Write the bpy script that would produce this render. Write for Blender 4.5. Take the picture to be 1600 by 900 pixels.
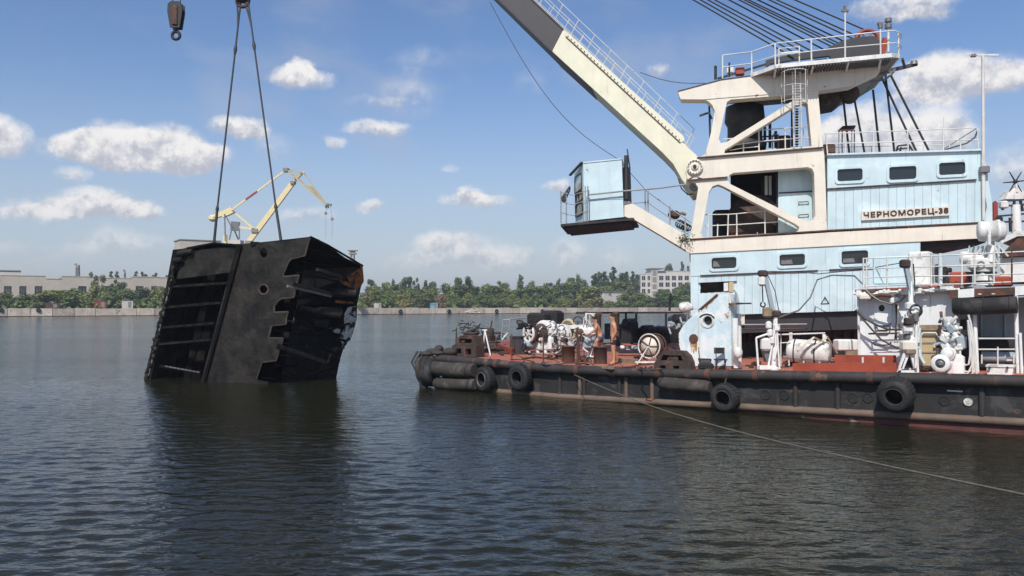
import bpy, bmesh, math, random
from mathutils import Vector, Matrix
from mathutils.geometry import tessellate_polygon
import numpy as np

for _o in list(bpy.data.objects):
    bpy.data.objects.remove(_o)
S = bpy.context.scene
COL = S.collection
V = Vector
R = math.radians

# ------------------------------------------------------------------ camera
H = 3.4                      # eye height above the water
F = 1280.0                   # focal length in pixels of a 1600 px wide picture
PITCH = math.atan(28 / F)
cam = bpy.data.cameras.new('camera'); camo = bpy.data.objects.new('camera', cam)
COL.objects.link(camo); S.camera = camo
cam.sensor_width = 36; cam.lens = 36 * F / 1600
cam.clip_start = .1; cam.clip_end = 9000
camo.location = (0, 0, H); camo.rotation_euler = (R(90) + PITCH, 0, 0)

def ray(px, py):
    x = (px - 800) / F; y = (450 - py) / F
    c, s = math.cos(PITCH), math.sin(PITCH)
    return V((x, c - s * y, s + c * y))

# ------------------------------------------------------------------ sun and sky
SUN_AZ, SUN_EL = R(196), R(47)        # compass angle from +Y clockwise, behind the camera and a little left
sd = V((math.sin(SUN_AZ) * math.cos(SUN_EL), math.cos(SUN_AZ) * math.cos(SUN_EL), math.sin(SUN_EL)))
sl = bpy.data.lights.new('sun', 'SUN'); sl.energy = 4.3; sl.angle = R(.53); sl.color = (1, .955, .89)
so = bpy.data.objects.new('sun', sl); COL.objects.link(so)
so.rotation_euler = sd.to_track_quat('Z', 'Y').to_euler(); so.location = (0, -20, 40)

S.view_settings.view_transform = 'Standard'; S.view_settings.look = 'None'
S.view_settings.exposure = 0.0; S.view_settings.gamma = 1.0

W = bpy.data.worlds.new('World'); S.world = W; W.use_nodes = True
W.cycles.sampling_method = 'MANUAL'; W.cycles.sample_map_resolution = 512
wn = W.node_tree.nodes; wl = W.node_tree.links; wn.clear()

def wnode(t, **k):
    n = wn.new(t)
    for a, b in k.items(): setattr(n, a, b)
    return n
def wset(n, i, v):
    if hasattr(v, 'is_output'): wl.new(v, n.inputs[i])
    elif v is not None: n.inputs[i].default_value = v
def wm(op, a, b=None, c=None, clamp=False):
    n = wnode('ShaderNodeMath', operation=op, use_clamp=clamp)
    for i, v in enumerate((a, b, c)): wset(n, i, v)
    return n.outputs[0]
def wv(op, a, b=None):
    n = wnode('ShaderNodeVectorMath', operation=op); wset(n, 0, a); wset(n, 1, b)
    return n.outputs['Value'] if op in ('DOT_PRODUCT', 'LENGTH') else n.outputs[0]
def wramp(v, a, b, c=0., d=1.):
    n = wnode('ShaderNodeMapRange', interpolation_type='SMOOTHSTEP'); wset(n, 0, v); wset(n, 1, a); wset(n, 2, b); wset(n, 3, c); wset(n, 4, d)
    return n.outputs[0]
def wmix(f, a, b):
    n = wnode('ShaderNodeMix', data_type='RGBA'); wset(n, 0, f); wset(n, 6, a); wset(n, 7, b)
    return n.outputs[2]

sky = wnode('ShaderNodeTexSky', sky_type='NISHITA')
sky.sun_disc = False; sky.sun_elevation = SUN_EL; sky.sun_rotation = SUN_AZ
sky.air_density = 1.0; sky.dust_density = .35; sky.ozone_density = 2.2; sky.altitude = 0
tc = wnode('ShaderNodeTexCoord')
dirv = tc.outputs['Generated']
sep = wnode('ShaderNodeSeparateXYZ'); wl.new(dirv, sep.inputs[0])
az = wm('ARCTAN2', sep.outputs[0], sep.outputs[1])
el = wm('ARCSINE', sep.outputs[2])
comb = wnode('ShaderNodeCombineXYZ'); wl.new(az, comb.inputs[0]); wl.new(el, comb.inputs[1])
def wnoise(vec, scale, detail, rough=.55, out=0, dist=0.):
    n = wnode('ShaderNodeTexNoise'); wl.new(vec, n.inputs['Vector'])
    n.inputs['Scale'].default_value = scale; n.inputs['Detail'].default_value = detail; n.inputs['Roughness'].default_value = rough
    n.inputs['Distortion'].default_value = dist
    return n.outputs[out]
warp = wv('MULTIPLY', wv('SUBTRACT', wnoise(dirv, 22, 6, .66, 1), (.5, .5, .5)), (.034, .026, 0))
P0 = wv('ADD', comb.outputs[0], warp)
def azel(px, py):
    d = ray(px, py).normalized()
    return math.atan2(d.x, d.y), math.asin(d.z)
# cumulus clouds over the harbour: (x, y, half width, half height, density), as seen from the quay
CL = [(215,238,125,30,1),(190,218,48,30,1),(262,222,52,28,1),(128,225,40,24,.9),(318,246,34,20,.9),(230,256,90,16,.7),
      (468,122,52,18,1),(470,106,24,16,.9),(2,214,36,28,1),(372,200,46,19,.95),(394,212,30,12,.5),(114,274,26,12,.55),
      (150,318,62,24,.9),(210,328,40,14,.75),(45,334,58,14,.6),(112,326,130,14,.55),(590,201,58,13,.75),(522,220,20,11,.5),
      (577,322,29,11,.75),(748,316,62,13,.85),(735,304,26,12,.7),(705,264,16,7,.45),(870,290,26,14,.8),
      (730,395,100,34,.62),(690,378,45,20,.6),(790,402,60,22,.5),(888,398,34,30,.65),(960,398,34,24,.5),
      (1030,107,22,12,.6),(1345,196,46,34,1),(1450,206,66,46,1),(1400,222,110,30,1),(1300,215,40,30,.9),
      (1520,125,90,30,.75),(1485,104,50,26,.8),(1440,120,56,26,.75),(1580,120,60,20,.55),(1440,150,80,14,.5),(1410,8,80,22,.75),(1440,24,50,10,.5),
      (190,378,75,22,.5),(480,338,48,15,.5),(1590,260,50,34,.55),
      (430,232,34,26,.3),(640,150,60,40,.30),(655,95,55,22,.26),(590,160,60,10,.30),(830,130,30,26,.22),(640,410,60,18,.4),(60,395,90,16,.35)]
fsum = None; gsum = None
for (px, py, hw, hh, op) in CL:
    a, e = azel(px, py)
    dv = wv('MULTIPLY', wv('SUBTRACT', P0, (a, e, 0)), (F / hw / 1.12, F / hh / 1.12, 0))
    r2 = wv('DOT_PRODUCT', dv, dv)
    w = wm('MULTIPLY', wm('SUBTRACT', 1., r2, clamp=True), op)
    sy = wnode('ShaderNodeSeparateXYZ'); wl.new(dv, sy.inputs[0])
    if fsum is None:
        fsum = w; gsum = wm('MULTIPLY', w, sy.outputs[1])
    else:
        fsum = wm('ADD', fsum, w); gsum = wm('MULTIPLY_ADD', w, sy.outputs[1], gsum)
fb = wnoise(dirv, 34, 7, .66)
fb2 = wnoise(wv('ADD', dirv, (-.004, 0, .012)), 34, 7, .66)
field = wm('ADD', fsum, wm('MULTIPLY', wm('SUBTRACT', fb, .5), wm('MULTIPLY', wramp(fsum, 0., .4), .85)))
alpha = wramp(field, .0, .98)
shade = wm('ADD', wm('DIVIDE', gsum, wm('ADD', fsum, .08)), wm('MULTIPLY', wm('SUBTRACT', fb, fb2), 3.4))
shade = wramp(shade, -.75, .55)
# fair-weather clouds over the rest of the sky and thin veils
gen = wnoise(wv('MULTIPLY', dirv, (1, 1, 2.6)), 3.1, 7, .58)
out_az = wramp(wm('ABSOLUTE', az), R(34), R(44)); out_el = wramp(el, R(23), R(30))
outm = wm('MAXIMUM', out_az, out_el)
galpha = wm('MULTIPLY', wm('MULTIPLY', wramp(gen, .54, .66), outm), wramp(el, R(1), R(7)))
veil = wnoise(wv('MULTIPLY', wv('ADD', dirv, warp), (1, 1, 2.2)), 5.5, 5, .55)
va = wm('MULTIPLY', wramp(veil, .44, .74), .42)
lowhaze = wramp(el, R(.0), R(17), .72, 0.)
ccol = wmix(shade, (.52, .53, .60, 1), (1.0, .965, .93, 1))
hsv = wnode('ShaderNodeHueSaturation'); wl.new(sky.outputs[0], hsv.inputs['Color']); hsv.inputs['Saturation'].default_value = 1.14; hsv.inputs['Hue'].default_value = .508
bg_sky = wnode('ShaderNodeBackground'); wl.new(hsv.outputs[0], bg_sky.inputs[0]); bg_sky.inputs[1].default_value = .124
bg_haze = wnode('ShaderNodeBackground'); bg_haze.inputs[0].default_value = (.46, .505, .61, 1)
bg_cl = wnode('ShaderNodeBackground'); wl.new(ccol, bg_cl.inputs[0]); bg_cl.inputs[1].default_value = 1.0
m1 = wnode('ShaderNodeMixShader'); wl.new(wm('MAXIMUM', lowhaze, va), m1.inputs[0]); wl.new(bg_sky.outputs[0], m1.inputs[1]); wl.new(bg_haze.outputs[0], m1.inputs[2])
fade = wramp(el, R(0), R(8), .55, 1.)
m2 = wnode('ShaderNodeMixShader'); wl.new(wm('MULTIPLY', wm('MAXIMUM', alpha, galpha), wm('MULTIPLY', fade, .93)), m2.inputs[0])
wl.new(m1.outputs[0], m2.inputs[1]); wl.new(bg_cl.outputs[0], m2.inputs[2])
wo = wnode('ShaderNodeOutputWorld'); wl.new(m2.outputs[0], wo.inputs[0])

# ------------------------------------------------------------------ pixel -> place helpers (each with a true distance)
def PY(px, py, Y):
    d = ray(px, py); return d * (Y / d.y) + V((0, 0, H))
def PP(px, py, p0, n):
    d = ray(px, py); o = V((0, 0, H)); return o + d * ((p0 - o).dot(n) / d.dot(n))
def PZ(px, py, z):
    d = ray(px, py); return V((0, 0, H)) + d * ((z - H) / d.z)
UP = V((0, 0, 1))
# barge side: straight line in plan; D runs aft along it, B inboard
B0 = V((-2.95, 34.3, 0)); BD = V((.788, -.615, 0)).normalized(); BB = V((.615, .788, 0)).normalized()
def sof(p): return (p - B0).dot(BD)
def zrail(s):
    pts = [(-6, 1.5), (0, 1.38), (5.5, 1.22), (9.5, 1.25), (13.5, 1.38), (18.5, 1.54), (40, 2.1)]
    for (a, za), (b, zb) in zip(pts, pts[1:]):
        if s <= b: return za + (zb - za) * (s - a) / (b - a)
    return 2.1
def zdeck(p): return zrail(sof(p)) - .06
def SD(px, py, k=0.): return PP(px, py, B0 + BB * k, BB)
def DK(px, py):
    z = 1.25
    for _ in range(6): p = PZ(px, py, z); z = zdeck(p)
    return PZ(px, py, z)
def bpt(s, k, z=None):
    p = B0 + BD * s + BB * k; p.z = (zrail(s) - .06) if z is None else z; return p
# crane: CU points forward along the boom, CV away from the camera
CU = V((-.9766, .2149, 0)).normalized(); CV = V((.2149, .9766, 0)).normalized()
Q0 = V((7.4, 34.0, 0)); SEP = 4.2
def CR(px, py, k=0.): return PP(px, py, Q0 + CV * k, CV)
# far quay
QD = V((.839, .543, 0)).normalized(); QN = V((-.543, .839, 0)).normalized(); QO = V((0, 360, 0))
def QP(px, py, k=0.): return PP(px, py, QO + QN * k, QN)

# ------------------------------------------------------------------ mesh builder
ORG = {}
def frame(axis, up=None):
    a = V(axis).normalized(); u = V(up) if up is not None else (UP if abs(a.z) < .95 else V((1, 0, 0)))
    x = a.cross(u).normalized(); y = x.cross(a).normalized()
    return a, x, y
class MB:
    def __init__(self): self.v = []; self.f = []; self.s = []
    def add(self, vs, fs, smooth=False):
        n = len(self.v); self.v += [V(p) for p in vs]
        self.f += [tuple(i + n for i in f) for f in fs]; self.s += [smooth] * len(fs)
        return self
    def obox(self, p, a, b, c):
        p, a, b, c = V(p), V(a), V(b), V(c)
        vs = [p, p + a, p + a + b, p + b, p + c, p + a + c, p + a + b + c, p + b + c]
        fs = [(0, 3, 2, 1), (4, 5, 6, 7), (0, 1, 5, 4), (1, 2, 6, 5), (2, 3, 7, 6), (3, 0, 4, 7)]
        if a.cross(b).dot(c) < 0: fs = [f[::-1] for f in fs]
        return self.add(vs, fs)
    def box(self, c, s, ax=None, ay=None, az=None):
        ax = V((1, 0, 0)) if ax is None else V(ax).normalized(); ay = V((0, 1, 0)) if ay is None else V(ay).normalized()
        az = UP if az is None else V(az).normalized()
        a, b, d = ax * s[0], ay * s[1], az * s[2]
        return self.obox(V(c) - (a + b + d) / 2, a, b, d)
    def cbox(self, c, s, ax, ay, az=None, ch=.15):      # box with chamfered edges
        az = UP if az is None else V(az)
        ax, ay, az = V(ax).normalized(), V(ay).normalized(), V(az).normalized()
        m = ch
        pr = []
        for i in (-1, 1):
            ring = []
            for (x, y) in ((-1, -1), (1, -1), (1, 1), (-1, 1)):
                pass
        hx, hy, hz = s[0] / 2, s[1] / 2, s[2] / 2
        lv = [(-hz, -m), (-hz + m, 0), (hz - m, 0), (hz, -m)]
        vs = []; fs = []
        for (z, g) in lv:
            X, Y = hx + g, hy + g
            for (x, y) in ((-X + m, -Y), (X - m, -Y), (X, -Y + m), (X, Y - m), (X - m, Y), (-X + m, Y), (-X, Y - m), (-X, -Y + m)):
                vs.append(V(c) + ax * x + ay * y + az * z)
        for l in range(3):
            for i in range(8):
                a = l * 8 + i; b = l * 8 + (i + 1) % 8; fs.append((a, b, b + 8, a + 8))
        fs.append(tuple(range(7, -1, -1))); fs.append(tuple(range(24, 32)))
        return self.add(vs, fs)
    def bar(self, p0, p1, w, h, up=None):
        p0, p1 = V(p0), V(p1); a, x, y = frame(p1 - p0, up)
        return self.obox(p0 - x * w / 2 - y * h / 2, x * w, y * h, p1 - p0)
    def cyl(self, p0, p1, r0, r1=None, n=12, caps=True):
        r1 = r0 if r1 is None else r1; p0, p1 = V(p0), V(p1); a, x, y = frame(p1 - p0)
        vs = []
        for p, r in ((p0, r0), (p1, r1)):
            vs += [p + (x * math.cos(t) + y * math.sin(t)) * r for t in (2 * math.pi * i / n for i in range(n))]
        self.add(vs, [(i, i + n, (i + 1) % n + n, (i + 1) % n) for i in range(n)], True)
        if caps: self.add(vs, [tuple(range(n)), tuple(range(2 * n - 1, n - 1, -1))])
        return self
    def tube(self, pts, r, n=6):
        pts = [V(p) for p in pts]; vs = []; fs = []; x = None
        for i, p in enumerate(pts):
            t = (pts[min(i + 1, len(pts) - 1)] - pts[max(i - 1, 0)]).normalized()
            if x is None: _, x, y = frame(t)
            else:
                x = (x - t * x.dot(t)).normalized(); y = x.cross(t).normalized()
            rr = r[i] if isinstance(r, (list, tuple)) else r
            vs += [p + (x * math.cos(q) + y * math.sin(q)) * rr for q in (2 * math.pi * j / n for j in range(n))]
        for i in range(len(pts) - 1):
            for j in range(n):
                a = i * n + j; b = i * n + (j + 1) % n; fs.append((a, a + n, b + n, b))
        self.add(vs, fs, True)
        m = (len(pts) - 1) * n
        return self.add(vs, [tuple(range(n)), tuple(range(m + n - 1, m - 1, -1))])
    def lathe(self, p, axis, prof, n=20, up=None, smooth=True):
        a, x, y = frame(axis, up); p = V(p); vs = []; fs = []
        for (r, h) in prof:
            vs += [p + a * h + (x * math.cos(t) + y * math.sin(t)) * r for t in (2 * math.pi * j / n for j in range(n))]
        for i in range(len(prof) - 1):
            for j in range(n):
                q = i * n + j; w = i * n + (j + 1) % n; fs.append((q, q + n, w + n, w))
        return self.add(vs, fs, smooth)
    def torus(self, c, axis, R_, r, n=24, m=8, a0=0., a1=None, up=None, squash=1.):
        a, x, y = frame(axis, up); c = V(c); vs = []; fs = []; full = a1 is None
        span = 2 * math.pi if full else a1 - a0; k = n if full else n + 1
        for i in range(k):
            t = a0 + span * i / n; d = x * math.cos(t) + y * math.sin(t)
            for j in range(m):
                q = 2 * math.pi * j / m; vs.append(c + d * (R_ + r * math.cos(q)) + a * (r * squash * math.sin(q)))
        for i in range(n):
            i2 = (i + 1) % k
            for j in range(m):
                j2 = (j + 1) % m; fs.append((i * m + j, i * m + j2, i2 * m + j2, i2 * m + j))
        return self.add(vs, fs, True)
    def ball(self, c, r, n=10, m=8, ax=None):
        rx, ry, rz = (r, r, r) if not isinstance(r, (tuple, list)) else r
        X, Y, Z = ax if ax else (V((1, 0, 0)), V((0, 1, 0)), UP)
        c = V(c); vs = [c - Z * rz]; fs = []
        for i in range(1, m):
            q = -math.pi / 2 + math.pi * i / m
            for j in range(n):
                t = 2 * math.pi * j / n; vs.append(c + X * (rx * math.cos(q) * math.cos(t)) + Y * (ry * math.cos(q) * math.sin(t)) + Z * (rz * math.sin(q)))
        vs.append(c + Z * rz); L = len(vs) - 1
        for j in range(n):
            fs.append((0, 1 + (j + 1) % n, 1 + j)); b = 1 + (m - 2) * n; fs.append((L, b + j, b + (j + 1) % n))
        for i in range(m - 2):
            for j in range(n):
                a_ = 1 + i * n + j; b_ = 1 + i * n + (j + 1) % n; fs.append((a_, b_, b_ + n, a_ + n))
        return self.add(vs, fs, True)
    def prism(self, outer, ext, holes=()):
        loops = [[V(p) for p in outer]] + [[V(p) for p in h] for h in holes]
        ext = V(ext); nrm = V((0, 0, 0)); o = loops[0]
        for i in range(len(o)): nrm += o[i].cross(o[(i + 1) % len(o)])
        flat = [p for l in loops for p in l]; n = len(flat)
        tris = tessellate_polygon(loops)
        vs = flat + [p + ext for p in flat]; fs = []
        for t in tris:
            q = (flat[t[1]] - flat[t[0]]).cross(flat[t[2]] - flat[t[0]])
            t = tuple(t) if q.dot(ext) < 0 else tuple(t)[::-1]
            fs.append(t); fs.append(tuple(i + n for i in t[::-1]))
        b = 0
        for li, l in enumerate(loops):
            k = len(l); ln = V((0, 0, 0))
            for i in range(k): ln += l[i].cross(l[(i + 1) % k])
            fl = (ln.dot(ext) > 0) == (li == 0)
            for i in range(k):
                f = (b + i, b + (i + 1) % k, b + (i + 1) % k + n, b + i + n); fs.append(f if fl else f[::-1])
            b += k
        return self.add(vs, fs)
    def build(self, name, mat, parent=None, label=None, cat=None, group=None, kind=None, origin=None):
        if not self.v: return None
        if parent is not None: o = ORG[parent.name]
        elif origin is not None: o = V(origin)
        else:
            xs = [p.x for p in self.v]; ys = [p.y for p in self.v]
            o = V(((min(xs) + max(xs)) / 2, (min(ys) + max(ys)) / 2, min(p.z for p in self.v)))
        me = bpy.data.meshes.new(name)
        me.from_pydata([tuple(p - o) for p in self.v], [], self.f)
        me.polygons.foreach_set('use_smooth', self.s); me.update()
        if mat is not None: me.materials.append(mat)
        ob = bpy.data.objects.new(name, me); COL.objects.link(ob)
        if parent is not None: ob.parent = parent
        else: ob.location = o
        ORG[ob.name] = o
        return tag(ob, label, cat, group, kind)
def tag(o, label=None, cat=None, group=None, kind=None):
    if label: o['label'] = label
    if cat: o['category'] = cat
    if group: o['group'] = group
    if kind: o['kind'] = kind
    return o
def thing(name, loc, label, cat, group=None):
    o = bpy.data.objects.new(name, None); COL.objects.link(o); o.location = loc; o.empty_display_size = .2
    ORG[o.name] = V(loc); return tag(o, label, cat, group)
def copy_tree(o, parent=None):
    c = o.copy(); COL.objects.link(c); c.parent = parent
    for ch in list(o.children): copy_tree(ch, c)
    return c
def shared(name, me, mw, parent=None):
    ob = bpy.data.objects.new(name, me); COL.objects.link(ob)
    if parent is not None:
        ob.parent = parent; ob.matrix_basis = Matrix.Translation(-ORG[parent.name]) @ mw
    else: ob.matrix_basis = mw
    return ob
def mat4(c, x, y, z):
    return Matrix(((x.x, y.x, z.x, c.x), (x.y, y.y, z.y, c.y), (x.z, y.z, z.z, c.z), (0, 0, 0, 1)))
def unit_box(name, mat):
    b = MB().box((0, 0, 0), (1, 1, 1)); me = bpy.data.meshes.new(name); me.from_pydata([tuple(p) for p in b.v], [], b.f); me.materials.append(mat); return me

# ------------------------------------------------------------------ materials
def material(name, col, rough=.6, metal=0., var=.25, vscale=1.5, rust=0., rustcol=(.16, .055, .022), rscale=2.5, streak=0., bump=.15, bscale=18., rnd=0., spec=.5, col2=None, c2=0., soft=.04):
    m = bpy.data.materials.new(name); m.use_nodes = True; nt = m.node_tree; N = nt.nodes; L = nt.links
    b = N['Principled BSDF']; b.inputs['Roughness'].default_value = rough; b.inputs['Metallic'].default_value = metal
    b.inputs['Specular IOR Level'].default_value = spec
    g = N.new('ShaderNodeNewGeometry')
    def noise(sc, det=4, stretch=None, dist=0.):
        t = N.new('ShaderNodeTexNoise'); t.inputs['Scale'].default_value = sc; t.inputs['Detail'].default_value = det; t.inputs['Roughness'].default_value = .6
        t.inputs['Distortion'].default_value = dist
        if stretch:
            mp = N.new('ShaderNodeMapping'); mp.inputs['Scale'].default_value = stretch; L.new(g.outputs['Position'], mp.inputs[0]); L.new(mp.outputs[0], t.inputs[0])
        else: L.new(g.outputs['Position'], t.inputs[0])
        return t.outputs[0]
    def ramp(v, a, c):
        r = N.new('ShaderNodeMapRange'); r.inputs[1].default_value = a; r.inputs[2].default_value = c; L.new(v, r.inputs[0]); return r.outputs[0]
    def mix(f, a, c):
        x = N.new('ShaderNodeMix'); x.data_type = 'RGBA'
        for i, q in ((0, f), (6, a), (7, c)):
            if hasattr(q, 'is_output'): L.new(q, x.inputs[i])
            else: x.inputs[i].default_value = q if i == 0 else (*q[:3], 1)
        return x.outputs[2]
    def mul(a, k):
        x = N.new('ShaderNodeMath'); x.operation = 'MULTIPLY'; L.new(a, x.inputs[0])
        if hasattr(k, 'is_output'): L.new(k, x.inputs[1])
        else: x.inputs[1].default_value = k
        return x.outputs[0]
    dark = tuple(c * (1 - var) for c in col); lite = tuple(min(1, c * (1 + var * .35)) for c in col)
    c = mix(ramp(noise(vscale, 5), .3, .7), dark, lite)
    if col2: c = mix(ramp(noise(vscale * .8, 5, dist=.4), .66 - c2 * .3 - soft, .66 - c2 * .3 + soft), c, col2)
    if streak:
        c = mix(mul(ramp(noise(1, 4, (5, 5, .35)), .5, .75), streak), c, tuple(q * .45 + .02 * w for q, w in zip(col, (1.5, .8, .4))))
    if rust:
        rm = ramp(noise(rscale, 6, dist=.3), .72 - rust * .32, .76 - rust * .32)
        rs = mul(ramp(noise(1, 4, (rscale * 2.2, rscale * 2.2, rscale * .16)), .66 - rust * .2, .78 - rust * .2), .75)
        rc = mix(ramp(noise(rscale * 4, 3), .35, .65), rustcol, tuple(q * 1.9 for q in rustcol))
        mx = N.new('ShaderNodeMath'); mx.operation = 'MAXIMUM'; L.new(rm, mx.inputs[0]); L.new(rs, mx.inputs[1])
        c = mix(mx.outputs[0], c, rc)
    if rnd:
        oi = N.new('ShaderNodeObjectInfo'); hs = N.new('ShaderNodeHueSaturation'); L.new(c, hs.inputs['Color'])
        mr = N.new('ShaderNodeMapRange'); L.new(oi.outputs['Random'], mr.inputs[0]); mr.inputs[3].default_value = 1 - rnd; mr.inputs[4].default_value = 1 + rnd * .6
        L.new(mr.outputs[0], hs.inputs['Value']); c = hs.outputs[0]
    L.new(c, b.inputs['Base Color'])
    if bump:
        bp = N.new('ShaderNodeBump'); bp.inputs['Strength'].default_value = bump; bp.inputs['Distance'].default_value = .05; L.new(noise(bscale, 3), bp.inputs['Height']); L.new(bp.outputs[0], b.inputs['Normal'])
    return m
M = {}
M['blue'] = material('pale_blue_paint', (.56, .70, .735), .5, var=.13, vscale=.9, rust=.06, streak=.22, bump=.25, bscale=1.6, rscale=3, col2=(.62, .74, .76), c2=.25)
M['blue_old'] = material('chipped_pale_blue_paint', (.60, .73, .77), .6, var=.14, rust=.17, rustcol=(.28, .12, .045), streak=.2, bump=.25, rscale=1.8, col2=(.80, .81, .79), c2=.5)
M['cream'] = material('cream_paint', (.78, .715, .60), .5, var=.10, rust=.06, streak=.22, bump=.06, rscale=2.2)
M['boomcream'] = material('pale_yellow_paint', (.77, .735, .56), .5, var=.10, rust=.05, streak=.16, bump=.05)
M['whiteold'] = material('worn_white_paint', (.80, .80, .77), .6, var=.16, rust=.17, rustcol=(.15, .08, .05), streak=.3, bump=.25, rscale=3)
M['wallwhite'] = material('weathered_white_wall', (.80, .81, .80), .6, var=.12, rust=.13, rustcol=(.20, .11, .07), streak=.28, bump=.25, bscale=3, rscale=3.5)
M['white'] = material('white_paint', (.77, .76, .72), .55, var=.22, vscale=3, rust=.17, streak=.35, bump=.2, rscale=4, col2=(.42, .38, .33), c2=.12)
M['rail'] = material('white_rail_paint', (.68, .67, .63), .5, var=.2, rust=.18, bump=0, rscale=5)
M['railgrey'] = material('grey_rail_paint', (.32, .33, .34), .5, var=.3, rust=.12, bump=0, rscale=5)
M['black'] = material('black_hull_paint', (.022, .021, .021), .7, var=.4, rust=.24, rustcol=(.06, .038, .028), streak=.25, bump=.2, rscale=1.4, col2=(.05, .05, .053), c2=.25)
M['darkpipe'] = material('rubbed_dark_steel', (.036, .031, .029), .7, var=.4, rust=.40, rustcol=(.075, .042, .032), bump=.3, rscale=1.1)
M['strake'] = material('scuffed_brown_strake', (.16, .115, .085), .75, var=.35, rust=.25, bump=.3)
M['boot'] = material('red_boot_top', (.13, .042, .035), .7, var=.5, bump=.3, col2=(.3, .25, .22), c2=.1)
M['deck'] = material('red_oxide_deck', (.42, .135, .082), .75, var=.28, vscale=.8, streak=0, bump=.2, col2=(.27, .14, .10), c2=.3)
M['redox'] = material('red_oxide_paint', (.33, .062, .03), .6, var=.3, rust=.15, bump=.15)
M['rust'] = material('rusty_steel', (.125, .055, .036), .85, var=.45, vscale=3, bump=.4, col2=(.06, .042, .036), c2=.45)
M['rustdk'] = material('dark_rusty_steel', (.06, .042, .034), .85, var=.45, vscale=3, bump=.4, col2=(.13, .06, .04), c2=.25)
M['rubber'] = material('black_rubber', (.017, .017, .018), .8, var=.35, bump=.35, bscale=12, col2=(.04, .038, .036), c2=.2)
M['rubdust'] = material('dusty_rubber', (.05, .043, .038), .85, var=.4, vscale=2.5, bump=.3, col2=(.085, .07, .06), c2=.3)
M['steel'] = material('grey_steel', (.20, .20, .20), .5, .3, var=.3, rust=.12, bump=.1)
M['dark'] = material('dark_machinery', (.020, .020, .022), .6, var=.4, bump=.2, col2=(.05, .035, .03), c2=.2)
M['charcoal'] = material('charcoal_paint', (.036, .037, .041), .5, var=.25, bump=.1, streak=.2)
M['boomdark'] = material('charcoal_boom_paint', (.055, .05, .052), .55, var=.12, bump=.08)
M['rope'] = material('steel_wire_rope', (.030, .029, .030), .6, .2, var=.2, bump=0)
M['hemp'] = material('mooring_rope', (.15, .135, .11), .9, var=.35, vscale=6, bump=.3)
M['tan'] = material('tan_board', (.55, .42, .24), .7, var=.2, bump=.1)
M['wood'] = material('weathered_plank', (.30, .22, .14), .8, var=.4, vscale=4, bump=.3)
M['grey'] = material('grey_shade_paint', (.34, .40, .44), .6, var=.2, rust=.1, streak=.3, bump=.1)
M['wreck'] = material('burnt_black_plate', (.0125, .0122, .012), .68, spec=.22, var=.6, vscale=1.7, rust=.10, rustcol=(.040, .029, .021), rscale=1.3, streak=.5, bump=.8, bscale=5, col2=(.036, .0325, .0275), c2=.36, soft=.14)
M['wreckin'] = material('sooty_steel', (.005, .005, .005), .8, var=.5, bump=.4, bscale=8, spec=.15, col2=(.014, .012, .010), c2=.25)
M['wreckedge'] = material('torch_cut_edge', (.06, .042, .028), .8, var=.5, vscale=4, bump=.3, col2=(.05, .045, .04), c2=.5)
M['orange'] = material('flaking_orange_primer', (.34, .12, .02), .8, var=.4, vscale=3, bump=.3, col2=(.03, .025, .022), c2=.45)
M['hullwhite'] = material('flaking_white_hull', (.6, .6, .58), .7, var=.3, vscale=3, rust=.1, bump=.3, col2=(.03, .03, .03), c2=.45)
M['signwhite'] = material('sign_board', (.72, .66, .56), .6, var=.12, rust=.06, bump=.05)
M['letter'] = material('dark_brown_letters', (.055, .022, .016), .6, var=.2, bump=0)
M['skin'] = material('tanned_skin', (.45, .215, .125), .5, var=.15, vscale=6, bump=0)
M['skin2'] = material('sunburnt_skin', (.52, .26, .155), .5, var=.15, vscale=6, bump=0)
M['hair'] = material('dark_hair', (.02, .015, .012), .8, var=.3, bump=.2, bscale=60)
M['trunks'] = material('black_shorts', (.012, .012, .014), .8, var=.3, bump=.1)
M['bluetrunks'] = material('slate_blue_shorts', (.06, .08, .14), .8, var=.3, bump=.1)
M['concrete'] = material('old_concrete', (.60, .515, .41), .9, var=.3, vscale=.5, rust=.32, rustcol=(.16, .10, .07), rscale=.8, streak=.8, bump=.5, bscale=1.5, rnd=.28)
M['facade'] = material('beige_facade', (.52, .46, .38), .9, var=.15, vscale=.15, streak=.25, bump=.1, bscale=1, rnd=.05)
M['facadew'] = material('white_facade', (.62, .58, .52), .9, var=.12, vscale=.15, streak=.25, bump=.1, bscale=1)
M['slab'] = material('grey_panel', (.26, .24, .22), .9, var=.2, vscale=.3, bump=.1)
M['yellow'] = material('yellow_crane_paint', (.80, .66, .36), .6, var=.1, bump=.03)
M['yellowdk'] = material('dull_yellow_lattice', (.50, .42, .24), .6, var=.25, bump=.03)
M['land'] = material('dry_grass_ground', (.10, .105, .05), .95, var=.35, vscale=.08, bump=.3, bscale=.5)
M['bark'] = material('bark', (.10, .075, .055), .9, var=.3, bump=.3)
M['redbox'] = material('red_container_paint', (.30, .045, .035), .6, var=.2, bump=.1)
M['cyanbox'] = material('light_blue_container_paint', (.25, .52, .62), .6, var=.15, bump=.1)
M['glass'] = None
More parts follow.
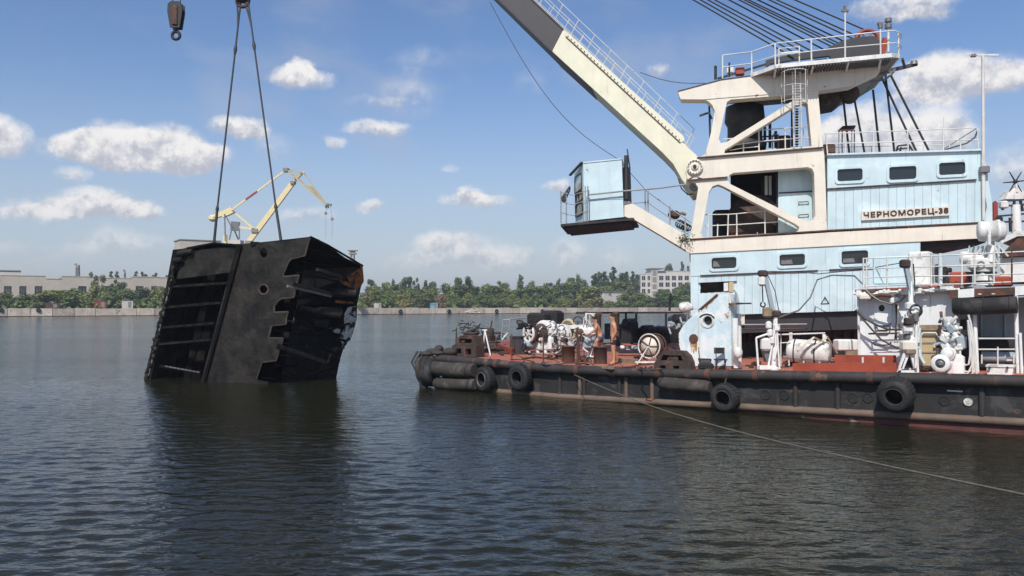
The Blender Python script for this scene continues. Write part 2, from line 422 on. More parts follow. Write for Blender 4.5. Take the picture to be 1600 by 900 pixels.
def glassmat(name, col, rough=.08):
    m = bpy.data.materials.new(name); m.use_nodes = True; b = m.node_tree.nodes['Principled BSDF']
    b.inputs['Base Color'].default_value = (*col, 1); b.inputs['Roughness'].default_value = rough; b.inputs['Specular IOR Level'].default_value = .6
    nt = m.node_tree; g = nt.nodes.new('ShaderNodeNewGeometry'); t = nt.nodes.new('ShaderNodeTexNoise'); t.inputs['Scale'].default_value = 2.2; nt.links.new(g.outputs['Position'], t.inputs[0])
    bp = nt.nodes.new('ShaderNodeBump'); bp.inputs['Strength'].default_value = .06; nt.links.new(t.outputs[0], bp.inputs['Height']); nt.links.new(bp.outputs[0], b.inputs['Normal'])
    return m
M['glass'] = glassmat('dark_window_glass', (.022, .026, .03))
M['glassclear'] = glassmat('cab_glass', (.06, .07, .075))
def leafmat(name, col, hue=.03):
    m = bpy.data.materials.new(name); m.use_nodes = True; nt = m.node_tree; N = nt.nodes; L = nt.links; b = N['Principled BSDF']
    b.inputs['Roughness'].default_value = .7; b.inputs['Specular IOR Level'].default_value = .2
    g = N.new('ShaderNodeNewGeometry'); oi = N.new('ShaderNodeObjectInfo')
    mr = N.new('ShaderNodeMapRange'); L.new(g.outputs['Random Per Island'], mr.inputs[0]); mr.inputs[3].default_value = .6; mr.inputs[4].default_value = 1.35
    mr2 = N.new('ShaderNodeMapRange'); L.new(oi.outputs['Random'], mr2.inputs[0]); mr2.inputs[3].default_value = .5 - hue; mr2.inputs[4].default_value = .5 + hue
    mr3 = N.new('ShaderNodeMapRange'); L.new(oi.outputs['Random'], mr3.inputs[0]); mr3.inputs[3].default_value = 1.25; mr3.inputs[4].default_value = .75
    mm = N.new('ShaderNodeMath'); mm.operation = 'MULTIPLY'; L.new(mr.outputs[0], mm.inputs[0]); L.new(mr3.outputs[0], mm.inputs[1])
    hs = N.new('ShaderNodeHueSaturation'); hs.inputs['Color'].default_value = (*col, 1); L.new(mm.outputs[0], hs.inputs['Value']); L.new(mr2.outputs[0], hs.inputs['Hue'])
    L.new(hs.outputs[0], b.inputs['Base Color'])
    return m
M['leaf'] = leafmat('green_foliage', (.125, .165, .050))
M['leafdk'] = leafmat('dark_green_foliage', (.092, .125, .050))
M['leafolive'] = leafmat('olive_foliage', (.165, .175, .055))
M['leafbrown'] = leafmat('dry_brown_foliage', (.19, .13, .07), .015)
# ================================================================== THE SETTING
random.seed(5); rng = np.random.default_rng(7)
# ------------------------------------------------------------------ water
def water_material():
    m = bpy.data.materials.new('harbour_water'); m.use_nodes = True; nt = m.node_tree; N = nt.nodes; L = nt.links; b = N['Principled BSDF']
    b.inputs['Base Color'].default_value = (.0150, .0155, .0085, 1); b.inputs['Roughness'].default_value = .09; b.inputs['IOR'].default_value = 1.26
    g = N.new('ShaderNodeNewGeometry')
    def layer(scale, st, rot, det=3):
        mp = N.new('ShaderNodeMapping'); mp.inputs['Scale'].default_value = st; mp.inputs['Rotation'].default_value = (0, 0, rot)
        L.new(g.outputs['Position'], mp.inputs[0]); t = N.new('ShaderNodeTexNoise'); t.inputs['Scale'].default_value = scale; t.inputs['Detail'].default_value = det
        t.inputs['Roughness'].default_value = .55; L.new(mp.outputs[0], t.inputs[0]); return t.outputs[0]
    a = layer(5.5, (.55, 1, 1), R(-12)); c = layer(2.2, (.5, 1, 1), R(14)); d = layer(.05, (.5, 1, 1), R(8), 2)
    b1 = N.new('ShaderNodeBump'); b1.inputs['Distance'].default_value = .055; L.new(a, b1.inputs['Height'])
    mr = N.new('ShaderNodeMapRange'); L.new(d, mr.inputs[0]); mr.inputs[1].default_value = .35; mr.inputs[2].default_value = .65; mr.inputs[3].default_value = .35; mr.inputs[4].default_value = .85
    L.new(mr.outputs[0], b1.inputs['Strength'])
    b2 = N.new('ShaderNodeBump'); b2.inputs['Distance'].default_value = .10; b2.inputs['Strength'].default_value = .5; L.new(c, b2.inputs['Height']); L.new(b1.outputs[0], b2.inputs['Normal'])
    L.new(b2.outputs[0], b.inputs['Normal'])
    return m
M['water'] = water_material()
def make_water():
    nr, na = 760, 720
    r = np.concatenate([4.0 * (95 / 4.0) ** (np.arange(nr) / (nr - 1)), [140, 220, 350, 600, 1000, 1800, 3000]])
    th = np.linspace(R(-78), R(78), na)
    RR, TT = np.meshgrid(r, th, indexing='ij')
    X = RR * np.sin(TT); Y = RR * np.cos(TT) - 2.0
    dr = np.gradient(r)[:, None]
    Z = np.zeros_like(X)
    for i in range(58):
        lam = .10 * (6.5 ** rng.random())
        a = R(90) + rng.normal(0, R(27)) + R(6)
        k = 2 * np.pi / lam; st = .036 if lam < .75 else .036 * (.75 / lam) ** 1.25
        att = np.clip((lam / (3.2 * dr)) - .6, 0, 1)
        ph = rng.random() * 6.28
        Z += st / k * att * np.sin(k * (X * np.cos(a) + Y * np.sin(a)) + ph)
    gust = .72 + .28 * np.sin(X * .11 + 1.2 * np.sin(Y * .07)) * np.sin(Y * .16 + X * .03 + .6)
    Z *= np.clip(gust, .35, 1.1); Z[-7:] = 0
    me = bpy.data.meshes.new('water')
    nv = X.size; ni, nj = X.shape
    me.vertices.add(nv); me.vertices.foreach_set('co', np.stack([X, Y, Z], -1).astype(np.float32).ravel())
    idx = np.arange(nv).reshape(ni, nj)
    q = np.stack([idx[:-1, :-1], idx[:-1, 1:], idx[1:, 1:], idx[1:, :-1]], -1).reshape(-1, 4)
    me.loops.add(q.size); me.loops.foreach_set('vertex_index', q[:, ::-1].astype(np.int32).ravel())
    me.polygons.add(len(q)); me.polygons.foreach_set('loop_start', np.arange(0, q.size, 4, dtype=np.int32)); me.polygons.foreach_set('loop_total', np.full(len(q), 4, np.int32))
    me.polygons.foreach_set('use_smooth', np.ones(len(q), bool)); me.update(); me.validate()
    me.materials.append(M['water'])
    o = bpy.data.objects.new('water', me); COL.objects.link(o); tag(o, 'dark rippled harbour water', kind='structure')
make_water()
# ------------------------------------------------------------------ far land and quay
QH = 2.62
def qpt(s, k, z): p = QO + QD * s + QN * k; p.z = z; return p
gb = MB()
gb.add([qpt(-900, .8, QH - .1), qpt(1500, .8, QH - .1), qpt(1500, 1700, QH - .1), qpt(-900, 1700, QH - .1)], [(0, 1, 2, 3)])
gb.build('ground', M['land'], label='overgrown flat ground behind the far quay', kind='structure')
quay = thing('quay_wall', qpt(0, 0, 0), 'long stained concrete quay wall along the far shore', 'quay wall')
s0, s1 = -250, 330
MB().obox(qpt(s0 - 300, .35, -3), QD * (s1 - s0 + 900), QN * 1.2, UP * (QH + 2.9)).build('core', M['concrete'], quay)
MB().obox(qpt(s0 - 300, -.05, -1.5), QD * (s1 - s0 + 900), QN * 1.0, UP * 1.72).build('footing', M['rustdk'], quay)
pm = unit_box('concrete_panel', M['concrete'])
s = s0
while s < s1:
    w = random.choice((5.6, 6.2, 6.2, 7.0)); hh = QH - .25 + random.uniform(-.10, .12); off = random.uniform(-.05, .05)
    shared('concrete_panel', pm, mat4(qpt(s + w / 2, .1 + off, .22 + hh / 2), QD * (w - .16), QN * .45, UP * hh), quay)
    s += w
# dark tyres and rubbing blocks hung on the quay
fm = None
for i, px in enumerate((626, 702, 776, 847, 2, 60)):
    p = QP(px, 486.5, -.35); b = MB().torus(V((0, 0, 0)), QN, .62, .30, 14, 6)
    p.z = 1.15 if i < 4 else 2.1
    ordn = ['left of the wreck edge', 'below the blue hut', 'near the sunken heap', 'behind the white winch', 'at the left picture edge', 'left of the red container'][i]
    b2 = MB().torus(p, QN, .62 if i < 4 else .42, .30, 14, 6)
    b2.build('quay_tyre', M['rubber'], label='black tyre hung on the far quay ' + ordn, cat='tyre', group='tyres on the far quay')
# small things on the quay edge
def far_box(name, px, py0, py1, w, mat, label, cat, k=5., roof=False):
    a = QP(px, py1, k); hgt = QP(px, py0, k).z - (QH - .1)
    t = thing(name, V((a.x, a.y, QH - .1)), label, cat)
    c = V((a.x, a.y, QH - .1 + hgt / 2)); MB().box(c, (w, 2.2, hgt), QD, QN).build('body', mat, t)
    MB().box(V((c.x, c.y, QH - .1 + hgt + .06)), (w + .16, 2.36, .12), QD, QN).build('roof', M['steel'], t)
    MB().box(c - QN * 1.13 + QD * w * .18, (w * .3, .05, hgt * .72), QD, QN).build('door', M['slab'], t)
far_box('storage_box', 157, 470.5, 481, 3.4, M['redbox'], 'red metal box on the far quay below the factory', 'storage box')
far_box('storage_box', 199, 470, 481, 3.2, M['facadew'], 'white metal box on the far quay right of the red one', 'storage box')
far_box('hut', 676, 473, 480, 3.6, M['cyanbox'], 'light blue hut on the far quay before the bushes', 'hut')
far_box('hut', 590, 473.5, 480, 2.2, M['facadew'], 'small white hut on the far quay near the wreck', 'hut')
far_box('kiosk', 82, 474, 481, 3.8, M['rust'], 'rusty brown shed on the far quay at left', 'shed')
hb = MB(); hp = QP(740, 489, -2.5)
for i in range(26): hb.ball(hp + QD * random.gauss(0, 1.6) + UP * random.uniform(-.2, 1.3), (random.uniform(.4, .9), random.uniform(.4, .8), random.uniform(.2, .5)), 7, 5)
hb.build('rubble_heap', M['concrete'], label='brown rubble heap slumped at the foot of the far quay', cat='rubble')
# ------------------------------------------------------------------ trees: a few crowns, each tree its own copy
def crown_mesh(name, mat, shape, n, leaf, seed, h=10.):
    rg = random.Random(seed); vs = []; fs = []
    lumps = []
    if shape == 'round':
        for i in range(13):
            a = rg.uniform(0, 6.28); rr = rg.uniform(0, 2.6); z = rg.uniform(2.2, 8.6); rr *= 1 - abs(z - 5) / 6.5
            lumps.append((V((math.cos(a) * rr, math.sin(a) * rr, z)), rg.uniform(1.1, 2.0)))
    elif shape == 'poplar':
        for i in range(12):
            z = 1.6 + 7.6 * i / 11; w = .95 * math.sin(math.pi * min(1, (z + .6) / 10.6)) ** .6
            lumps.append((V((rg.uniform(-.35, .35), rg.uniform(-.35, .35), z)), w * rg.uniform(.75, 1.15)))
    elif shape == 'bush':
        for i in range(14):
            a = rg.uniform(0, 6.28); rr = rg.uniform(0, 4.2); z = rg.uniform(.6, 7.5) * (1 - rr / 7)
            lumps.append((V((math.cos(a) * rr, math.sin(a) * rr, z)), rg.uniform(1.3, 2.5)))
    else:  # twin / ragged
        for i in range(16):
            br = rg.choice((-1.5, 0, 1.4)); z = rg.uniform(2.4, 9.2); lumps.append((V((br * (z / 7) + rg.uniform(-.6, .6), rg.uniform(-1, 1), z)), rg.uniform(.6, 1.35)))
    tot = sum(r ** 2 for _, r in lumps)
    for c, r in lumps:
        for i in range(max(8, int(n * r * r / tot))):
            d = V((rg.gauss(0, 1), rg.gauss(0, 1), rg.gauss(0, 1))).normalized(); q = c + d * r * (rg.random() ** .35)
            if q.z < .15: q.z = .15 + rg.random() * .4
            nn = (d + V((rg.gauss(0, .6), rg.gauss(0, .6), rg.gauss(.3, .6)))).normalized(); _, x, y = frame(nn)
            l = leaf * rg.uniform(.6, 1.4); x *= l; y *= l * rg.uniform(.6, 1); k = len(vs)
            vs += [q - x * .5, q + y * .5 + nn * l * .15, q + x * .5, q - y * .5 - nn * l * .1]; fs.append((k, k + 3, k + 2, k + 1))
    me = bpy.data.meshes.new(name); me.from_pydata([tuple(v) for v in vs], [], fs); me.materials.append(mat); return me
def trunk_mesh(h, r):
    b = MB(); rg = random.Random(3)
    b.tube([V((0, 0, -.4)), V((.05, .03, h * .3)), V((-.06, .05, h * .6)), V((.03, 0, h * .86))], [r, r * .8, r * .5, r * .12], 7)
    for i in range(7):
        z = h * (.28 + .07 * i); a = i * 2.4; b.tube([V((0, 0, z)), V((math.cos(a) * h * .1, math.sin(a) * h * .1, z + h * .09)), V((math.cos(a) * h * .17, math.sin(a) * h * .17, z + h * .2))], [r * .4, r * .28, r * .08], 5)
    me = bpy.data.meshes.new('trunk'); me.from_pydata([tuple(v) for v in b.v], [], b.f); me.materials.append(M['bark']); return me
TR = trunk_mesh(10, .22)
KIND = {'round': [crown_mesh('crown', M['leaf'], 'round', 2600, .5, i) for i in (1, 2)] + [crown_mesh('crown', M['leafdk'], 'round', 2600, .5, 3)],
        'poplar': [crown_mesh('crown', M['leafdk'], 'poplar', 1700, .4, i) for i in (4, 5)],
        'bush': [crown_mesh('crown', M['leaf'], 'bush', 3000, .55, i) for i in (6, 7)],
        'olive': [crown_mesh('crown', M['leafolive'], 'bush', 3000, .55, i) for i in (8, 9)],
        'brown': [crown_mesh('crown', M['leafbrown'], 'bush', 1500, .65, 10)],
        'ragged': [crown_mesh('crown', M['leafdk'], 'ragged', 2000, .45, i) for i in (11, 12)]}
NUM = {}
DESC = {'round': ('deciduous_tree', 'round green tree', 'tree'), 'poplar': ('poplar_tree', 'slender dark poplar', 'tree'), 'bush': ('bush', 'spreading green bush', 'bush'),
        'olive': ('bush', 'yellowish olive bush', 'bush'), 'brown': ('bush', 'dry brown bush', 'bush'), 'ragged': ('deciduous_tree', 'ragged dark tree', 'tree')}
TREES = []
def tree(kind, px, top, k, wpx, where=None): TREES.append((kind, px, top, k, wpx, where))
# kind, x, top y, metres behind the quay, width in px
for px, tp, w in ((-14, 452, 56), (10, 455, 52), (24, 464, 44), (42, 458, 50), (84, 448, 52), (66, 459, 46), (102, 452, 50), (118, 449, 52), (134, 455, 46), (148, 444, 48), (163, 450, 50), (176, 442, 48), (196, 449, 50), (210, 455, 46), (222, 448, 50), (236, 454, 48), (249, 446, 52), (268, 449, 50), (286, 454, 46)):
    tree('bush' if px not in (84, 222) else 'round', px, tp, 12 + (px * 7) % 9, w)
for px, tp, kd in ((152, 424, 'ragged'), (189, 436, 'ragged'), (172, 421, 'poplar'), (184, 421, 'poplar'), (212, 421, 'poplar'), (223, 421, 'poplar'), (228, 426, 'poplar'), (242, 423, 'poplar'), (261, 427, 'poplar'), (266, 429, 'poplar')):
    tree(kd, px, tp, 25 if kd == 'ragged' else 120, 12 if kd == 'poplar' else 22)
xs = 572
fr = random.Random(21)
front = []
while xs < 1085:
    front.append(xs); xs += fr.uniform(15, 24)
for i, px in enumerate(front):
    kd = fr.choice(('bush', 'bush', 'olive', 'bush', 'round'))
    if 628 < px < 650: kd = 'olive'
    if 686 < px < 700: kd = 'brown'
    if 725 < px < 745: kd = 'olive'
    if 860 < px < 960: kd = fr.choice(('olive', 'bush', 'olive'))
    tp = fr.uniform(456, 464)
    if 940 < px < 956: tp = 469
    tree(kd, px, tp, fr.uniform(6, 16), fr.uniform(34, 46))
for i, px in enumerate(range(576, 1000, 13)):
    if 985 < px: break
    tree(fr.choice(('round', 'round', 'ragged', 'bush')), px + fr.uniform(-5, 5), fr.uniform(440, 450) - (5 if px > 850 else 0), fr.uniform(24, 48), fr.uniform(34, 46))
for px, tp, w, kd in ((581, 434, 18, 'ragged'), (601, 440, 12, 'ragged'), (613.5, 433, 8, 'poplar'), (634, 430, 26, 'ragged'), (646, 433, 16, 'ragged'), (664, 435, 11, 'poplar'), (676, 437, 16, 'round'), (655, 441, 10, 'poplar'),
                      (714, 431, 20, 'ragged'), (728, 431, 26, 'ragged'), (736, 438, 16, 'round'), (762, 442, 22, 'round'), (788, 438, 26, 'ragged'), (813, 425.5, 12, 'poplar'), (831, 437, 22, 'round'), (853, 440, 14, 'ragged'),
                      (871, 434, 13, 'ragged'), (893, 425.5, 20, 'round'), (904, 426, 18, 'round'), (916, 435, 16, 'poplar'), (937, 421, 18, 'poplar'), (947, 421, 18, 'poplar'), (959, 414, 18, 'poplar'), (970, 423, 16, 'poplar'), (979, 421, 16, 'poplar'), (990, 421, 14, 'poplar'), (930, 424, 16, 'poplar'), (994, 426, 14, 'poplar')):
    tree(kd, px, tp, 60, w)
for px, tp, w, kd, k in ((1004, 457, 40, 'bush', 20), (1020, 461, 34, 'olive', 18), (1036, 447, 34, 'round', 55), (1058, 452, 44, 'bush', 40), (1072, 440, 34, 'round', 55), (1014, 418, 16, 'round', 150), (1042, 409, 22, 'ragged', 150), (1056, 417, 20, 'ragged', 150), (1067, 404, 10, 'poplar', 150), (1074, 412, 10, 'poplar', 150), (1088, 450, 40, 'bush', 30)):
    tree(kd, px, tp, k, w)
TREES.sort(key=lambda t: t[1])
SPECIAL = {613.5: 'narrow dark poplar standing alone above the far bushes, right of the wreck', 813: 'tall narrow green poplar, highest in the middle of the far shore',
           959: 'tallest poplar of the clump left of the white office block', 1067: 'slim poplar rising over the roof of the white office block', 714: 'left tree of the dark pair above the far shore', 728: 'right tree of the dark pair above the far shore'}
ordi = lambda n: '%d%s' % (n, 'th' if 10 <= n % 100 <= 20 else {1: 'st', 2: 'nd', 3: 'rd'}.get(n % 10, 'th'))
for kind, px, top, k, wpx, where in TREES:
    nm, ds, ct = DESC[kind]; NUM[kind] = NUM.get(kind, 0) + 1
    p = QP(px, 480, k); z0 = QH - .15; hgt = max(2.5, PP(px, top, p, V((0, 1, 0))).z - z0); dist = p.y
    wid = wpx * dist / F
    lab = SPECIAL.get(px) or '%s on the far shore, %s of its kind from the left' % (ds, ordi(NUM[kind]))
    root = thing(nm, V((p.x, p.y, z0)), lab, ct, 'trees and bushes on the far shore')
    base_w = {'round': 6.2, 'poplar': 2.2, 'bush': 9.5, 'olive': 9.5, 'brown': 9.5, 'ragged': 5.4}[kind]
    base_h = {'round': 10.2, 'poplar': 10.1, 'bush': 8.2, 'olive': 8.2, 'brown': 8.2, 'ragged': 10.2}[kind]
    ang = random.uniform(0, 6.28); sx = wid / base_w; sz = hgt / base_h
    t = bpy.data.objects.new('trunk', TR); c = bpy.data.objects.new('crown', random.choice(KIND[kind]))
    for o in (t, c): COL.objects.link(o); o.parent = root; o.rotation_euler = (0, 0, ang)
    c.scale = (sx, sx * random.uniform(.9, 1.1), sz); t.scale = (sz * .9, sz * .9, sz * .93)
wd = MB(); wr = random.Random(4)
fl = MB()
for i in range(9000):
    px = wr.uniform(-700, 2600); k = wr.uniform(3, 70) if -50 < px < 1120 else wr.uniform(6, 60); p = QP(px, 480, k); p.z = QH - .1 + wr.random() ** 1.6 * (4.5 if k > 25 else 2.4) * (2.2 if (px < -50 or px > 1120) else 1)
    nn = V((wr.gauss(0, .6), wr.gauss(-.4, .6), wr.gauss(.5, .5))).normalized(); _, x, y = frame(nn); l = wr.uniform(.5, 1.3); x *= l; y *= l
    fl.add([p - x, p + y, p + x, p - y], [(0, 3, 2, 1)])
fl.build('undergrowth', M['leaf'], label='tangled undergrowth between the trees on the far shore', cat='undergrowth', kind='stuff')
# ------------------------------------------------------------------ buildings on the far shore
def front_rect(mb, a, b, z0, z1, n, d, proud):
    mb.obox(V((a.x, a.y, z0)) + n * proud, b - a, n * d, UP * (z1 - z0))
def factory():
    k = 48.; A = QP(-340, 470, k); E = QP(262, 470, k); A.z = E.z = QH - .1
    t = thing('factory_hall', (A + E) / 2, 'long low beige factory hall with dark window openings at left', 'building')
    ztop = lambda px, y: QP(px, y, k).z
    # stepped wall bays, each with its own height and openings
    bays = [(-340, 0, 436, []), (0, 71, 431, [(6, 18), (30, 41), (54, 66)]), (71, 96, 436, []), (96, 160, 432.5, [(122, 135)]), (160, 205, 435, [(164, 176), (183, 195)]), (205, 250, 433, [(212, 224), (236, 246)]), (250, 262, 434, [])]
    for (x0, x1, yt, wins) in bays:
        a = QP(x0, 470, k); b = QP(x1, 470, k); a.z = b.z = QH - .1; zt = ztop((x0 + x1) / 2, yt)
        hs = []
        for (w0, w1) in wins:
            c = QP(w0, 470, k); d = QP(w1, 470, k); zb = ztop(w0, 466); zh = ztop(w0, 447)
            hs.append([V((c.x, c.y, zb)), V((d.x, d.y, zb)), V((d.x, d.y, zh)), V((c.x, c.y, zh))])
        MB().prism([a, b, V((b.x, b.y, zt)), V((a.x, a.y, zt))], QN * .5, hs).build('wall', M['facade'], t)
        MB().obox(V((a.x, a.y, QH)) + QN * .5, b - a, QN * 20, UP * (zt - QH - .25)).build('hall_body', M['slab'], t)
        MB().obox(V((a.x, a.y, zt + .003)) - QN * .15, (b - a) * 1.001, QN * .9, UP * .25).build('cornice', M['facade'], t)
        for h in hs:
            w = MB().obox(h[0] + QN * .30, h[1] - h[0], QN * .1, UP * (h[3].z - h[0].z)).build('window', M['glass'], t)
            fm_ = MB()
            for q in (.33, .66):
                fm_.bar(h[0] + (h[1] - h[0]) * q + QN * .25, h[3] + (h[1] - h[0]) * q + QN * .25, .1, .1)
                fm_.bar(h[0] + (h[3] - h[0]) * q + QN * .24, h[1] + (h[3] - h[0]) * q + QN * .24, .1, .1)
            fm_.build('frame', M['slab'], w)
factory()
def small_block(px0, px1, ytop, k, mat, label, name='annex'):
    a = QP(px0, 470, k); b = QP(px1, 470, k); zt = QP((px0 + px1) / 2, ytop, k).z; a.z = b.z = QH - .1
    t = thing(name, (a + b) / 2, label, 'building')
    MB().obox(a, b - a, QN * 14, UP * (zt - QH)).build('wall', mat, t)
    MB().obox(V((a.x, a.y, zt + .11)) - QN * .3 - QD * .3, (b - a) * 1.02, QN * 14.6, UP * .45).build('roof', M['slab'], t)
    n = max(2, int((b - a).length / 4))
    for r in range(max(1, int((zt - QH) / 4.2))):
        for i in range(n):
            c = a + (b - a) * ((i + .3) / n) + UP * (1.2 + r * 4.0)
            MB().obox(c - QN * .06, (b - a) / n * .4, QN * .1, UP * 1.9).build('window', M['glass'], t)
small_block(-60, 32, 423.5, 110, M['facadew'], 'white upper block rising behind the left end of the factory', 'rooftop_block')
small_block(281, 345, 376.5, 90, M['facade'], 'tall beige block whose top shows behind the wreck', 'tower_block')
small_block(942, 992, 457.5, 22, M['facadew'], 'low white shed half hidden by bushes below the poplars', 'shed')
def office():
    k = 95.; t = thing('office_block', QP(1035, 470, k), 'white four storey office block with paired windows and grey stair tower', 'building')
    n = V((.12, -.993, 0)); nd = V((.993, .12, 0)); base = QP(1003, 470, k)
    def at(px, py): return PP(px, py, base, n)
    g0 = QH - .1
    def seg(x0, x1, ytop, off, mat):
        a = at(x0, 470); b = at(x1, 470); a.z = b.z = g0; zt = at((x0 + x1) / 2, ytop).z
        return a - n * off, b - n * off, zt
    def wing(x0, x1, ytop, wins):
        a, b, zt = seg(x0, x1, ytop, 0, None); hs = []
        for (w0, w1) in wins:
            for (yt, yb) in ((431, 438), (441.3, 448.3), (451.5, 458.5), (461.7, 468.5)):
                c = at(w0, 470); d = at(w1, 470); zb = at(w0, yb).z; zh = at(w0, yt).z
                hs.append([V((c.x, c.y, zb)), V((d.x, d.y, zb)), V((d.x, d.y, zh)), V((c.x, c.y, zh))])
        MB().prism([a, b, V((b.x, b.y, zt)), V((a.x, a.y, zt))], -n * .5, hs).build('wall', M['facadew'], t)
        MB().obox(a - n * .5, b - a, -n * 13, UP * (zt - g0 - .3)).build('block_body', M['slab'], t)
        MB().obox(V((a.x, a.y, zt + .003)) + n * .25, b - a, -n * 1.2, UP * .4).build('parapet', M['facadew'], t)
        for h in hs:
            w = MB().obox(h[0] - n * .3, h[1] - h[0], -n * .08, UP * (h[3].z - h[0].z)).build('window', M['glass'], t)
            m_ = (h[0] + h[1]) / 2 - n * .22; MB().bar(m_, m_ + UP * (h[3].z - h[0].z), .28, .12).build('mullion', M['facadew'], w)
    wing(1001, 1017.2, 428.3, [(1003, 1008.6), (1012, 1016)])
    wing(1026.2, 1120, 424.3, [(1030 + 10 * i, 1036.6 + 10 * i) for i in range(9)])
    a, b, zt = seg(1017.2, 1026.2, 420.2, -1.6, None)
    MB().obox(a, b - a, -n * 12, UP * (zt - g0)).build('stair_tower', M['facadew'], t)
    for (yt, yb) in ((422.8, 431), (433, 441.5), (444, 452), (455, 463)):
        z0, z1 = at(1020, yb).z, at(1020, yt).z
        MB().obox(V((a.x, a.y, z0)) + (b - a) * .14 + n * .02, (b - a) * .72, n * .10, UP * (z1 - z0)).build('stair_panel', M['slab'], t)
    MB().obox(V((a.x, a.y, zt + .003)) + n * .8 - nd * .8, (b - a) + nd * 6, -n * 13.5, UP * .5).build('roof', M['slab'], t)
office()
# ------------------------------------------------------------------ masts
def lattice(mb, p0, p1, w0, w1, n, r):
    p0, p1 = V(p0), V(p1); a, x, y = frame(p1 - p0)
    L = (p1 - p0).length
    cor = lambda i, t: p0 + a * L * t + (x * (1 if i in (0, 1) else -1) + y * (1 if i in (0, 3) else -1)) * (w0 + (w1 - w0) * t) / 2
    for i in range(4): mb.bar(cor(i, 0), cor(i, 1), r, r)
    for k in range(n):
        for i in range(4):
            j = (i + 1) % 4; t0, t1 = k / n, (k + 1) / n
            mb.bar(cor(i, t0), cor(j, t1), r * .7, r * .7)
            if k: mb.bar(cor(i, t0), cor(j, t0), r * .7, r * .7)
def mast(px, ytop, wpx, k, label, head):
    p = QP(px, 480, k); p.z = QH - .1; top = PP(px, ytop, p, V((0, 1, 0))); w = wpx * p.y / F
    t = thing('floodlight_mast', p, label, 'mast')
    b = MB(); lattice(b, p, top, w * 1.6, w, 12, .28); b.build('lattice', M['steel'], t)
    h = MB()
    if head:
        h.box(top, (w * 2.4, w * 1.6, .5)); h.box(top + UP * 1.5, (w * 3.0, w * 1.8, .4)); h.box(top + UP * .8, (w * 1.6, w, 1.2))
    else: h.box(top + UP * .3, (w * 1.3, w, 1.6)); h.box(top + UP * 1.4 - V((w, 0, 0)), (.8, .8, .8))
    h.build('head', M['slab'], t)
mast(551, 396.5, 5, 60, 'lattice floodlight mast with flat head right of the wreck', True)
mast(121.5, 417.5, 3.6, 150, 'slim lattice mast rising behind the factory roof', False)
mast(195, 427, 1.5, 150, 'thin pole rising behind the factory between the poplars', False)
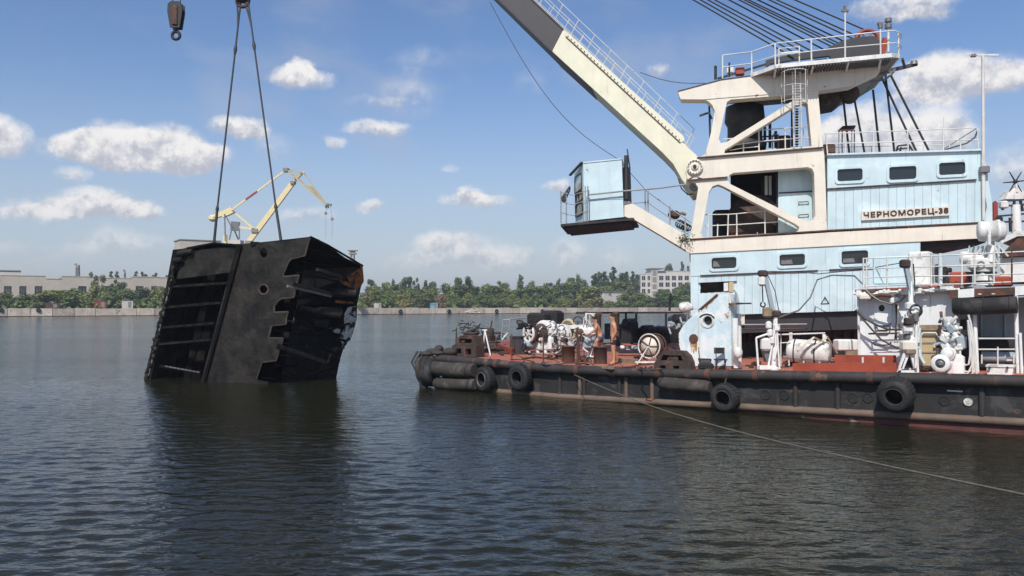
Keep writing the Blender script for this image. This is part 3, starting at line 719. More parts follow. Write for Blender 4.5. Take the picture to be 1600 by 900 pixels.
# ------------------------------------------------------------------ yellow portal crane behind the wreck
def portal_crane():
    Y = 285.; G = lambda px, py, dy=0.: PY(px, py, Y + dy)
    g = G(370, 480); g.z = QH - .1
    t = thing('portal_crane', g, 'distant yellow portal harbour crane with folded double jib behind the wreck', 'crane')
    MB().bar(G(388, 379), G(458.5, 284.5), 1.2, 1.7).build('main_boom', M['yellow'], t)
    MB().bar(G(457.5, 286), G(474, 268), .7, .9).build('boom_tip', M['yellow'], t)
    b = MB()
    for dy in (-1.1, 1.1): b.bar(G(362, 328, dy), G(446.5, 266, dy), .4, .55)
    for i in range(12):
        f = (i + .5) / 12; q = G(362, 328).lerp(G(446.5, 266), f); b.bar(q - V((0, 1.1, 0)), q + V((0, 1.1, 0)), .25, .25)
    b.build('back_stay', M['yellow'], t)
    MB().bar(G(384, 312, -1.4), G(402, 299, -1.4), .3, .7).build('red_band', M['redbox'], t)
    MB().bar(G(331, 340.5), G(363, 328.5), 1.6, 1.4).bar(G(347, 336), G(364, 328), 1.8, 2.2).build('counter_beam', M['yellow'], t)
    MB().cbox(G(333, 341), (2.6, 3.2, 2.4), (1, 0, 0), (0, 1, 0), ch=.7).build('counterweight', M['yellow'], t)
    j = MB()
    p0, p1 = G(446, 263), G(511, 321)
    for dy in (-1.0, 1.0):
        d = V((0, dy, 0)); j.bar(p0 + d, p1 + d, .5, .7)
        q0 = G(473, 268.5) + d; q1 = G(491, 293) + d; j.bar(q0, q1, .22, .22); j.bar(q1, p1 + d * .4, .25, .25)
        for i in range(9):
            f = .45 + .055 * i; a_ = p0.lerp(p1, f) + d; c_ = q1.lerp(p1 + d * .4, max(0, (f - .45) / .5)); j.bar(a_, c_, .16, .16)
            j.bar(c_, p0.lerp(p1, f + .04) + d, .14, .14)
        j.bar(G(448, 266.5) + d, q0, .2, .2); j.bar(G(461, 280) + d, q0, .3, .3)
    for i in range(14):
        f = i / 13; a_ = p0.lerp(p1, f); j.bar(a_ - V((0, 1, 0)), a_ + V((0, 1, 0)), .2, .2)
    j.build('jib', M['yellowdk'], t)
    MB().box(G(447.5, 266), (1.7, 3, 1.2)).box(G(458, 285.5), (1.4, 2.6, 1.0)).build('joint', M['slab'], t)
    MB().box(G(511, 321.5), (1.1, 1.4, 1.6)).box(G(516, 320), (.9, 1, .7)).build('jib_sheave', M['slab'], t)
    s_ = MB()
    s_.bar(G(363, 329), G(398, 358.5), .5, .6); s_.bar(G(361, 353), G(399, 358.5), .5, .7)
    s_.build('luffing_strut', M['yellow'], t)
    l = MB()
    for (a_, c_) in (((351, 334), (352, 377)), ((354, 340), (361, 353)), ((363, 354), (358, 376)), ((366, 358), (373, 377)), ((374, 357), (374, 374)), ((362, 353), (373, 374))):
        for dy in (-1.5, 1.5): l.bar(G(*a_, dy), G(*c_, dy), .35, .35)
    l.bar(G(361, 353), G(374, 354), .9, 3.2); l.build('mast_frame', M['steel'], t)
    MB().bar(G(352, 367), G(352, 381), 1.1, 1.1).build('front_post', M['yellow'], t)
    MB().box(G(399, 360.5), (2.2, 2.2, 1.3)).build('hinge', M['slab'], t)
    MB().obox(G(356, 392, -2), V((4.3, 0, 0)), V((0, 4, 0)), UP * (G(356, 375).z - G(356, 392).z)).build('machine_house', M['facadew'], t)
    MB().obox(G(383, 392, -1.5), V((2.0, 0, 0)), V((0, 3, 0)), UP * (G(356, 376).z - G(356, 392).z)).build('boom_foot', M['slab'], t)
    top = G(370, 392); MB().cyl(top, V((top.x, top.y, top.z - 1.8)), 4.4, 4.4, 20).build('slewing_ring', M['slab'], t)
    for sx in (-1, 1):
        for sy in (-1, 1):
            MB().bar(V((top.x + sx * 2.5, top.y + sy * 2.5, top.z - 1.8)), V((g.x + sx * 5, g.y + sy * 5, g.z)), 1.2, 1.2).build('portal_leg', M['yellow'], t)
    for px, py in ((509, 333), (519, 342)):
        b = MB(); a_ = G(511 if px < 515 else 516, 321.5); c_ = G(px, py); b.tube([a_, c_], .05, 4); b.tube([c_, G(px, 373)], .04, 4); b.build('hoist_rope', M['steel'], t)
        MB().cbox(c_, (.9, .6, 1.1), (1, 0, 0), (0, 1, 0), ch=.2).build('hook_block', M['slab'], t)
portal_crane()
# ================================================================== THE SLEWING CRANE
def CL_(pts, k): return [CR(x, y, k) for x, y in pts]
def cpoly(pts, k, th, holes=(), mb=None):
    mb = mb or MB(); return mb.prism(CL_(pts, k), CV * th, [CL_(h, k) for h in holes])
def rrect(x0, y0, x1, y1, r, sl=0., n=3):      # rounded rectangle in the picture, sl = slope
    pts = []
    for cx, cy, a in ((x1 - r, y1 - r, 0), (x0 + r, y1 - r, 90), (x0 + r, y0 + r, 180), (x1 - r, y0 + r, 270)):
        for i in range(n + 1):
            t = R(a + 90 * i / n); x = cx + r * math.cos(t); pts.append((x, cy + r * math.sin(t) + sl * (x - (x0 + x1) / 2)))
    return pts
lerp = lambda a, b, t: a + (b - a) * t
def ell(cx, cy, rx, ry, n=18, rot=0.):
    return [(cx + rx * math.cos(t) * math.cos(rot) - ry * math.sin(t) * math.sin(rot), cy + rx * math.cos(t) * math.sin(rot) + ry * math.sin(t) * math.cos(rot)) for t in (2 * math.pi * i / n for i in range(n))]
crane_base = CR(1260, 560, 3.0); crane_base.z = zdeck(crane_base)
crane = thing('slewing_crane', crane_base, 'pale blue and cream revolving crane tower standing on the barge', 'crane')

# --- side frames with their cut-outs, near and far
OUT = [(1078, 374), (1091, 293), (1086, 285), (1075, 282), (1070.5, 266), (1074, 254.5), (1083, 248.5), (1092, 246), (1102, 241), (1111, 207), (1117, 173), (1113, 164), (1107, 158.5), (1101, 155), (1122, 152.5), (1205, 146), (1278, 140.6), (1286, 231.5), (1288, 242), (1292.5, 360.5)]
HA = [(1095.5, 364), (1098, 370.5), (1243, 362.5), (1247.5, 360), (1249, 354.5), (1243, 350), (1130, 291), (1122, 288), (1113.5, 291), (1108, 300)]
HB = [(1137, 281), (1141, 287.5), (1246, 340), (1254, 344), (1264, 346), (1271.5, 343), (1274, 337), (1272, 270), (1269, 263.5), (1262, 261), (1146, 270), (1140, 273)]
HC = [(1123, 217), (1126, 223.5), (1135, 222), (1238, 158), (1243, 151.5), (1240, 148), (1205, 150.5), (1142, 155.5), (1136, 159)]
HD = [(1131.6, 239.5), (1268.3, 228.5), (1262, 162), (1255.5, 158.5), (1248, 162), (1132.5, 234)]
for i, k in enumerate((0., SEP)):
    cpoly(OUT, k, .62, (HA, HB, HC, HD)).build('side_frame', M['cream'], crane)
# flange strips along the beams
def strip(x0, y0, x1, y1, k, d, t, mat='rust', mb=None):
    mb = mb or MB(); a, b = CR(x0, y0, k), CR(x1, y1, k); return mb.obox(a, b - a, CV * d, UP * t)
for pts in (((1089, 247.4), (1286, 231.3)), ((1075, 282.6), (1137, 277.6)), ((1077, 375), (1292, 361.3)), ((1292.6, 361), (1556, 347.6))):
    strip(*pts[0], *pts[1], -.10, .16, .055).build('flange', M['rust'], crane)
# pivot bearing
pv = CR(1085.5, 261, -.02)
MB().lathe(pv + CV * .03, -CV, [(.34, 0), (.34, .10), (.29, .12), (.25, .12), (.245, .08), (.15, .08), (.145, .13), (.07, .13), (.068, .02), (0, .02)], 28).build('pivot_bearing', M['cream'], crane)
b = MB()
for i in range(14):
    a = i * 2 * math.pi / 14; q = pv + CU * .27 * math.cos(a) + UP * .27 * math.sin(a); b.cyl(q - CV * .09, q - CV * .13, .022, n=6)
b.build('bearing_bolts', M['rustdk'], crane)
MB().cyl(pv - CV * .06, pv - CV * .16, .07, n=12).build('pivot_pin', M['dark'], crane)
for (a, c) in (((1083, 276), (1074, 281.5)), ((1090, 277), (1101, 280))): MB().bar(CR(*a, -.02), CR(*c, -.02), .03, .03).build('stiffener', M['rustdk'], crane)
# decks between the frames
cpoly([(1092, 247), (1286, 231.5), (1286, 236), (1092, 252)], .622, SEP - .63).build('upper_floor', M['rustdk'], crane)
cpoly([(1082, 375), (1292, 361.6), (1292, 367), (1082, 380)], .05, SEP + .5).build('lower_floor', M['rustdk'], crane)
# --- cream belt round the house
cpoly([(1077, 375.6), (1556.5, 348.3), (1556.5, 371), (1077, 396)], -.05, 7.2).build('belt', M['cream'], crane)
for x in (1183, 1420, 1150): strip(x, 389 - (x - 1077) * .05, x + .8, 389 - (x - 1077) * .05, -.062, .02, .55).build('weld_seam', M['cream'], crane)
cpoly([(1439, 378.6), (1540, 373), (1540, 379), (1520, 386), (1500, 384), (1490, 389), (1470, 386), (1439, 391)], .35, 4.5).build('turntable_rim', M['dark'], crane)
MB().prism([CR(1440, 377.6, .2), CR(1556, 371.4, .2), CR(1556, 371.4, .2) + CV * 6.6, CR(1440, 377.6, .2) + CV * 6.6], UP * -.06).build('belt_underside', M['dark'], crane)  # dark sheet, shade put into its colour to cover the deck's red bounce
# --- lower house: core, smooth band with windows, lower row of panels
top_l = lambda x: 396.4 - (x - 1077) * .0515
seam_l = lambda x: 431.4 - (x - 1094) * .0435
bot_l = lambda x: 493.6 - (x - 1079) * .031
cpoly([(1081, 398), (1437, top_l(1437) + 1), (1437, bot_l(1437)), (1081, bot_l(1081))], .10, 6.9, ([(1094, 441), (1146, 438.5), (1146, 456), (1094, 458.5)],)).build('lower_house_core', M['blue'], crane)
wins = [(1111, 401.5, 1151.5, 420.5), (1217, 396.5, 1258.5, 415.8), (1314, 391, 1357, 413.3)]
cpoly([(1079, top_l(1079)), (1438, top_l(1438)), (1438, seam_l(1438) - .4), (1079, seam_l(1079) - .4)], 0, .12, [rrect(x0 + 1, y0 + 1, x1 - 1, y1 - 1, 4, -.045) for x0, y0, x1, y1 in wins]).build('lower_house_wall', M['blue'], crane)
def house_window(x0, y0, x1, y1, k, sl=-.045, frame_mat='blue', open_=False):
    o = rrect(x0 - 3.2, y0 - 3.2, x1 + 3.2, y1 + 3.2, 6, sl); i = rrect(x0 + .6, y0 + .6, x1 - .6, y1 - .6, 4, sl)
    w = cpoly(o, k - .05, .08, (i,)).build('window', M[frame_mat], crane)
    cpoly(rrect(x0 + .4, y0 + .4, x1 - .4, y1 - .4, 4, sl), k + .05, .03).build('pane', M['glass'], w)
    return w
for j, wd_ in enumerate(wins):
    w = house_window(*wd_, 0.)
    x0, y0, x1, y1 = wd_
    cpoly([(x0 + 3, y1 - 4), (x0 + 14, y1 - 4), (x0 + 10, y0 + 8), (x0 + 4, y0 + 6)] if j == 0 else [(x0 + 3, y1 - 3), (x0 + 22, y1 - 3.5), (x0 + 20, y1 - 10), (x0 + 4, y1 - 9)], .035, .008).build('curtain', M['steel'], w)
strip(1094, 431.6, 1278, 423.6, -.06, .08, .05).build('seam_strip', M['rustdk'], crane)
strip(1296, 422.6, 1438, 416.6, -.06, .08, .05).build('seam_strip', M['rustdk'], crane)
x = 1079.; i = 0
while x < 1437:
    x1 = min(1438, x + 12.05); e = .2
    a, c = x + e, x1 - e
    def pan(ya, yb): cpoly([(a, ya(a)), (c, ya(c)), (c, yb(c)), (a, yb(a))], random.uniform(-.004, .008), .09).build('wall_panel', M['blue'], crane)
    if x1 > 1095 and x < 1146:
        pan(lambda q: seam_l(q) + .4, lambda q: 441.5 - (q - 1094) * .045); pan(lambda q: 458.8 - (q - 1094) * .045, bot_l)
    else: pan(lambda q: seam_l(q) + .4, bot_l)
    x = x1; i += 1
cpoly([(1095, 441.8), (1145, 439.6), (1145, 455.4), (1095, 457.8)], .9, .05).build('recess_back', M['rust'], crane)
MB().obox(CR(1131, 455, .0), CR(1138, 454.5, 0) - CR(1131, 455, 0), CV * .3, UP * .34).build('junction_box', M['white'], crane)
MB().obox(CR(1139, 456.5, -.03), CR(1146, 456, 0) - CR(1139, 456.5, 0), CV * .3, UP * .42).build('recess_shutter', M['tan'], crane)
# warning triangle
tri = [(1289, 463), (1296.3, 474.6), (1282, 475.2)]; tri_i = [(1289, 465.5), (1294.2, 473.6), (1284, 474)]
cpoly(tri, -.02, .012, (tri_i,)).build('warning_triangle', M['letter'], crane)
cpoly([(1288.5, 467.5), (1289.6, 467.5), (1289.3, 471), (1288.8, 471)], -.02, .012).build('warning_mark', M['letter'], crane)
# black skirt and slewing ring
cpoly([(1083, 493.5), (1437, 483), (1437, 511), (1083, 523)], .22, 6.5).build('skirt', M['charcoal'], crane)
cpoly([(1157, 490.5), (1163.5, 490.3), (1163.5, 508), (1157, 508.2)], .1, .2).build('skirt_bracket', M['cream'], crane)
rc = CR(1262, 515, 3.6); zb = zdeck(rc)
MB().cyl(V((rc.x, rc.y, zb - .1)), V((rc.x, rc.y, rc.z + .2)), 2.9, 2.9, 40).build('slewing_ring', M['dark'], crane)
for i in range(40):
    a = i * 2 * math.pi / 40; MB().box(V((rc.x, rc.y, rc.z - .25)) + V((math.cos(a), math.sin(a), 0)) * 2.95, (.12, .12, .5)).build('ring_tooth', M['rustdk'], crane)
# --- upper house
bot_u = lambda x: 361 - (x - 1290) * .0545
cpoly([(1292.6, 243.2), (1536, 235.2), (1555.5, 347), (1292.6, 360.8)], .30, 6.4).build('upper_house_core', M['blue'], crane)
seam_u = lambda x: 296 - (x - 1290) * .062
top_u = lambda x: 242.4 - (x - 1290) * .029
re = lambda y: 1537 + (y - 235) * .172
uw = [(1307.5, 263, 1348.5, 283.6), (1388.5, 259.3, 1432.5, 281.4), (1466.5, 253, 1509, 273.8)]
cpoly([(1292.8, top_u(1292)), (1537, top_u(1537)), (re(281), 280.6), (1292.8, seam_u(1292.8) - .4)], .18, .125, [rrect(x0 + 1, y0 + 1, x1 - 1, y1 - 1, 4, -.05) for x0, y0, x1, y1 in uw]).build('upper_house_wall', M['blue'], crane)
house_window(*uw[0], .18, -.05); house_window(*uw[1], .18, -.05); house_window(*uw[2], .18, -.05)
strip(1293, seam_u(1293) + .2, 1526, seam_u(1526) + .2, .10, .1, .05).build('seam_strip', M['rustdk'], crane)
x = 1292.8
while x < 1552:
    x1 = min(x + 13.55, 1556); e = .2
    yt = lambda q: seam_u(q) + .5
    if x1 > 1540: pts = [(x + e, yt(x) if x < 1545 else 300), (re(seam_u(1545)) - 1.2, yt(1545)), (re(346) - .5, bot_u(1555) - .2), (x + e, bot_u(x))]
    else: pts = [(x + e, yt(x)), (x1 - e, yt(x1)), (x1 - e, bot_u(x1)), (x + e, bot_u(x))]
    cpoly(pts, .182 + random.uniform(-.003, .006), .115).build('wall_panel', M['blue'], crane)
    if x1 > 1540: break
    x = x1
strip(1292.6, 242.6, 1538, 235, .06, 6.8, .07).build('roof', M['blue'], crane)
# recessed blue wall and dark machinery behind the lower opening
cpoly([(1216, 258), (1292, 253), (1292, 362.5), (1216, 366.5)], .95, .1).build('recessed_wall', M['blue'], crane)
strip(1217, 302.5, 1290, 298.5, .92, .03, .05).build('seam_strip', M['rustdk'], crane)
x = 1217.
while x < 1285:
    cpoly([(x + .3, 303 - (x - 1217) * .05), (x + 9.4, 302.6 - (x - 1217) * .05), (x + 9.4, 362), (x + .3, 362.5)], .935, .02).build('wall_panel', M['blue'], crane); x += 9.7
for yy, w in ((316, 8), (336, 8)): MB().tube([CR(1248, yy + 4, .9), CR(1248, yy, .84), CR(1263, yy - 1, .84), CR(1263, yy + 3, .9)], .022, 5).build('grab_rail', M['rustdk'], crane)
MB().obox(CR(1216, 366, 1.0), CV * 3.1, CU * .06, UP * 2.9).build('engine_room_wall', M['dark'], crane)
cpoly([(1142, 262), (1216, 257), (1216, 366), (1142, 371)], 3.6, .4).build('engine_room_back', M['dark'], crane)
q = CR(1176, 366, 2.2); q.z += .45
MB().lathe(q - CV * 1.0, CV, [(0, 0), (1.15, 0), (1.15, .1), (.8, .12), (.8, 1.9), (1.15, 1.92), (1.15, 2.0), (0, 2.0)], 28).build('hoist_drum', M['rustdk'], crane)
MB().cbox(CR(1135, 352, 3.0), (1.2, 1.1, 1.3), CU, CV, ch=.1).build('drive_motor', M['dark'], crane)
MB().cbox(CR(1207, 340, 2.4), (.9, 1.2, 3.4), CU, CV, ch=.06).build('switch_cabinet', M['dark'], crane)
b = MB()
for px in (1197, 1203): b.bar(CR(px, 305, 1.6), CR(px, 275, 1.6), .1, .1)
b.build('cable_post', M['rail'], crane)
# upper machinery
q = CR(1164, 237, 2.1)
MB().lathe(q, UP, [(0, 0), (.86, 0), (.92, .3), (.74, .5), (.74, 1.1), (.86, 1.3), (.8, 1.95), (.3, 2.15), (0, 2.15)], 22).build('vertical_winch', M['dark'], crane)
MB().cbox(CR(1224, 224, 2.4), (.55, .5, .62), CU, CV, ch=.05).build('control_box', M['rust'], crane)
b = MB()
for px, y0, y1, k in ((1195, 232, 196, 2.5), (1203, 231, 190, 2.6), (1238, 229, 150, 3.2), (1245, 229, 170, 1.6), (1212, 231, 205, 2.9)): MB().bar(CR(px, y0, k), CR(px, y1, k), .1, .1).build('machine_support', M['dark'], crane)
for yy in (214, 222): MB().bar(CR(1190, yy, 2.5), CR(1215, yy - 2, 2.5), .06, .06).build('support_rung', M['dark'], crane)
b = MB(); b.tube([CR(1207, 232, 1.3), CR(1207, 212, 1.3), CR(1209, 210, 1.4), CR(1216, 210, 1.6), CR(1216, 232, 1.6)], .03, 6); b.tube([CR(1207, 221, 1.3), CR(1216, 221, 1.6)], .03, 6); b.build('stand', M['railgrey'], crane)
# --- railings on the crane floors
def railing(posts, tops, mids, k, parent=crane, name='railing', mat='rail', r=.028, rr=.022):
    kk = k if isinstance(k, (list, tuple)) else [k] * len(posts)
    b = MB()
    for (x0, y0, x1, y1), q in zip(posts, kk): b.cyl(CR(x0, y0, q), CR(x1, y1, q), r, n=6)
    for ln in [tops] + list(mids):
        lk = k if isinstance(k, (list, tuple)) and len(k) == len(ln) else [kk[0]] * len(ln)
        b.tube([CR(x, y, q) for (x, y), q in zip(ln, lk)], rr, 5)
    return b.build(name, M[mat], parent)
railing([(1106, 370.5, 1107, 335), (1137, 369, 1138, 335.5), (1151.5, 368, 1151, 334), (1195.5, 365, 1195, 329), (1121, 370, 1121.5, 350)], [(1101, 335.5), (1138, 335), (1151, 334), (1195, 329.5), (1212, 327.5)], [[(1101, 353), (1151, 351), (1195, 348), (1216, 346.5)]], .5)
railing([(1161.7, 238, 1161.5, 222), (1186, 236, 1185.5, 203), (1227, 233, 1226.8, 201), (1256, 230.5, 1255, 200)], [(1170, 205), (1186, 203.4), (1227, 200.5), (1269, 196.8)], [[(1140, 237 - 2), (1161, 231), (1186, 229)], [(1128, 217.5), (1145, 216.5)], [(1150, 226), (1186, 221), (1227, 217.5), (1267, 215)]], .52)
railing([(1293, 241, 1290, 208.5), (1321, 240.5, 1321, 206), (1365.5, 239, 1365, 206), (1419, 237, 1418, 204), (1474, 236, 1473.5, 202.5), (1500, 236, 1501, 221), (1529, 235, 1527, 200)], [(1288, 209), (1321, 207.8), (1365, 206), (1418, 204), (1473, 202), (1524, 199.5), (1529, 202)], [[(1290, 224.6), (1365, 222.5), (1418, 221), (1474, 219.5), (1528, 218.5)]], .35)
b = MB()
for k in (3.4, 6.6):
    for x0 in (1300, 1345, 1390, 1435, 1480, 1525): b.cyl(CR(x0, 242, .35) + CV * k, CR(x0, 206.5 - (x0 - 1290) * .03, .35) + CV * k, .02, n=5)
    for yy in (206.5, 223): b.tube([CR(1292, yy, .35) + CV * k, CR(1528, yy - 7, .35) + CV * k], .016, 4)
b.build('railing', M['rail'], crane)
MB().tube([CR(1527, 200, .35), CR(1527, 200, .35) + CV * 6.4], .02, 5).build('end_rail', M['railgrey'], crane)
# frames and hatch on the roof
t = MB(); 
for x0, k in ((1311, 1.0), (1331, 1.0), (1316, 2.0), (1335, 2.0)): t.cyl(CR(x0, 241, k), CR(x0, 203, k), .03, n=5)
t.tube([CR(1311, 226, 1.), CR(1331, 220, 1.)], .02, 4); t.build('roof_stand', M['railgrey'], crane)
MB().prism([CR(1309, 205.5, .9), CR(1333, 204.5, .9), CR(1337, 197.5, 2.1), CR(1317, 198.5, 2.1)], UP * .05).build('tilted_hatch', M['rust'], crane)
t = MB()
for (a, c) in (((1400, 238), (1403, 228)), ((1403, 228), (1420, 226)), ((1420, 226), (1427, 237)), ((1406, 238), (1408, 230)), ((1420, 226), (1420, 237)), ((1403, 233), (1424, 231))): t.bar(CR(*a, 1.2), CR(*c, 1.2), .06, .06)
t.build('skylight_frame', M['dark'], crane)
MB().cbox(CR(1294, 236, .9), (.5, .5, .5), CU, CV, ch=.05).build('vent_box', M['rust'], crane)
MB().tube([CR(1474, 236, 1.0), CR(1474.5, 183, 1.0)], .012, 4).build('whip_aerial', M['rail'], crane)
MB().tube([CR(1470, 236, .5), CR(1490, 230, .4), CR(1510, 224, .35), CR(1523, 215, .35), CR(1527, 205, .35)], .03, 5).build('hanging_cable', M['charcoal'], crane)
# --- top girders, belly plate, walkway
TG = [(1059.5, 142.5), (1061, 149), (1064, 155), (1100, 155.3), (1122, 153.3), (1205, 146.8), (1278, 141.6), (1329.5, 134.5), (1374, 113.5), (1378, 100), (1320, 106), (1173, 118.3), (1127, 124.5)]
for k in (-.03, SEP - .03): cpoly(TG, k, .68).build('top_girder', M['cream'], crane)
for k in (-.05, SEP - .05): cpoly([(1059.3, 141.7), (1127, 123.7), (1173, 117.6), (1173, 119), (1127, 125.2), (1059.3, 143.3)], k, .72).build('girder_flange', M['rust'], crane)
for x in (1122, 1276): cpoly([(x, 126 - (x - 1122) * .09), (x + .8, 126 - (x - 1122) * .09), (x + .8, 152.5 - (x - 1122) * .074), (x, 152.5 - (x - 1122) * .074)], -.045, .02).build('weld_seam', M['cream'], crane)
cpoly([(1278, 138), (1329.5, 131), (1374, 110), (1378, 101), (1372, 116), (1330, 136.2), (1278, 143)], .66, SEP - .70).build('belly_plate', M['slab'], crane)
cpoly([(1122, 128), (1280, 116), (1280, 121), (1122, 133)], .66, SEP - .70).build('girder_deck', M['slab'], crane)
cpoly([(1284, 142), (1322, 137), (1322, 150), (1312, 158), (1296, 161), (1284, 163)], 1.2, 2.0).build('sheave_housing', M['rustdk'], crane)
MB().lathe(CR(1329, 146, 1.1), CV, [(0, 0), (.36, 0), (.36, .06), (.26, .1), (.26, .25), (.36, .3), (.36, .36), (0, .36)], 20).build('lower_sheave', M['rustdk'], crane)
# walkway
wk = [CR(1173, 117.8, 0), CR(1212, 103.8, -1.0), CR(1320, 93.4, -1.0), CR(1393, 86.3, -1.0), CR(1405, 87.5, -.5)]
wz = [p.copy() for p in wk]
far = [wk[4] + CV * 2.2, wk[4] + CV * 4.6, wk[3] + CV * 6.3, wk[2] + CV * 6.3, wk[1] + CV * 6.3, wk[0] + CV * 5.0]
MB().prism(wk + far, UP * -.06).build('walkway_plate', M['slab'], crane)
b = MB(); b.bar(wk[0], wk[1], .05, .16); b.bar(wk[1], wk[2], .05, .16); b.bar(wk[2], wk[3], .05, .16); b.bar(wk[3], wk[4], .05, .16); b.bar(wk[4], far[0], .05, .16); b.bar(far[0], far[1], .05, .16); b.build('walkway_edge', M['white'], crane)
b = MB()
for i in range(46):
    t_ = i / 45; p = wk[1].lerp(wk[2], t_ * 2) if t_ < .5 else wk[2].lerp(wk[3], t_ * 2 - 1); b.bar(p - UP * .10, p - UP * .10 + CV * 1.0, .03, .09)
b.build('grating_bars', M['steel'], crane)
for x0, y0 in ((1212, 105), (1270, 99.5), (1325, 94.5), (1376, 89)):
    a = CR(x0, y0, -.95); c = CR(x0 - 3, y0 + 17, -.04); MB().bar(a - UP * .1, c, .07, .09).build('bracket', M['cream'], crane)
wkr = [(1129, 122, 1129, 86.5, .1), (1174.5, 117, 1174.5, 81, .02), (1211.5, 104.5, 1211, 68, -1.0), (1268, 98.5, 1267.5, 61.5, -1.0), (1320.5, 93.5, 1320.5, 52, -1.0), (1376, 88, 1375.5, 48, -1.0), (1404, 87, 1403.5, 52, -.5)]
b = MB()
for (x0, y0, x1, y1, k) in wkr: b.cyl(CR(x0, y0, k), CR(x1, y1, k), .034, n=6)
b.tube([CR(1129, 86.5, .1), CR(1174.5, 81, .02), CR(1211, 68, -1), CR(1267.5, 61.5, -1), CR(1320.5, 55.5, -1), CR(1376, 49.5, -1), CR(1398, 48, -1), CR(1407, 52, -.5), CR(1408, 54, .8), CR(1408, 60, 3)], .026, 6)
b.tube([CR(1129, 105, .1), CR(1174.5, 99, .02), CR(1211, 87, -1), CR(1267.5, 80, -1), CR(1320.5, 74, -1), CR(1376, 69, -1), CR(1398, 67, -1), CR(1407, 70, -.5), CR(1408, 72, .8), CR(1408, 76, 3)], .022, 6)
b.build('walkway_railing', M['rail'], crane)
b = MB(); f0 = [(p + CV * 6.2) for p in (CR(1211.5, 104.5, -1), CR(1268, 98.5, -1), CR(1320.5, 93.5, -1), CR(1376, 88, -1))]
for p in f0: b.cyl(p, p + UP * 1.0, .03, n=5)
b.tube([p + UP * 1.0 for p in f0], .022, 5); b.tube([p + UP * .5 for p in f0], .02, 5); b.build('walkway_railing', M['rail'], crane)
b = MB()
for x0 in (1217, 1249): b.cyl(CR(x0, 103, -.9), CR(x0, 75 - (x0 - 1217) * .1, -.9), .03, n=5)
b.tube([CR(1217, 76, -.9), CR(1249, 73, -.9)], .02, 5); b.tube([CR(1219, 84, -.6), CR(1249, 81, -.6)], .05, 5); b.build('gate_rail', M['rail'], crane)
# luffing gear beams with red sheaves
LG = [(1197, 94), (1215, 89), (1290, 76.5), (1313, 64.5), (1340, 57.5), (1368, 56), (1376, 66), (1374, 88), (1342, 92.5), (1301, 95.5), (1296, 87), (1240, 93.5), (1204, 99.5), (1197, 105)]
for k in (.95, 2.95): cpoly(LG, k, .22).build('luffing_bracket', M['charcoal'], crane)
for k in (1.25, 1.65, 2.05, 2.45):
    c = CR(1355, 64, k); w = MB().torus(c, CV, .45, .075, 28, 8).build('sheave', M['redox'], crane)
    b = MB()
    for i in range(6):
        a = i * math.pi / 3; b.bar(c, c + (CU * math.cos(a) + UP * math.sin(a)) * .42, .08, .05)
    b.cyl(c - CV * .08, c + CV * .08, .11, n=10); b.build('spokes', M['redox'], w)
MB().bar(CR(1336, 78, 1.2), CR(1352, 92, 1.2), .16, .18).build('red_link', M['redox'], crane)
MB().bar(CR(1384, 60, .9), CR(1378, 84, .9), .16, .22).build('red_lever', M['redox'], crane)
cpoly([(1272, 93), (1292, 91), (1292, 96), (1272, 98)], 1.2, 1.2).build('grease_box', M['charcoal'], crane)
# lamps and aerials on the platform
def pole(name, x, y0, y1, k, r, headf, mat='rail'):
    p = MB().cyl(CR(x, y0, k), CR(x, y1, k), r, n=7).build(name, M[mat], crane); b = headf(MB(), CR(x, y1, k)); b.build('lamp', M['steel'], p)
pole('signal_pole', 1388, 87, 44, -.7, .05, lambda b, p: b.cyl(p, p + UP * .16, .13, n=12).cyl(p + UP * .16, p + UP * .24, .08, n=10).cyl(p + UP * .24, p + UP * .38, .13, n=12))
pole('signal_pole', 1375.5, 52, 44, -.95, .035, lambda b, p: b.cyl(p, p + UP * .12, .09, n=10).box(p + UP * .17, (.2, .12, .1)))
pole('signal_pole', 1320.5, 60, 17, -1.0, .032, lambda b, p: b.box(p, (.26, .1, .08)).box(p + UP * .12, (.1, .1, .16)))
b = MB(); b.bar(CR(1362, 117, 2.2), CR(1433, 100, 2.2), .14, .14); b.bar(CR(1410, 92, 1.0), CR(1414, 106, 2.2), .09, .09); b.build('rear_outrigger', M['charcoal'], crane)
MB().cyl(CR(1428, 101, 2.2), CR(1428, 95, 2.2), .16, .12, 12).build('outrigger_lamp', M['steel'], crane)
b = MB(); b.bar(CR(1121, 123, 1.), CR(1198, 100, 1.), .08, .08); b.cyl(CR(1118, 124, .6), CR(1118, 103, .6), .06, n=6); b.cyl(CR(1139.5, 120, .6), CR(1139.5, 98, .6), .04, n=6); b.build('platform_rods', M['dark'], crane)
MB().cbox(CR(1156, 112, .7), (.36, .34, .32), CU, CV, ch=.03).build('orange_box', M['redox'], crane)
MB().cbox(CR(1141, 112, .8), (.3, .3, .3), CU, CV, ch=.03).build('white_box', M['white'], crane)
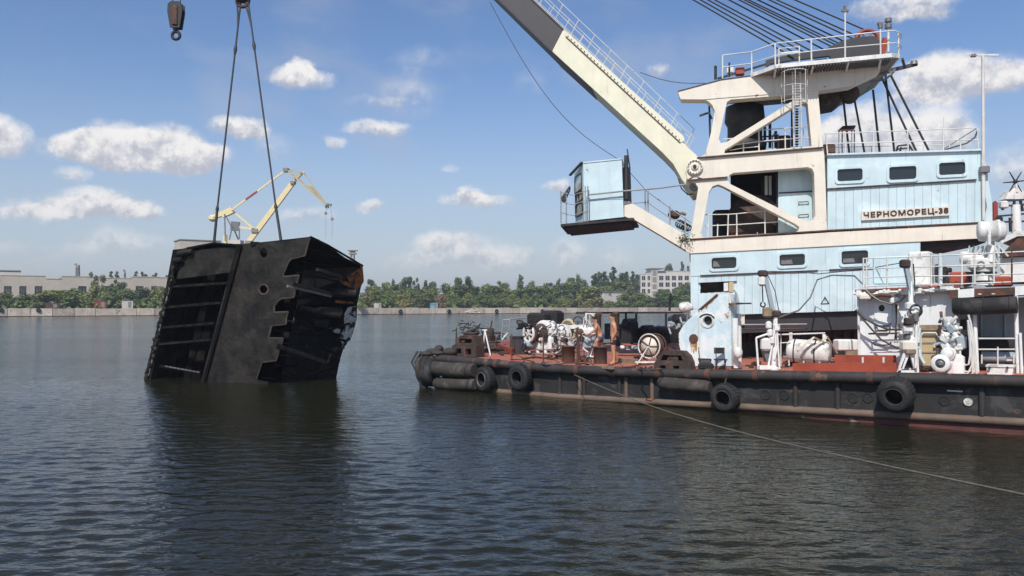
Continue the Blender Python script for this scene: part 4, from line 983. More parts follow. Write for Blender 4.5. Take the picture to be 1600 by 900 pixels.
# caged ladder
ld = MB()
for x0 in (1238, 1250): ld.bar(CR(x0, 112, -.55), CR(x0 + 2.5, 229, -.1), .045, .045)
for i in range(28):
    t_ = i / 27; ld.cyl(CR(lerp(1238, 1240.5, t_), lerp(113, 228, t_), lerp(-.55, -.1, t_)), CR(lerp(1250, 1252.5, t_), lerp(112.5, 227.5, t_), lerp(-.55, -.1, t_)), .012, n=4)
ld.build('ladder', M['rail'], crane)
cg = MB(); c0 = CR(1245, 115, -.6)
for yy in (114, 137, 160):
    c = CR(1245, yy, -.6); cg.torus(c - CV * .12 + CU * .1, UP, .5, .014, 18, 5)
for i in range(5):
    a = R(150 + i * 52); o = V((math.cos(a) * .5, math.sin(a) * .5, 0)) - CV * .12 + CU * .1; cg.cyl(CR(1245, 114, -.6) + o, CR(1245, 163, -.6) + o, .014, n=4)
cg.build('ladder_cage', M['rail'], crane)
# stays from the rear of the platform down to the roof
for (a, ka, c, kc) in (((1318, 158), 1.3, (1327, 240), 2.2), ((1334, 150), 1.4, (1351, 240), 2.2), ((1364, 140), 1.6, (1374.5, 239), 2.0), ((1384, 122), 1.6, (1397.5, 238.5), 2.6), ((1378, 122), 1.5, (1432, 237), 1.4), ((1392, 118), 1.2, (1452, 237), 1.2)):
    MB().tube([CR(*a, ka), CR(*c, kc)], .045, 6).build('stay', M['rope'], crane)
b = MB()
for (a, c) in (((1366, 117), (1398, 112)), ((1384, 108), (1384, 124)), ((1398, 108), (1392, 120)), ((1360, 128), (1384, 124)), ((1384, 124), (1396, 113))): MB().bar(CR(*a, 1.3), CR(*c, 1.3), .07, .07).build('rear_brace', M['steel'], crane); MB().bar(CR(*a, 3), CR(*c, 3), .07, .07).build('rear_brace', M['steel'], crane)
# far stub wire of the nose
MB().tube([CR(1108, 161, 4.9), CR(1110, 235, 4.9)], .05, 5).build('nose_prop', M['charcoal'], crane)
MB().tube([CR(1093, 181, 4.6), CR(1108, 176, 4.6), CR(1112, 186, 4.6)], .06, 5).build('nose_brace', M['charcoal'], crane)
# --- aerial mast beside the upper house
am = thing('aerial_mast', CR(1536, 344, .05), 'tall white pole aerial with T bar clamped to the blue wall', 'mast')
MB().tube([CR(1537, 344, .04), CR(1536.5, 260, .04), CR(1535.5, 84, .04)], [.06, .07, .055], 8).build('pole', M['rail'], am)
MB().bar(CR(1515, 86, .04), CR(1560, 86, .04), .07, .07).build('crossbar', M['rail'], am)
MB().cbox(CR(1521, 87, .04), (.2, .12, .12), CU, CV, ch=.02).build('sensor', M['steel'], am)
MB().cbox(CR(1538, 265, .0), (.34, .24, .26), CU, CV, ch=.03).build('clamp', M['steel'], am)
MB().tube([CR(1539, 270, -.02), CR(1536, 290, .08), CR(1541, 322, .08), CR(1537, 345, .08)], .018, 5).build('cable', M['dark'], am)
# --- name board
def text_mesh(s, width, height, depth, bold=.0):
    c = bpy.data.curves.new('letters', 'FONT'); c.body = s; c.extrude = .02; c.offset = bold; c.space_character = 1.12
    o = bpy.data.objects.new('letters', c); COL.objects.link(o); bpy.context.view_layer.update()
    dg = bpy.context.evaluated_depsgraph_get(); m = bpy.data.meshes.new_from_object(o.evaluated_get(dg)); bpy.data.objects.remove(o)
    co = np.array([v.co[:] for v in m.vertices]); mn, mx = co.min(0), co.max(0)
    for v in m.vertices:
        v.co = ((v.co.x - mn[0]) / (mx[0] - mn[0]) * width, (v.co.y - mn[1]) / (mx[1] - mn[1]) * height, (v.co.z - mn[2]) / max(1e-6, mx[2] - mn[2]) * depth)
    return m
board = cpoly([(1346, 329.8), (1484, 322), (1484, 336.4), (1346, 344.4)], .08, .09).build('name_board', M['signwhite'], crane, label='cream board lettered ЧЕРНОМОРЕЦ-38 in dark brown')
la, lb = CR(1349.5, 341.8, .08), CR(1482, 334.2, .08); lh = (CR(1349.5, 331.6, .08) - la).length
lx = (lb - la); lm = text_mesh('ЧЕРНОМОРЕЦ-38', lx.length, lh, .035, .022); lm.materials.append(M['letter'])
xd = lx.normalized(); zd = xd.cross(UP).normalized(); zd = -CV; yd = zd.cross(xd).normalized()
shared('name_letters', lm, mat4(la - CV * .002, xd, yd, zd), board); 
bpy.data.objects['name_letters'].matrix_basis = Matrix.Translation(-ORG[crane.name]) @ mat4(la - CV * .002, xd, yd, zd)
# --- operator cab on its arm
KC = -.5
nl_t, nr_t, nl_b, nr_b = CR(911, 255, KC), CR(971.5, 249, KC), CR(913, 345.5, KC), CR(974.5, 339, KC)
ch = CU * .62 + CV * 1.75
ring = lambda a, c, dz: [a, c, c + CV * 2.1, a + ch + CV * .35 - CU * .1, a + ch]
rb, rt = ring(nl_b, nr_b, 0), ring(nl_t, nr_t, 0)
rt[4] -= UP * .12; rt[3] -= UP * .12
mb = MB(); mb.add(rb + rt, [(4, 3, 2, 1, 0)[::-1], (5, 6, 7, 8, 9)[::-1]] + [(i, i + 5, (i + 1) % 5 + 5, (i + 1) % 5) for i in range(5)])
mb.build('operator_cab', M['blue'], crane, label='pale blue operator cab hung ahead of the tower')
cab = bpy.data.objects['operator_cab']
fu = (rb[4] - rb[0]); fn = fu.cross(UP).normalized()
if fn.y > 0: fn = -fn
def cabwin(f0, f1, z0, z1, pane='glassclear', blind=None, blindr=(0.35, 1)):
    h = rt[0].z - rb[0].z; w = fu.length
    def P(f, z): return rb[0] + fu * f + UP * (h * z) + (CU * .0)
    def loop(a, c, d, e, r=.14):
        pts = []
        L = w
        for cx, cz, an in ((c, e, 0), (a, e, 90), (a, d, 180), (c, d, 270)):
            for i in range(4):
                t_ = R(an + 30 * i); rr = .1
                sx = -1 if cx == c else 1; sz = -1 if cz == e else 1
                pts.append(P(cx + sx * rr / L, cz + sz * rr / h) + fu.normalized() * rr * math.cos(t_) + UP * rr * math.sin(t_))
        return pts
    o = loop(f0, f1, z0, z1); i_ = loop(f0 + .035, f1 - .035, z0 + .018, z1 - .018)
    fr_ = MB().prism([p + fn * .015 for p in o], fn * .05, [[p + fn * .015 for p in i_]]).build('cab_window', M['charcoal'], cab)
    MB().prism([p + fn * .012 for p in i_], fn * .012).build('pane', M[pane], cab)
    if blind:
        a, c = f0 + (f1 - f0) * blindr[0], f0 + (f1 - f0) * blindr[1] - .05
        MB().prism([P(a, z0 + .03) + fn * .027, P(c, z0 + .03) + fn * .027, P(c, z1 - .03) + fn * .027, P(a, z1 - .03) + fn * .027], fn * .006).build('blind', M[blind], cab)
cabwin(.16, .97, .56, .87, blind='tan', blindr=(0, .62)); cabwin(.10, .90, .37, .54, blind='tan', blindr=(.0, .5)); cabwin(.10, .9, .13, .36)
MB().bar(rt[0] + fn * .05 + UP * .03, rt[4] + fu * .12 + fn * .15 - UP * .06, .10, .07).build('visor', M['charcoal'], cab)
strip(911, 255, 971.5, 249, KC - .03, 2.2, .05, 'blue').build('cab_roof', M['blue'], cab)
strip(914, 312.5, 973, 311, KC - .02, .03, .02).build('cab_seam', M['blue'], cab)
# swung-open window
hw = [CR(890, 292, .6), CR(890.5, 296, 1.6), CR(882, 316, 1.6), CR(876.5, 311, .6)]
fr_ = MB()
for i in range(4): fr_.bar(hw[i], hw[(i + 1) % 4], .06, .06)
fr_.build('open_window', M['charcoal'], cab); MB().prism([p for p in hw], V((.01, .01, .01))).build('open_pane', M['glassclear'], cab)
# exhaust, aerial and rails at the cab
MB().cyl(CR(978.5, 312, -.3), CR(978.5, 243, -.3), .09, n=8).cyl(CR(979, 315, -.1), CR(979, 262, -.1), .16, n=8).build('duct', M['charcoal'], crane)
MB().tube([CR(986, 318, 0), CR(984, 260, 0), CR(980, 233, 0)], .03, 5).build('whip', M['charcoal'], crane)
MB().tube([CR(918.5, 291, -.65), CR(918.5, 304.5, -.7), CR(975, 298.5, -.7), CR(1030, 294, -.5), CR(1072, 288, 0)], .035, 6).build('cab_grab_rail', M['railgrey'], crane)
pl = [CR(876, 350, -.9), CR(990, 340, -.9)]
plat = [pl[0], pl[1], pl[1] + CV * 3.4, pl[0] + CV * 4.0 + CU * .3]
MB().prism(plat, UP * -.10).build('cab_platform', M['dark'], crane)
MB().prism([p + V((0, 0, -.10)) + (sum(plat, V((0, 0, 0))) / 4 - p) * .12 for p in plat], UP * -.1).build('platform_underside', M['dark'], crane)
b = MB()
for p, hh in ((CR(876.5, 349, -.85), 1.35), (CR(885, 349, -.85), 1.3), (CR(876.5, 349, 2.5), 1.35), (CR(914.5, 347, -.88), 1.5), (CR(918.5, 346.5, -.88), 1.45)): b.cyl(p, p + UP * hh, .025, n=5)
for zz in (.45, .9, 1.3): b.tube([CR(918, 346.5, -.88) + UP * zz, CR(895, 349, -.95) + UP * (zz - .12), CR(876.5, 349, -.85) + UP * zz, CR(876.5, 349, 2.5) + UP * zz], .016, 4)
b.build('cab_platform_rail', M['railgrey'], crane)
for k in (-.25, 2.2): cpoly([(975.5, 313.5), (984, 315), (1078, 371), (1077.5, 395.5), (1066, 390), (990, 343), (975.5, 338)], k, .34).build('cab_arm', M['cream'], crane)
cpoly([(984, 319), (1080, 376), (1080, 378), (984, 321)], .1, 2.1).build('arm_walkway', M['steel'], crane)
cpoly([(985, 339.5), (1072, 391), (1072, 392.5), (985, 341)], -.27, .38).build('arm_flange', M['rust'], crane)
railing([(1008.5, 331, 1008, 294), (1012.5, 333, 1012.5, 298), (1046.5, 351, 1046.5, 322), (1071, 366, 1070.5, 340)], [(1008, 296), (1012.5, 300), (1046.5, 325), (1080, 348)], [[(1014, 318), (1046, 340), (1080, 358)], [(985, 318), (1008, 316)]], -.1, mat='railgrey', r=.035)
MB().cbox(CR(1053, 336, .3), (.5, .35, .36), CU, CV, ch=.12).build('canvas_bundle', M['rust'], crane)
MB().tube([CR(1058, 334, .3), CR(1066, 333, .4), CR(1071, 335, .5)], .07, 6).build('bundle_hose', M['wood'], crane)
b = MB()
for i in range(5):
    b.torus(CR(1062 + i * 3, 350 + i * 1.5, .2), CV + UP * .2 * i, .16, .03, 14, 5)
b.build('coiled_cable', M['dark'], crane)
# weeds growing on the arm
wb = MB(); wr2 = random.Random(8); c = CR(1070, 378, -.35)
for i in range(120):
    p = c + V((wr2.gauss(0, .14), wr2.gauss(0, .1), abs(wr2.gauss(.12, .17)))); nn = V((wr2.gauss(0, 1), wr2.gauss(0, 1), wr2.gauss(.5, 1))).normalized(); _, x_, y_ = frame(nn); wb.add([p - x_ * .05, p + y_ * .03, p + x_ * .05, p - y_ * .03], [(0, 3, 2, 1)])
wb.build('weed_tuft', M['leafdk'], label='green weed growing on the cream cab arm by the tower', cat='weed')
# ================================================================== BOOM
KB, BW = .95, 2.3
bt0, bt1 = CR(1094, 250, KB), CR(880.4, 46, KB); tdir = (bt1 - bt0).normalized()
bl0, bl1 = CR(1035, 238, KB), CR(862.7, 80, KB)
TIP = CR(404, -392, KB)
Lt = (TIP - bt1).dot(tdir)
boom = thing('crane_boom', CR(1085, 262, KB + BW / 2), 'long cream and charcoal box boom hinged at the tower front', 'crane boom')
low = [(1096, 250), (880.4, 46), (862.7, 80), (1035, 238), (1052, 256), (1066, 281), (1083, 303), (1093, 300)]
cpoly(low, KB, BW).build('lower_boom', M['boomcream'], boom)
e0 = bt1 + tdir * Lt; e1 = e0 + (bl1 - bt1) * .75
MB().prism([bt1 + tdir * .01, e0, e1, bl1 + tdir * .01], CV * BW).build('upper_boom', M['boomdark'], boom)
MB().prism([bl1 + (bl0 - bl1) * .0 - UP * .012, bl1 + (bl0 - bl1) * .36 - UP * .012, bl1 + (bl0 - bl1) * .36 - UP * .03, bl1 - UP * .03], CV * (BW - .01)).build('underside_panel', M['boomdark'], boom)
# rope guard strip with bolts along the near face
g0, g1 = CR(1063, 223, KB), CR(884, 57, KB); 
up_n = (bt1 - bl1).normalized()
MB().prism([g0, g0 + up_n * .20 - tdir * .12, g0 + up_n * .30, bt1 - tdir * .05, g1], -CV * .03).build('rope_guard', M['boomcream'], boom)
MB().bar(g0 - CV * .035, g1 - CV * .035, .03, .03).build('guard_edge', M['rustdk'], boom)
b = MB()
for i in range(34):
    p = g0.lerp(g1, (i + .5) / 34) + up_n * .07 - CV * .03; b.cyl(p, p - CV * .03, .026, n=6)
b.build('guard_bolts', M['rustdk'], boom)
MB().bar(bt1 - CV * .01 - tdir * .0, bt1 + tdir * 8 - CV * .01, .05, .07).build('edge_bar', M['charcoal'], boom)
MB().bar(bl1 - CV * .01, bl1 + tdir * (Lt * .9) - CV * .01, .06, .07).build('edge_bar', M['charcoal'], boom)
# boom catwalk rails
for k in (KB + .15, KB + BW - .2):
    b = MB(); off = CV * (k - KB); st = bt0 + tdir * .9 + off
    n = 24
    for i in range(n):
        p = st + tdir * (i * 1.02); b.cyl(p, p + up_n * .82, .02, n=5)
        if i % 2 == 0: b.cyl(p + tdir * .5, p + tdir * .5 + up_n * .4, .014, n=4)
    for hgt in (.4, .82): b.tube([st + up_n * hgt, st + tdir * (n * 1.02) + up_n * hgt], .018, 5)
    b.tube([st + up_n * .06, st + tdir * (n * 1.02) + up_n * .06], .025, 5)
    b.build('catwalk_rail', M['rail'], boom)
MB().tube([CR(1060, 279, KB), CR(1065, 295, KB - .1), CR(1075, 304, KB - .1), CR(1083, 303, KB)], .03, 5).build('hose', M['dark'], boom)
b = MB().torus(CR(1084, 292, KB - .05), CV, .16, .025, 14, 5)
for i in range(3): b.bar(CR(1084, 292, KB - .05) - CU * .15 * math.cos(i * 1.05) - UP * .15 * math.sin(i * 1.05), CR(1084, 292, KB - .05) + CU * .15 * math.cos(i * 1.05) + UP * .15 * math.sin(i * 1.05), .03, .03)
b.build('foot_wheel', M['railgrey'], boom)
# boom head with jib arm, out of the picture above
MB().prism([e0 - tdir * .6, e0 + up_n * .5, e0 + tdir * 2.2 + up_n * .2 - UP * .6, e0 + tdir * 2.2 - UP * 1.6, e1], CV * BW).build('boom_head', M['boomdark'], boom)
for k in (.5, 1.15, 1.8): MB().lathe(e0 + tdir * 1.0 - UP * .3 + CV * k, CV, [(0, -.1), (.62, -.1), (.56, 0), (.62, .1), (0, .1)], 22).build('head_sheave', M['redox'], boom)
MB().bar(e0 + tdir * .5 + CV * BW / 2, e0 + CV * BW / 2 + CU * 5.6 + UP * .8, .7, .5).build('fly_jib', M['boomdark'], boom)
# luffing ropes between the platform and the boom head
lrope = thing('luffing_ropes', CR(1300, 80, 2.), 'bundle of dark luffing wires running from the platform up to the boom head', 'wire ropes')
for i, (sx, ex, ey, k) in enumerate(((1072, 1240, 90, .9), (1082, 1254, 89, 1.4), (1093, 1274, 91, 2.6), (1132, 1284, 88, 1.1), (1148, 1300, 84, 2.8), (1158, 1310, 78, 1.3), (1170, 1318, 76, 1.6), (1178, 1322, 73, 1.9), (1190, 1334, 72, 2.2), (1214, 1345, 66, 1.4), (1224, 1352, 62, 1.8), (1242, 1364, 52, 2.2))):
    a = CR(ex, ey, k); c = e0 + tdir * .6 + CV * (.3 + .15 * i) + UP * (.2 - .1 * (i % 4))
    ms = [a.lerp(c, t_ / 8) - UP * (.22 * math.sin(math.pi * t_ / 8)) for t_ in range(9)]
    MB().tube(ms, .034, 5).build('wire', M['rope'], lrope)
# thin signal wires
MB().tube([PP(766, 4, CR(766, 4, KB), CV).lerp(CR(966, 249, KC), t_ / 12) - UP * (1.1 * math.sin(math.pi * t_ / 12)) for t_ in range(13)], .014, 4).build('signal_wire', M['charcoal'], label='thin slack wire hanging from boom to operator cab roof', cat='wire')
MB().tube([CR(1000, 113, KB + 1).lerp(CR(1102, 130, .3), t_ / 6) - UP * (.18 * math.sin(math.pi * t_ / 6)) for t_ in range(7)], .014, 4).build('signal_wire', M['charcoal'], label='thin wire from the boom catwalk to the tower nose', cat='wire')
MB().tube([CR(966, 249, KC).lerp(CR(1008, 296, -.1), t_ / 6) for t_ in range(7)], .012, 4).build('signal_wire', M['charcoal'], label='thin wire from the cab roof down to the arm railing', cat='wire')
# ================================================================== BARGE
barge = thing('barge', bpt(12, 11, 0), 'black steel crane barge with red oxide deck and pipe rubbing rail', 'barge')
BEAM = 24.
st_ = [0, 1, 2, 3, 4.5, 6, 8, 10, 12, 14, 16, 18, 20, 24, 30, 40]
# hull shell: near side, bow, far side
hb = MB()
def hz(s): return zrail(s) - .12
near = [bpt(s, .02, hz(s)) for s in st_]; nearb = [bpt(s, .02, -1.2) for s in st_]
farr = [bpt(s, BEAM, hz(s)) for s in st_]; farb = [bpt(s, BEAM, -1.2) for s in st_]
for A_, B_ in ((near, nearb), (farr, farb)):
    for i in range(len(st_) - 1):
        f = [A_[i], A_[i + 1], B_[i + 1], B_[i]]; hb.add(f if A_ is farr else f[::-1], [(0, 1, 2, 3)])
hb.add([near[0], farr[0], farb[0], nearb[0]], [(0, 1, 2, 3)]); hb.add([near[-1], farr[-1], farb[-1], nearb[-1]], [(3, 2, 1, 0)])
hb.build('hull', M['black'], barge)
db = MB()
for i in range(len(st_) - 1): db.add([bpt(st_[i], -.02), bpt(st_[i + 1], -.02), bpt(st_[i + 1], BEAM), bpt(st_[i], BEAM)], [(0, 1, 2, 3)])
db.build('deck', M['deck'], barge)
# pipe rubbing rail in welded lengths
rs = [-.1, 3.1, 6.9, 10.2, 13.6, 17.0, 21, 26, 32, 40]
for a, c in zip(rs, rs[1:]):
    n = 6; MB().tube([bpt(lerp(a, c, i / n), -.13, zrail(lerp(a, c, i / n)) - .17) for i in range(n + 1)], .17, 14).build('rubbing_pipe', M['darkpipe'], barge)
for s in rs[1:-1] + [4.8, 8.4, 12.0, 15.4]: MB().cyl(bpt(s - .09, -.13, zrail(s) - .17), bpt(s + .09, -.13, zrail(s) - .17), .19, n=14).build('pipe_clamp', M['rust'], barge)
MB().tube([bpt(.1, -.14, zrail(0) - .19), bpt(-.16, .1, zrail(0) - .19), bpt(-.2, .5, zrail(0) - .19), bpt(-.2, BEAM, zrail(0) - .19)], .19, 12).build('bow_rubbing_pipe', M['darkpipe'], barge)
# waterway plate under the pipe and lower strake
MB().tube([bpt(s, -.02, lerp(.02, .30, max(0, (s - 6)) / 12.6)) for s in (1.5, 4, 6, 9, 12, 15, 18.6, 22)], .115, 10).build('lower_strake', M['strake'], barge)
bo = MB(); ss = [7, 10, 14, 18, 24, 40]
for a, c in zip(ss, ss[1:]):
    za, zc = lerp(.02, .30, (a - 6) / 12.6) - .1, lerp(.02, .30, (c - 6) / 12.6) - .1
    bo.add([bpt(a, .012, za), bpt(c, .012, zc), bpt(c, .012, -1.1), bpt(a, .012, -1.1)], [(3, 2, 1, 0)])
bo.build('boot_topping', M['boot'], barge)
for px in (875, 906, 913, 968, 978.5, 1019, 1243, 1309, 1534):
    p = SD(px, 600); s = sof(p); z0 = lerp(.02, .30, max(0, s - 6) / 12.6)
    MB().cyl(bpt(s, .0, z0), bpt(s, .0, zrail(s) - .25), .085 if px > 1200 else .07, n=10).build('side_rib', M['strake' if px in (906, 978.5, 1019) else 'darkpipe'], barge)
for px, py, br in ((1196.5, 616.5, 0), (1226, 617, 0), (1333, 621.5, 0), (1356.5, 621.5, 0), (1476, 626, 0), (1513, 627.5, 1)):
    p = SD(px, py, 0.02); r_ = 6.6 * p.y / F
    MB().lathe(p, -BB, [(r_ * 1.2, -.01), (r_ * 1.2, .02), (r_, .03), (r_, -.01)], 20).build('scuttle_ring', M['black'], barge)
    MB().lathe(p, -BB, [(r_, .012), (0, .012)], 20).build('scuttle_cover', M['white' if br else 'dark'], barge)
for (px, py, w) in ((1492, 611, .38), (724, 570, .3)): MB().box(SD(px, py, -.012), (w, .03, .035), BD, BB).build('weld_mark', M['white'], barge)
# second fender log held against the side
p0, p1 = SD(1030, 598, -.22), SD(1110, 605, -.22)
MB().tube([p0, p0.lerp(p1, .1), p0.lerp(p1, .9), p1], [.16, .22, .22, .18], 14).build('log_fender', M['rubdust'], label='dark log fender lashed under the rail left of the third tyre', cat='fender')
def lumpy(center, size, mat, name, label, cat, seed=1, n=9, parent=None):
    rg = random.Random(seed); t = thing(name, V(center), label, cat)
    for i in range(n + 5):
        p = V(center) + V((rg.uniform(-.5, .5) * size[0], rg.uniform(-.4, .4) * size[1], size[2] * (.12 + .55 * rg.random() ** 1.6)))
        ax, x, y = frame(V((rg.gauss(0, 1), rg.gauss(0, 1), rg.gauss(0, .45))))
        k = i % 4; q = rg.uniform(.16, .34)
        if k == 0: MB().cbox(p, (size[0] * q, size[1] * q, size[2] * q * 1.1), ax, x, ax.cross(x), ch=.03).build('lump', M[mat], t)
        elif k == 1: MB().tube([p - ax * size[0] * q, p + x * .05, p + ax * size[0] * q], size[2] * .07, 6).build('bar', M[mat], t)
        elif k == 2: MB().torus(p, UP + ax * .5, size[0] * q * .6, size[2] * .06, 14, 5).build('coil', M[mat], t)
        else: MB().cyl(p - y * size[1] * q * .5, p + y * size[1] * q * .5, size[2] * .14, n=9).build('drum', M[mat], t)
    return t
# --- tyres hung on the side
def tyre(px, py, rpx, label, axis, k=-.3, wid=.34, inner=.52, dusty=False, hang=True):
    c = SD(px, py, k); r = rpx * c.y / F; t = thing('tyre_fender', c - UP * r, label, 'tyre', 'tyre fenders on the barge')
    w = wid / 2
    prof = [(r * inner, -w * .75), (r * (inner + .05), -w), (r * .82, -w * 1.05), (r * .95, -w * .82), (r, -w * .55), (r, w * .55), (r * .95, w * .82), (r * .82, w * 1.05), (r * (inner + .05), w), (r * inner, w * .75), (r * (inner + .13), w * .3), (r * (inner + .13), -w * .3), (r * inner, -w * .75)]
    MB().lathe(c, axis, prof, 32).build('casing', M['rubber'], t)
    b = MB(); a, x, y = frame(axis)
    for i in range(26):
        q = 2 * math.pi * i / 26; d = x * math.cos(q) + y * math.sin(q); tg = a.cross(d)
        b.box(c + d * r * .985, (r * .09, r * .13, wid * .62), d, tg, a)
    b.build('tread', M['rubber'], t)['kind'] = 'stuff'
    MB().torus(c - V(axis).normalized() * (w * -.98), axis, r * (inner + .05), .02, 26, 5).build('bead', M['steel' if dusty else 'rubdust'], t)
    if hang: MB().tube([c + UP * r * inner * .9, c + UP * r * 1.02 - V(axis) * .0, bpt(sof(c), -.05, zrail(sof(c)) + .02)], .03, 5).build('hanger', M['rope'], t)
    return t
tyre(758, 592.5, 19.5, 'first tyre fender from the bow, with pale worn rim', -BB - BD * .25, -.38, .40, .50, True)
tyre(812.5, 590, 20.5, 'second tyre fender from the bow, hung beneath the white winch', -BB - BD * .1, -.34, .40, .48)
tyre(1133, 621, 22, 'third tyre fender from the bow, below the rusty blue cabin', -BB - UP * .1, -.34, .42, .50)
tyre(1400, 616, 26.5, 'largest tyre fender, below the white wheelhouse wall at right', -BB - UP * .25 , -.46, .55, .46)
# --- bow fenders
for (xa, ya, xb, yb, r_, lab) in ((672, 575, 741, 579, .30, 'upper of two long rubber fender rolls at the bow'), (681, 599, 742, 601, .245, 'lower of two long rubber fender rolls at the bow')):
    p0, p1 = SD(xa, ya, -.42), SD(xb, yb, -.42)
    t = thing('fender_roll', p0.lerp(p1, .5) - UP * r_, lab, 'fender')
    MB().tube([p0, p0.lerp(p1, .04), p0.lerp(p1, .5) - UP * .02, p0.lerp(p1, .96), p1], [r_ * .82, r_, r_, r_ * .97, r_ * .8], 18).build('roll', M['rubdust'], t)
    for f in (.08, .9): MB().torus(p0.lerp(p1, f), p1 - p0, r_ + .01, .03, 18, 5).build('lashing', M['rope'], t)
bt = MB(); c = SD(679, 577, -.1) - BD * .5
bow = thing('bow_fender', c - UP * .8, 'bulky black tyre fender stack wrapped round the bow corner', 'fender')
for i, (dx, rr) in enumerate(((0, .64), (.34, .68), (.66, .6))):
    q = c + BD * (dx - .1) - BB * .12 * i - UP * .05 * i; MB().lathe(q, -BD - BB * .35, [(rr * .45, -.16), (rr * .8, -.19), (rr, -.1), (rr, .1), (rr * .8, .19), (rr * .45, .16), (rr * .5, 0), (rr * .45, -.16)], 26).build('fender_tyre', M['rubber' if i else 'rubdust'], bow)
br = random.Random(2)
for i in range(8):
    q = c + BD * br.uniform(-.2, 1.2) + BB * br.uniform(-.3, .5) + UP * br.uniform(.45, .85); MB().ball(q, (br.uniform(.18, .34), br.uniform(.15, .3), br.uniform(.08, .2)), 9, 6).build('rope_bundle', M['rubdust'], bow)
for i in range(3): MB().tube([c + BD * (.2 * i - .2) - BB * .3 + UP * .75, c + BD * (.2 * i - .3) - BB * .55 + UP * .3, c + BD * .2 * i - BB * .5 - UP * .2], .045, 6).build('lashing', M['rope'], bow)
MB().tube([c - BB * .3 - UP * .3 + BD * .1, c - BB * .35 - UP * 1.02 + BD * .25, c - BB * .3 - UP * 1.05 + BD * .45], [.16, .2, .14], 10).build('sagging_rubber', M['rubber'], bow)
b = MB()
for q in range(3): b.tube([bpt(.15 + .12 * math.sin(i * .9 + q * 2), .6 + .5 * i, zrail(0) + .02 + .04 * q) for i in range(18)], .05, 6)
b.build('bow_rope', M['rubdust'], label='dark mooring ropes lying along the bow edge', cat='rope')
# --- fairleads
def sdp(pts, k): return [SD(x, y, k) for x, y in pts]
def fairlead(outer, holes, k, th, label, rolls):
    c = SD(*outer[0], k); t = thing('fairlead', V((c.x, c.y, zdeck(c))), label, 'fairlead')
    MB().prism(sdp(outer, k), BB * th, [sdp(h, k) for h in holes]).build('cheek', M['rustdk'], t)
    for x, y, r_ in rolls:
        q = SD(x, y, k + .06); rr = r_ * q.y / F; MB().lathe(q, BB, [(0, 0), (rr, 0), (rr, .04), (rr * .8, .09), (rr * .8, th - .15), (rr, th - .1), (0, th - .1)], 18).build('roller', M['rust'], t)
sq = lambda x0, y0, x1, y1: [(x0, y0), (x1, y0), (x1, y1), (x0, y1)]
fairlead([(706, 556), (706, 541), (711.5, 537), (714, 527.5), (722, 524), (741, 525), (743.5, 540), (743.5, 558)], [sq(712, 544.5, 720.5, 552.5), sq(727, 545, 736, 554), sq(717, 529.5, 737, 536)], .42, .55, 'dark rusty fairlead with two square holes near the bow', [(723, 533, 4)])
fairlead([(1021, 579), (1022, 567.5), (1029, 557), (1034, 549), (1042, 547), (1066, 548.5), (1074, 556), (1078.5, 566), (1080, 580)], [sq(1030.5, 571, 1040, 577.5), sq(1051.5, 571.5, 1061, 578), [(1032, 563), (1036, 554.5), (1064, 555.5), (1067, 564)]], .40, .5, 'dark rusty fairlead with round roller beside the blue cabin', [(1051.5, 560, 8.5)])
# --- bollards
def bollard(px, pyb, pyt, wpx, label):
    c = DK(px, pyb - 3); r = wpx / 2 * c.y / F; h = (pyb - pyt) * c.y / F
    t = thing('bollard', c, label, 'bollard', 'mooring bollards on the barge')
    MB().lathe(c, UP, [(r * .97, 0), (r * .97, h * .94), (r * 1.1, h * .95), (r * 1.1, h), (0, h * 1.01)], 26).build('drum', M['rust'], t)
    MB().lathe(c, UP, [(r * 1.25, .004), (r * 1.25, .04), (r * .96, .05)], 26).build('base_ring', M['deck'], t)
bollard(888, 570.5, 543.5, 21, 'left of two rusty drum bollards, beside the white winch')
bollard(938, 573.5, 544.5, 21.5, 'right of two rusty drum bollards, in front of the bending man')
# --- chain stanchions along the edge
for i, (px, yb, yt) in enumerate(((799.5, 563, 522), (849, 568, 515), (902, 571, 513), (905, 574, 525))):
    c = DK(px, yb); h = (yb - yt) * c.y / F
    t = thing('stanchion', c, 'thin rusty deck-edge stanchion, %s from the bow' % ('first second third fourth'.split()[i]), 'stanchion', 'deck-edge stanchions')
    MB().cyl(c, c + UP * h, .032, n=6).build('post', M['rust'], t); MB().cyl(c, c + UP * .06, .07, n=8).build('foot', M['rust'], t)
    if i < 3: MB().tube([c + UP * h * .02 + BD * .55 + BB * .3, c + UP * h * .3], .018, 5).build('brace', M['rust'], t)
MB().tube([DK(799.5, 563) + UP * .04, DK(820, 563.5) + UP * .05, DK(835, 566.5) + UP * .03], .02, 5).build('deck_rod', M['rustdk'], label='thin rod lying on the deck by the first stanchion', cat='rod')
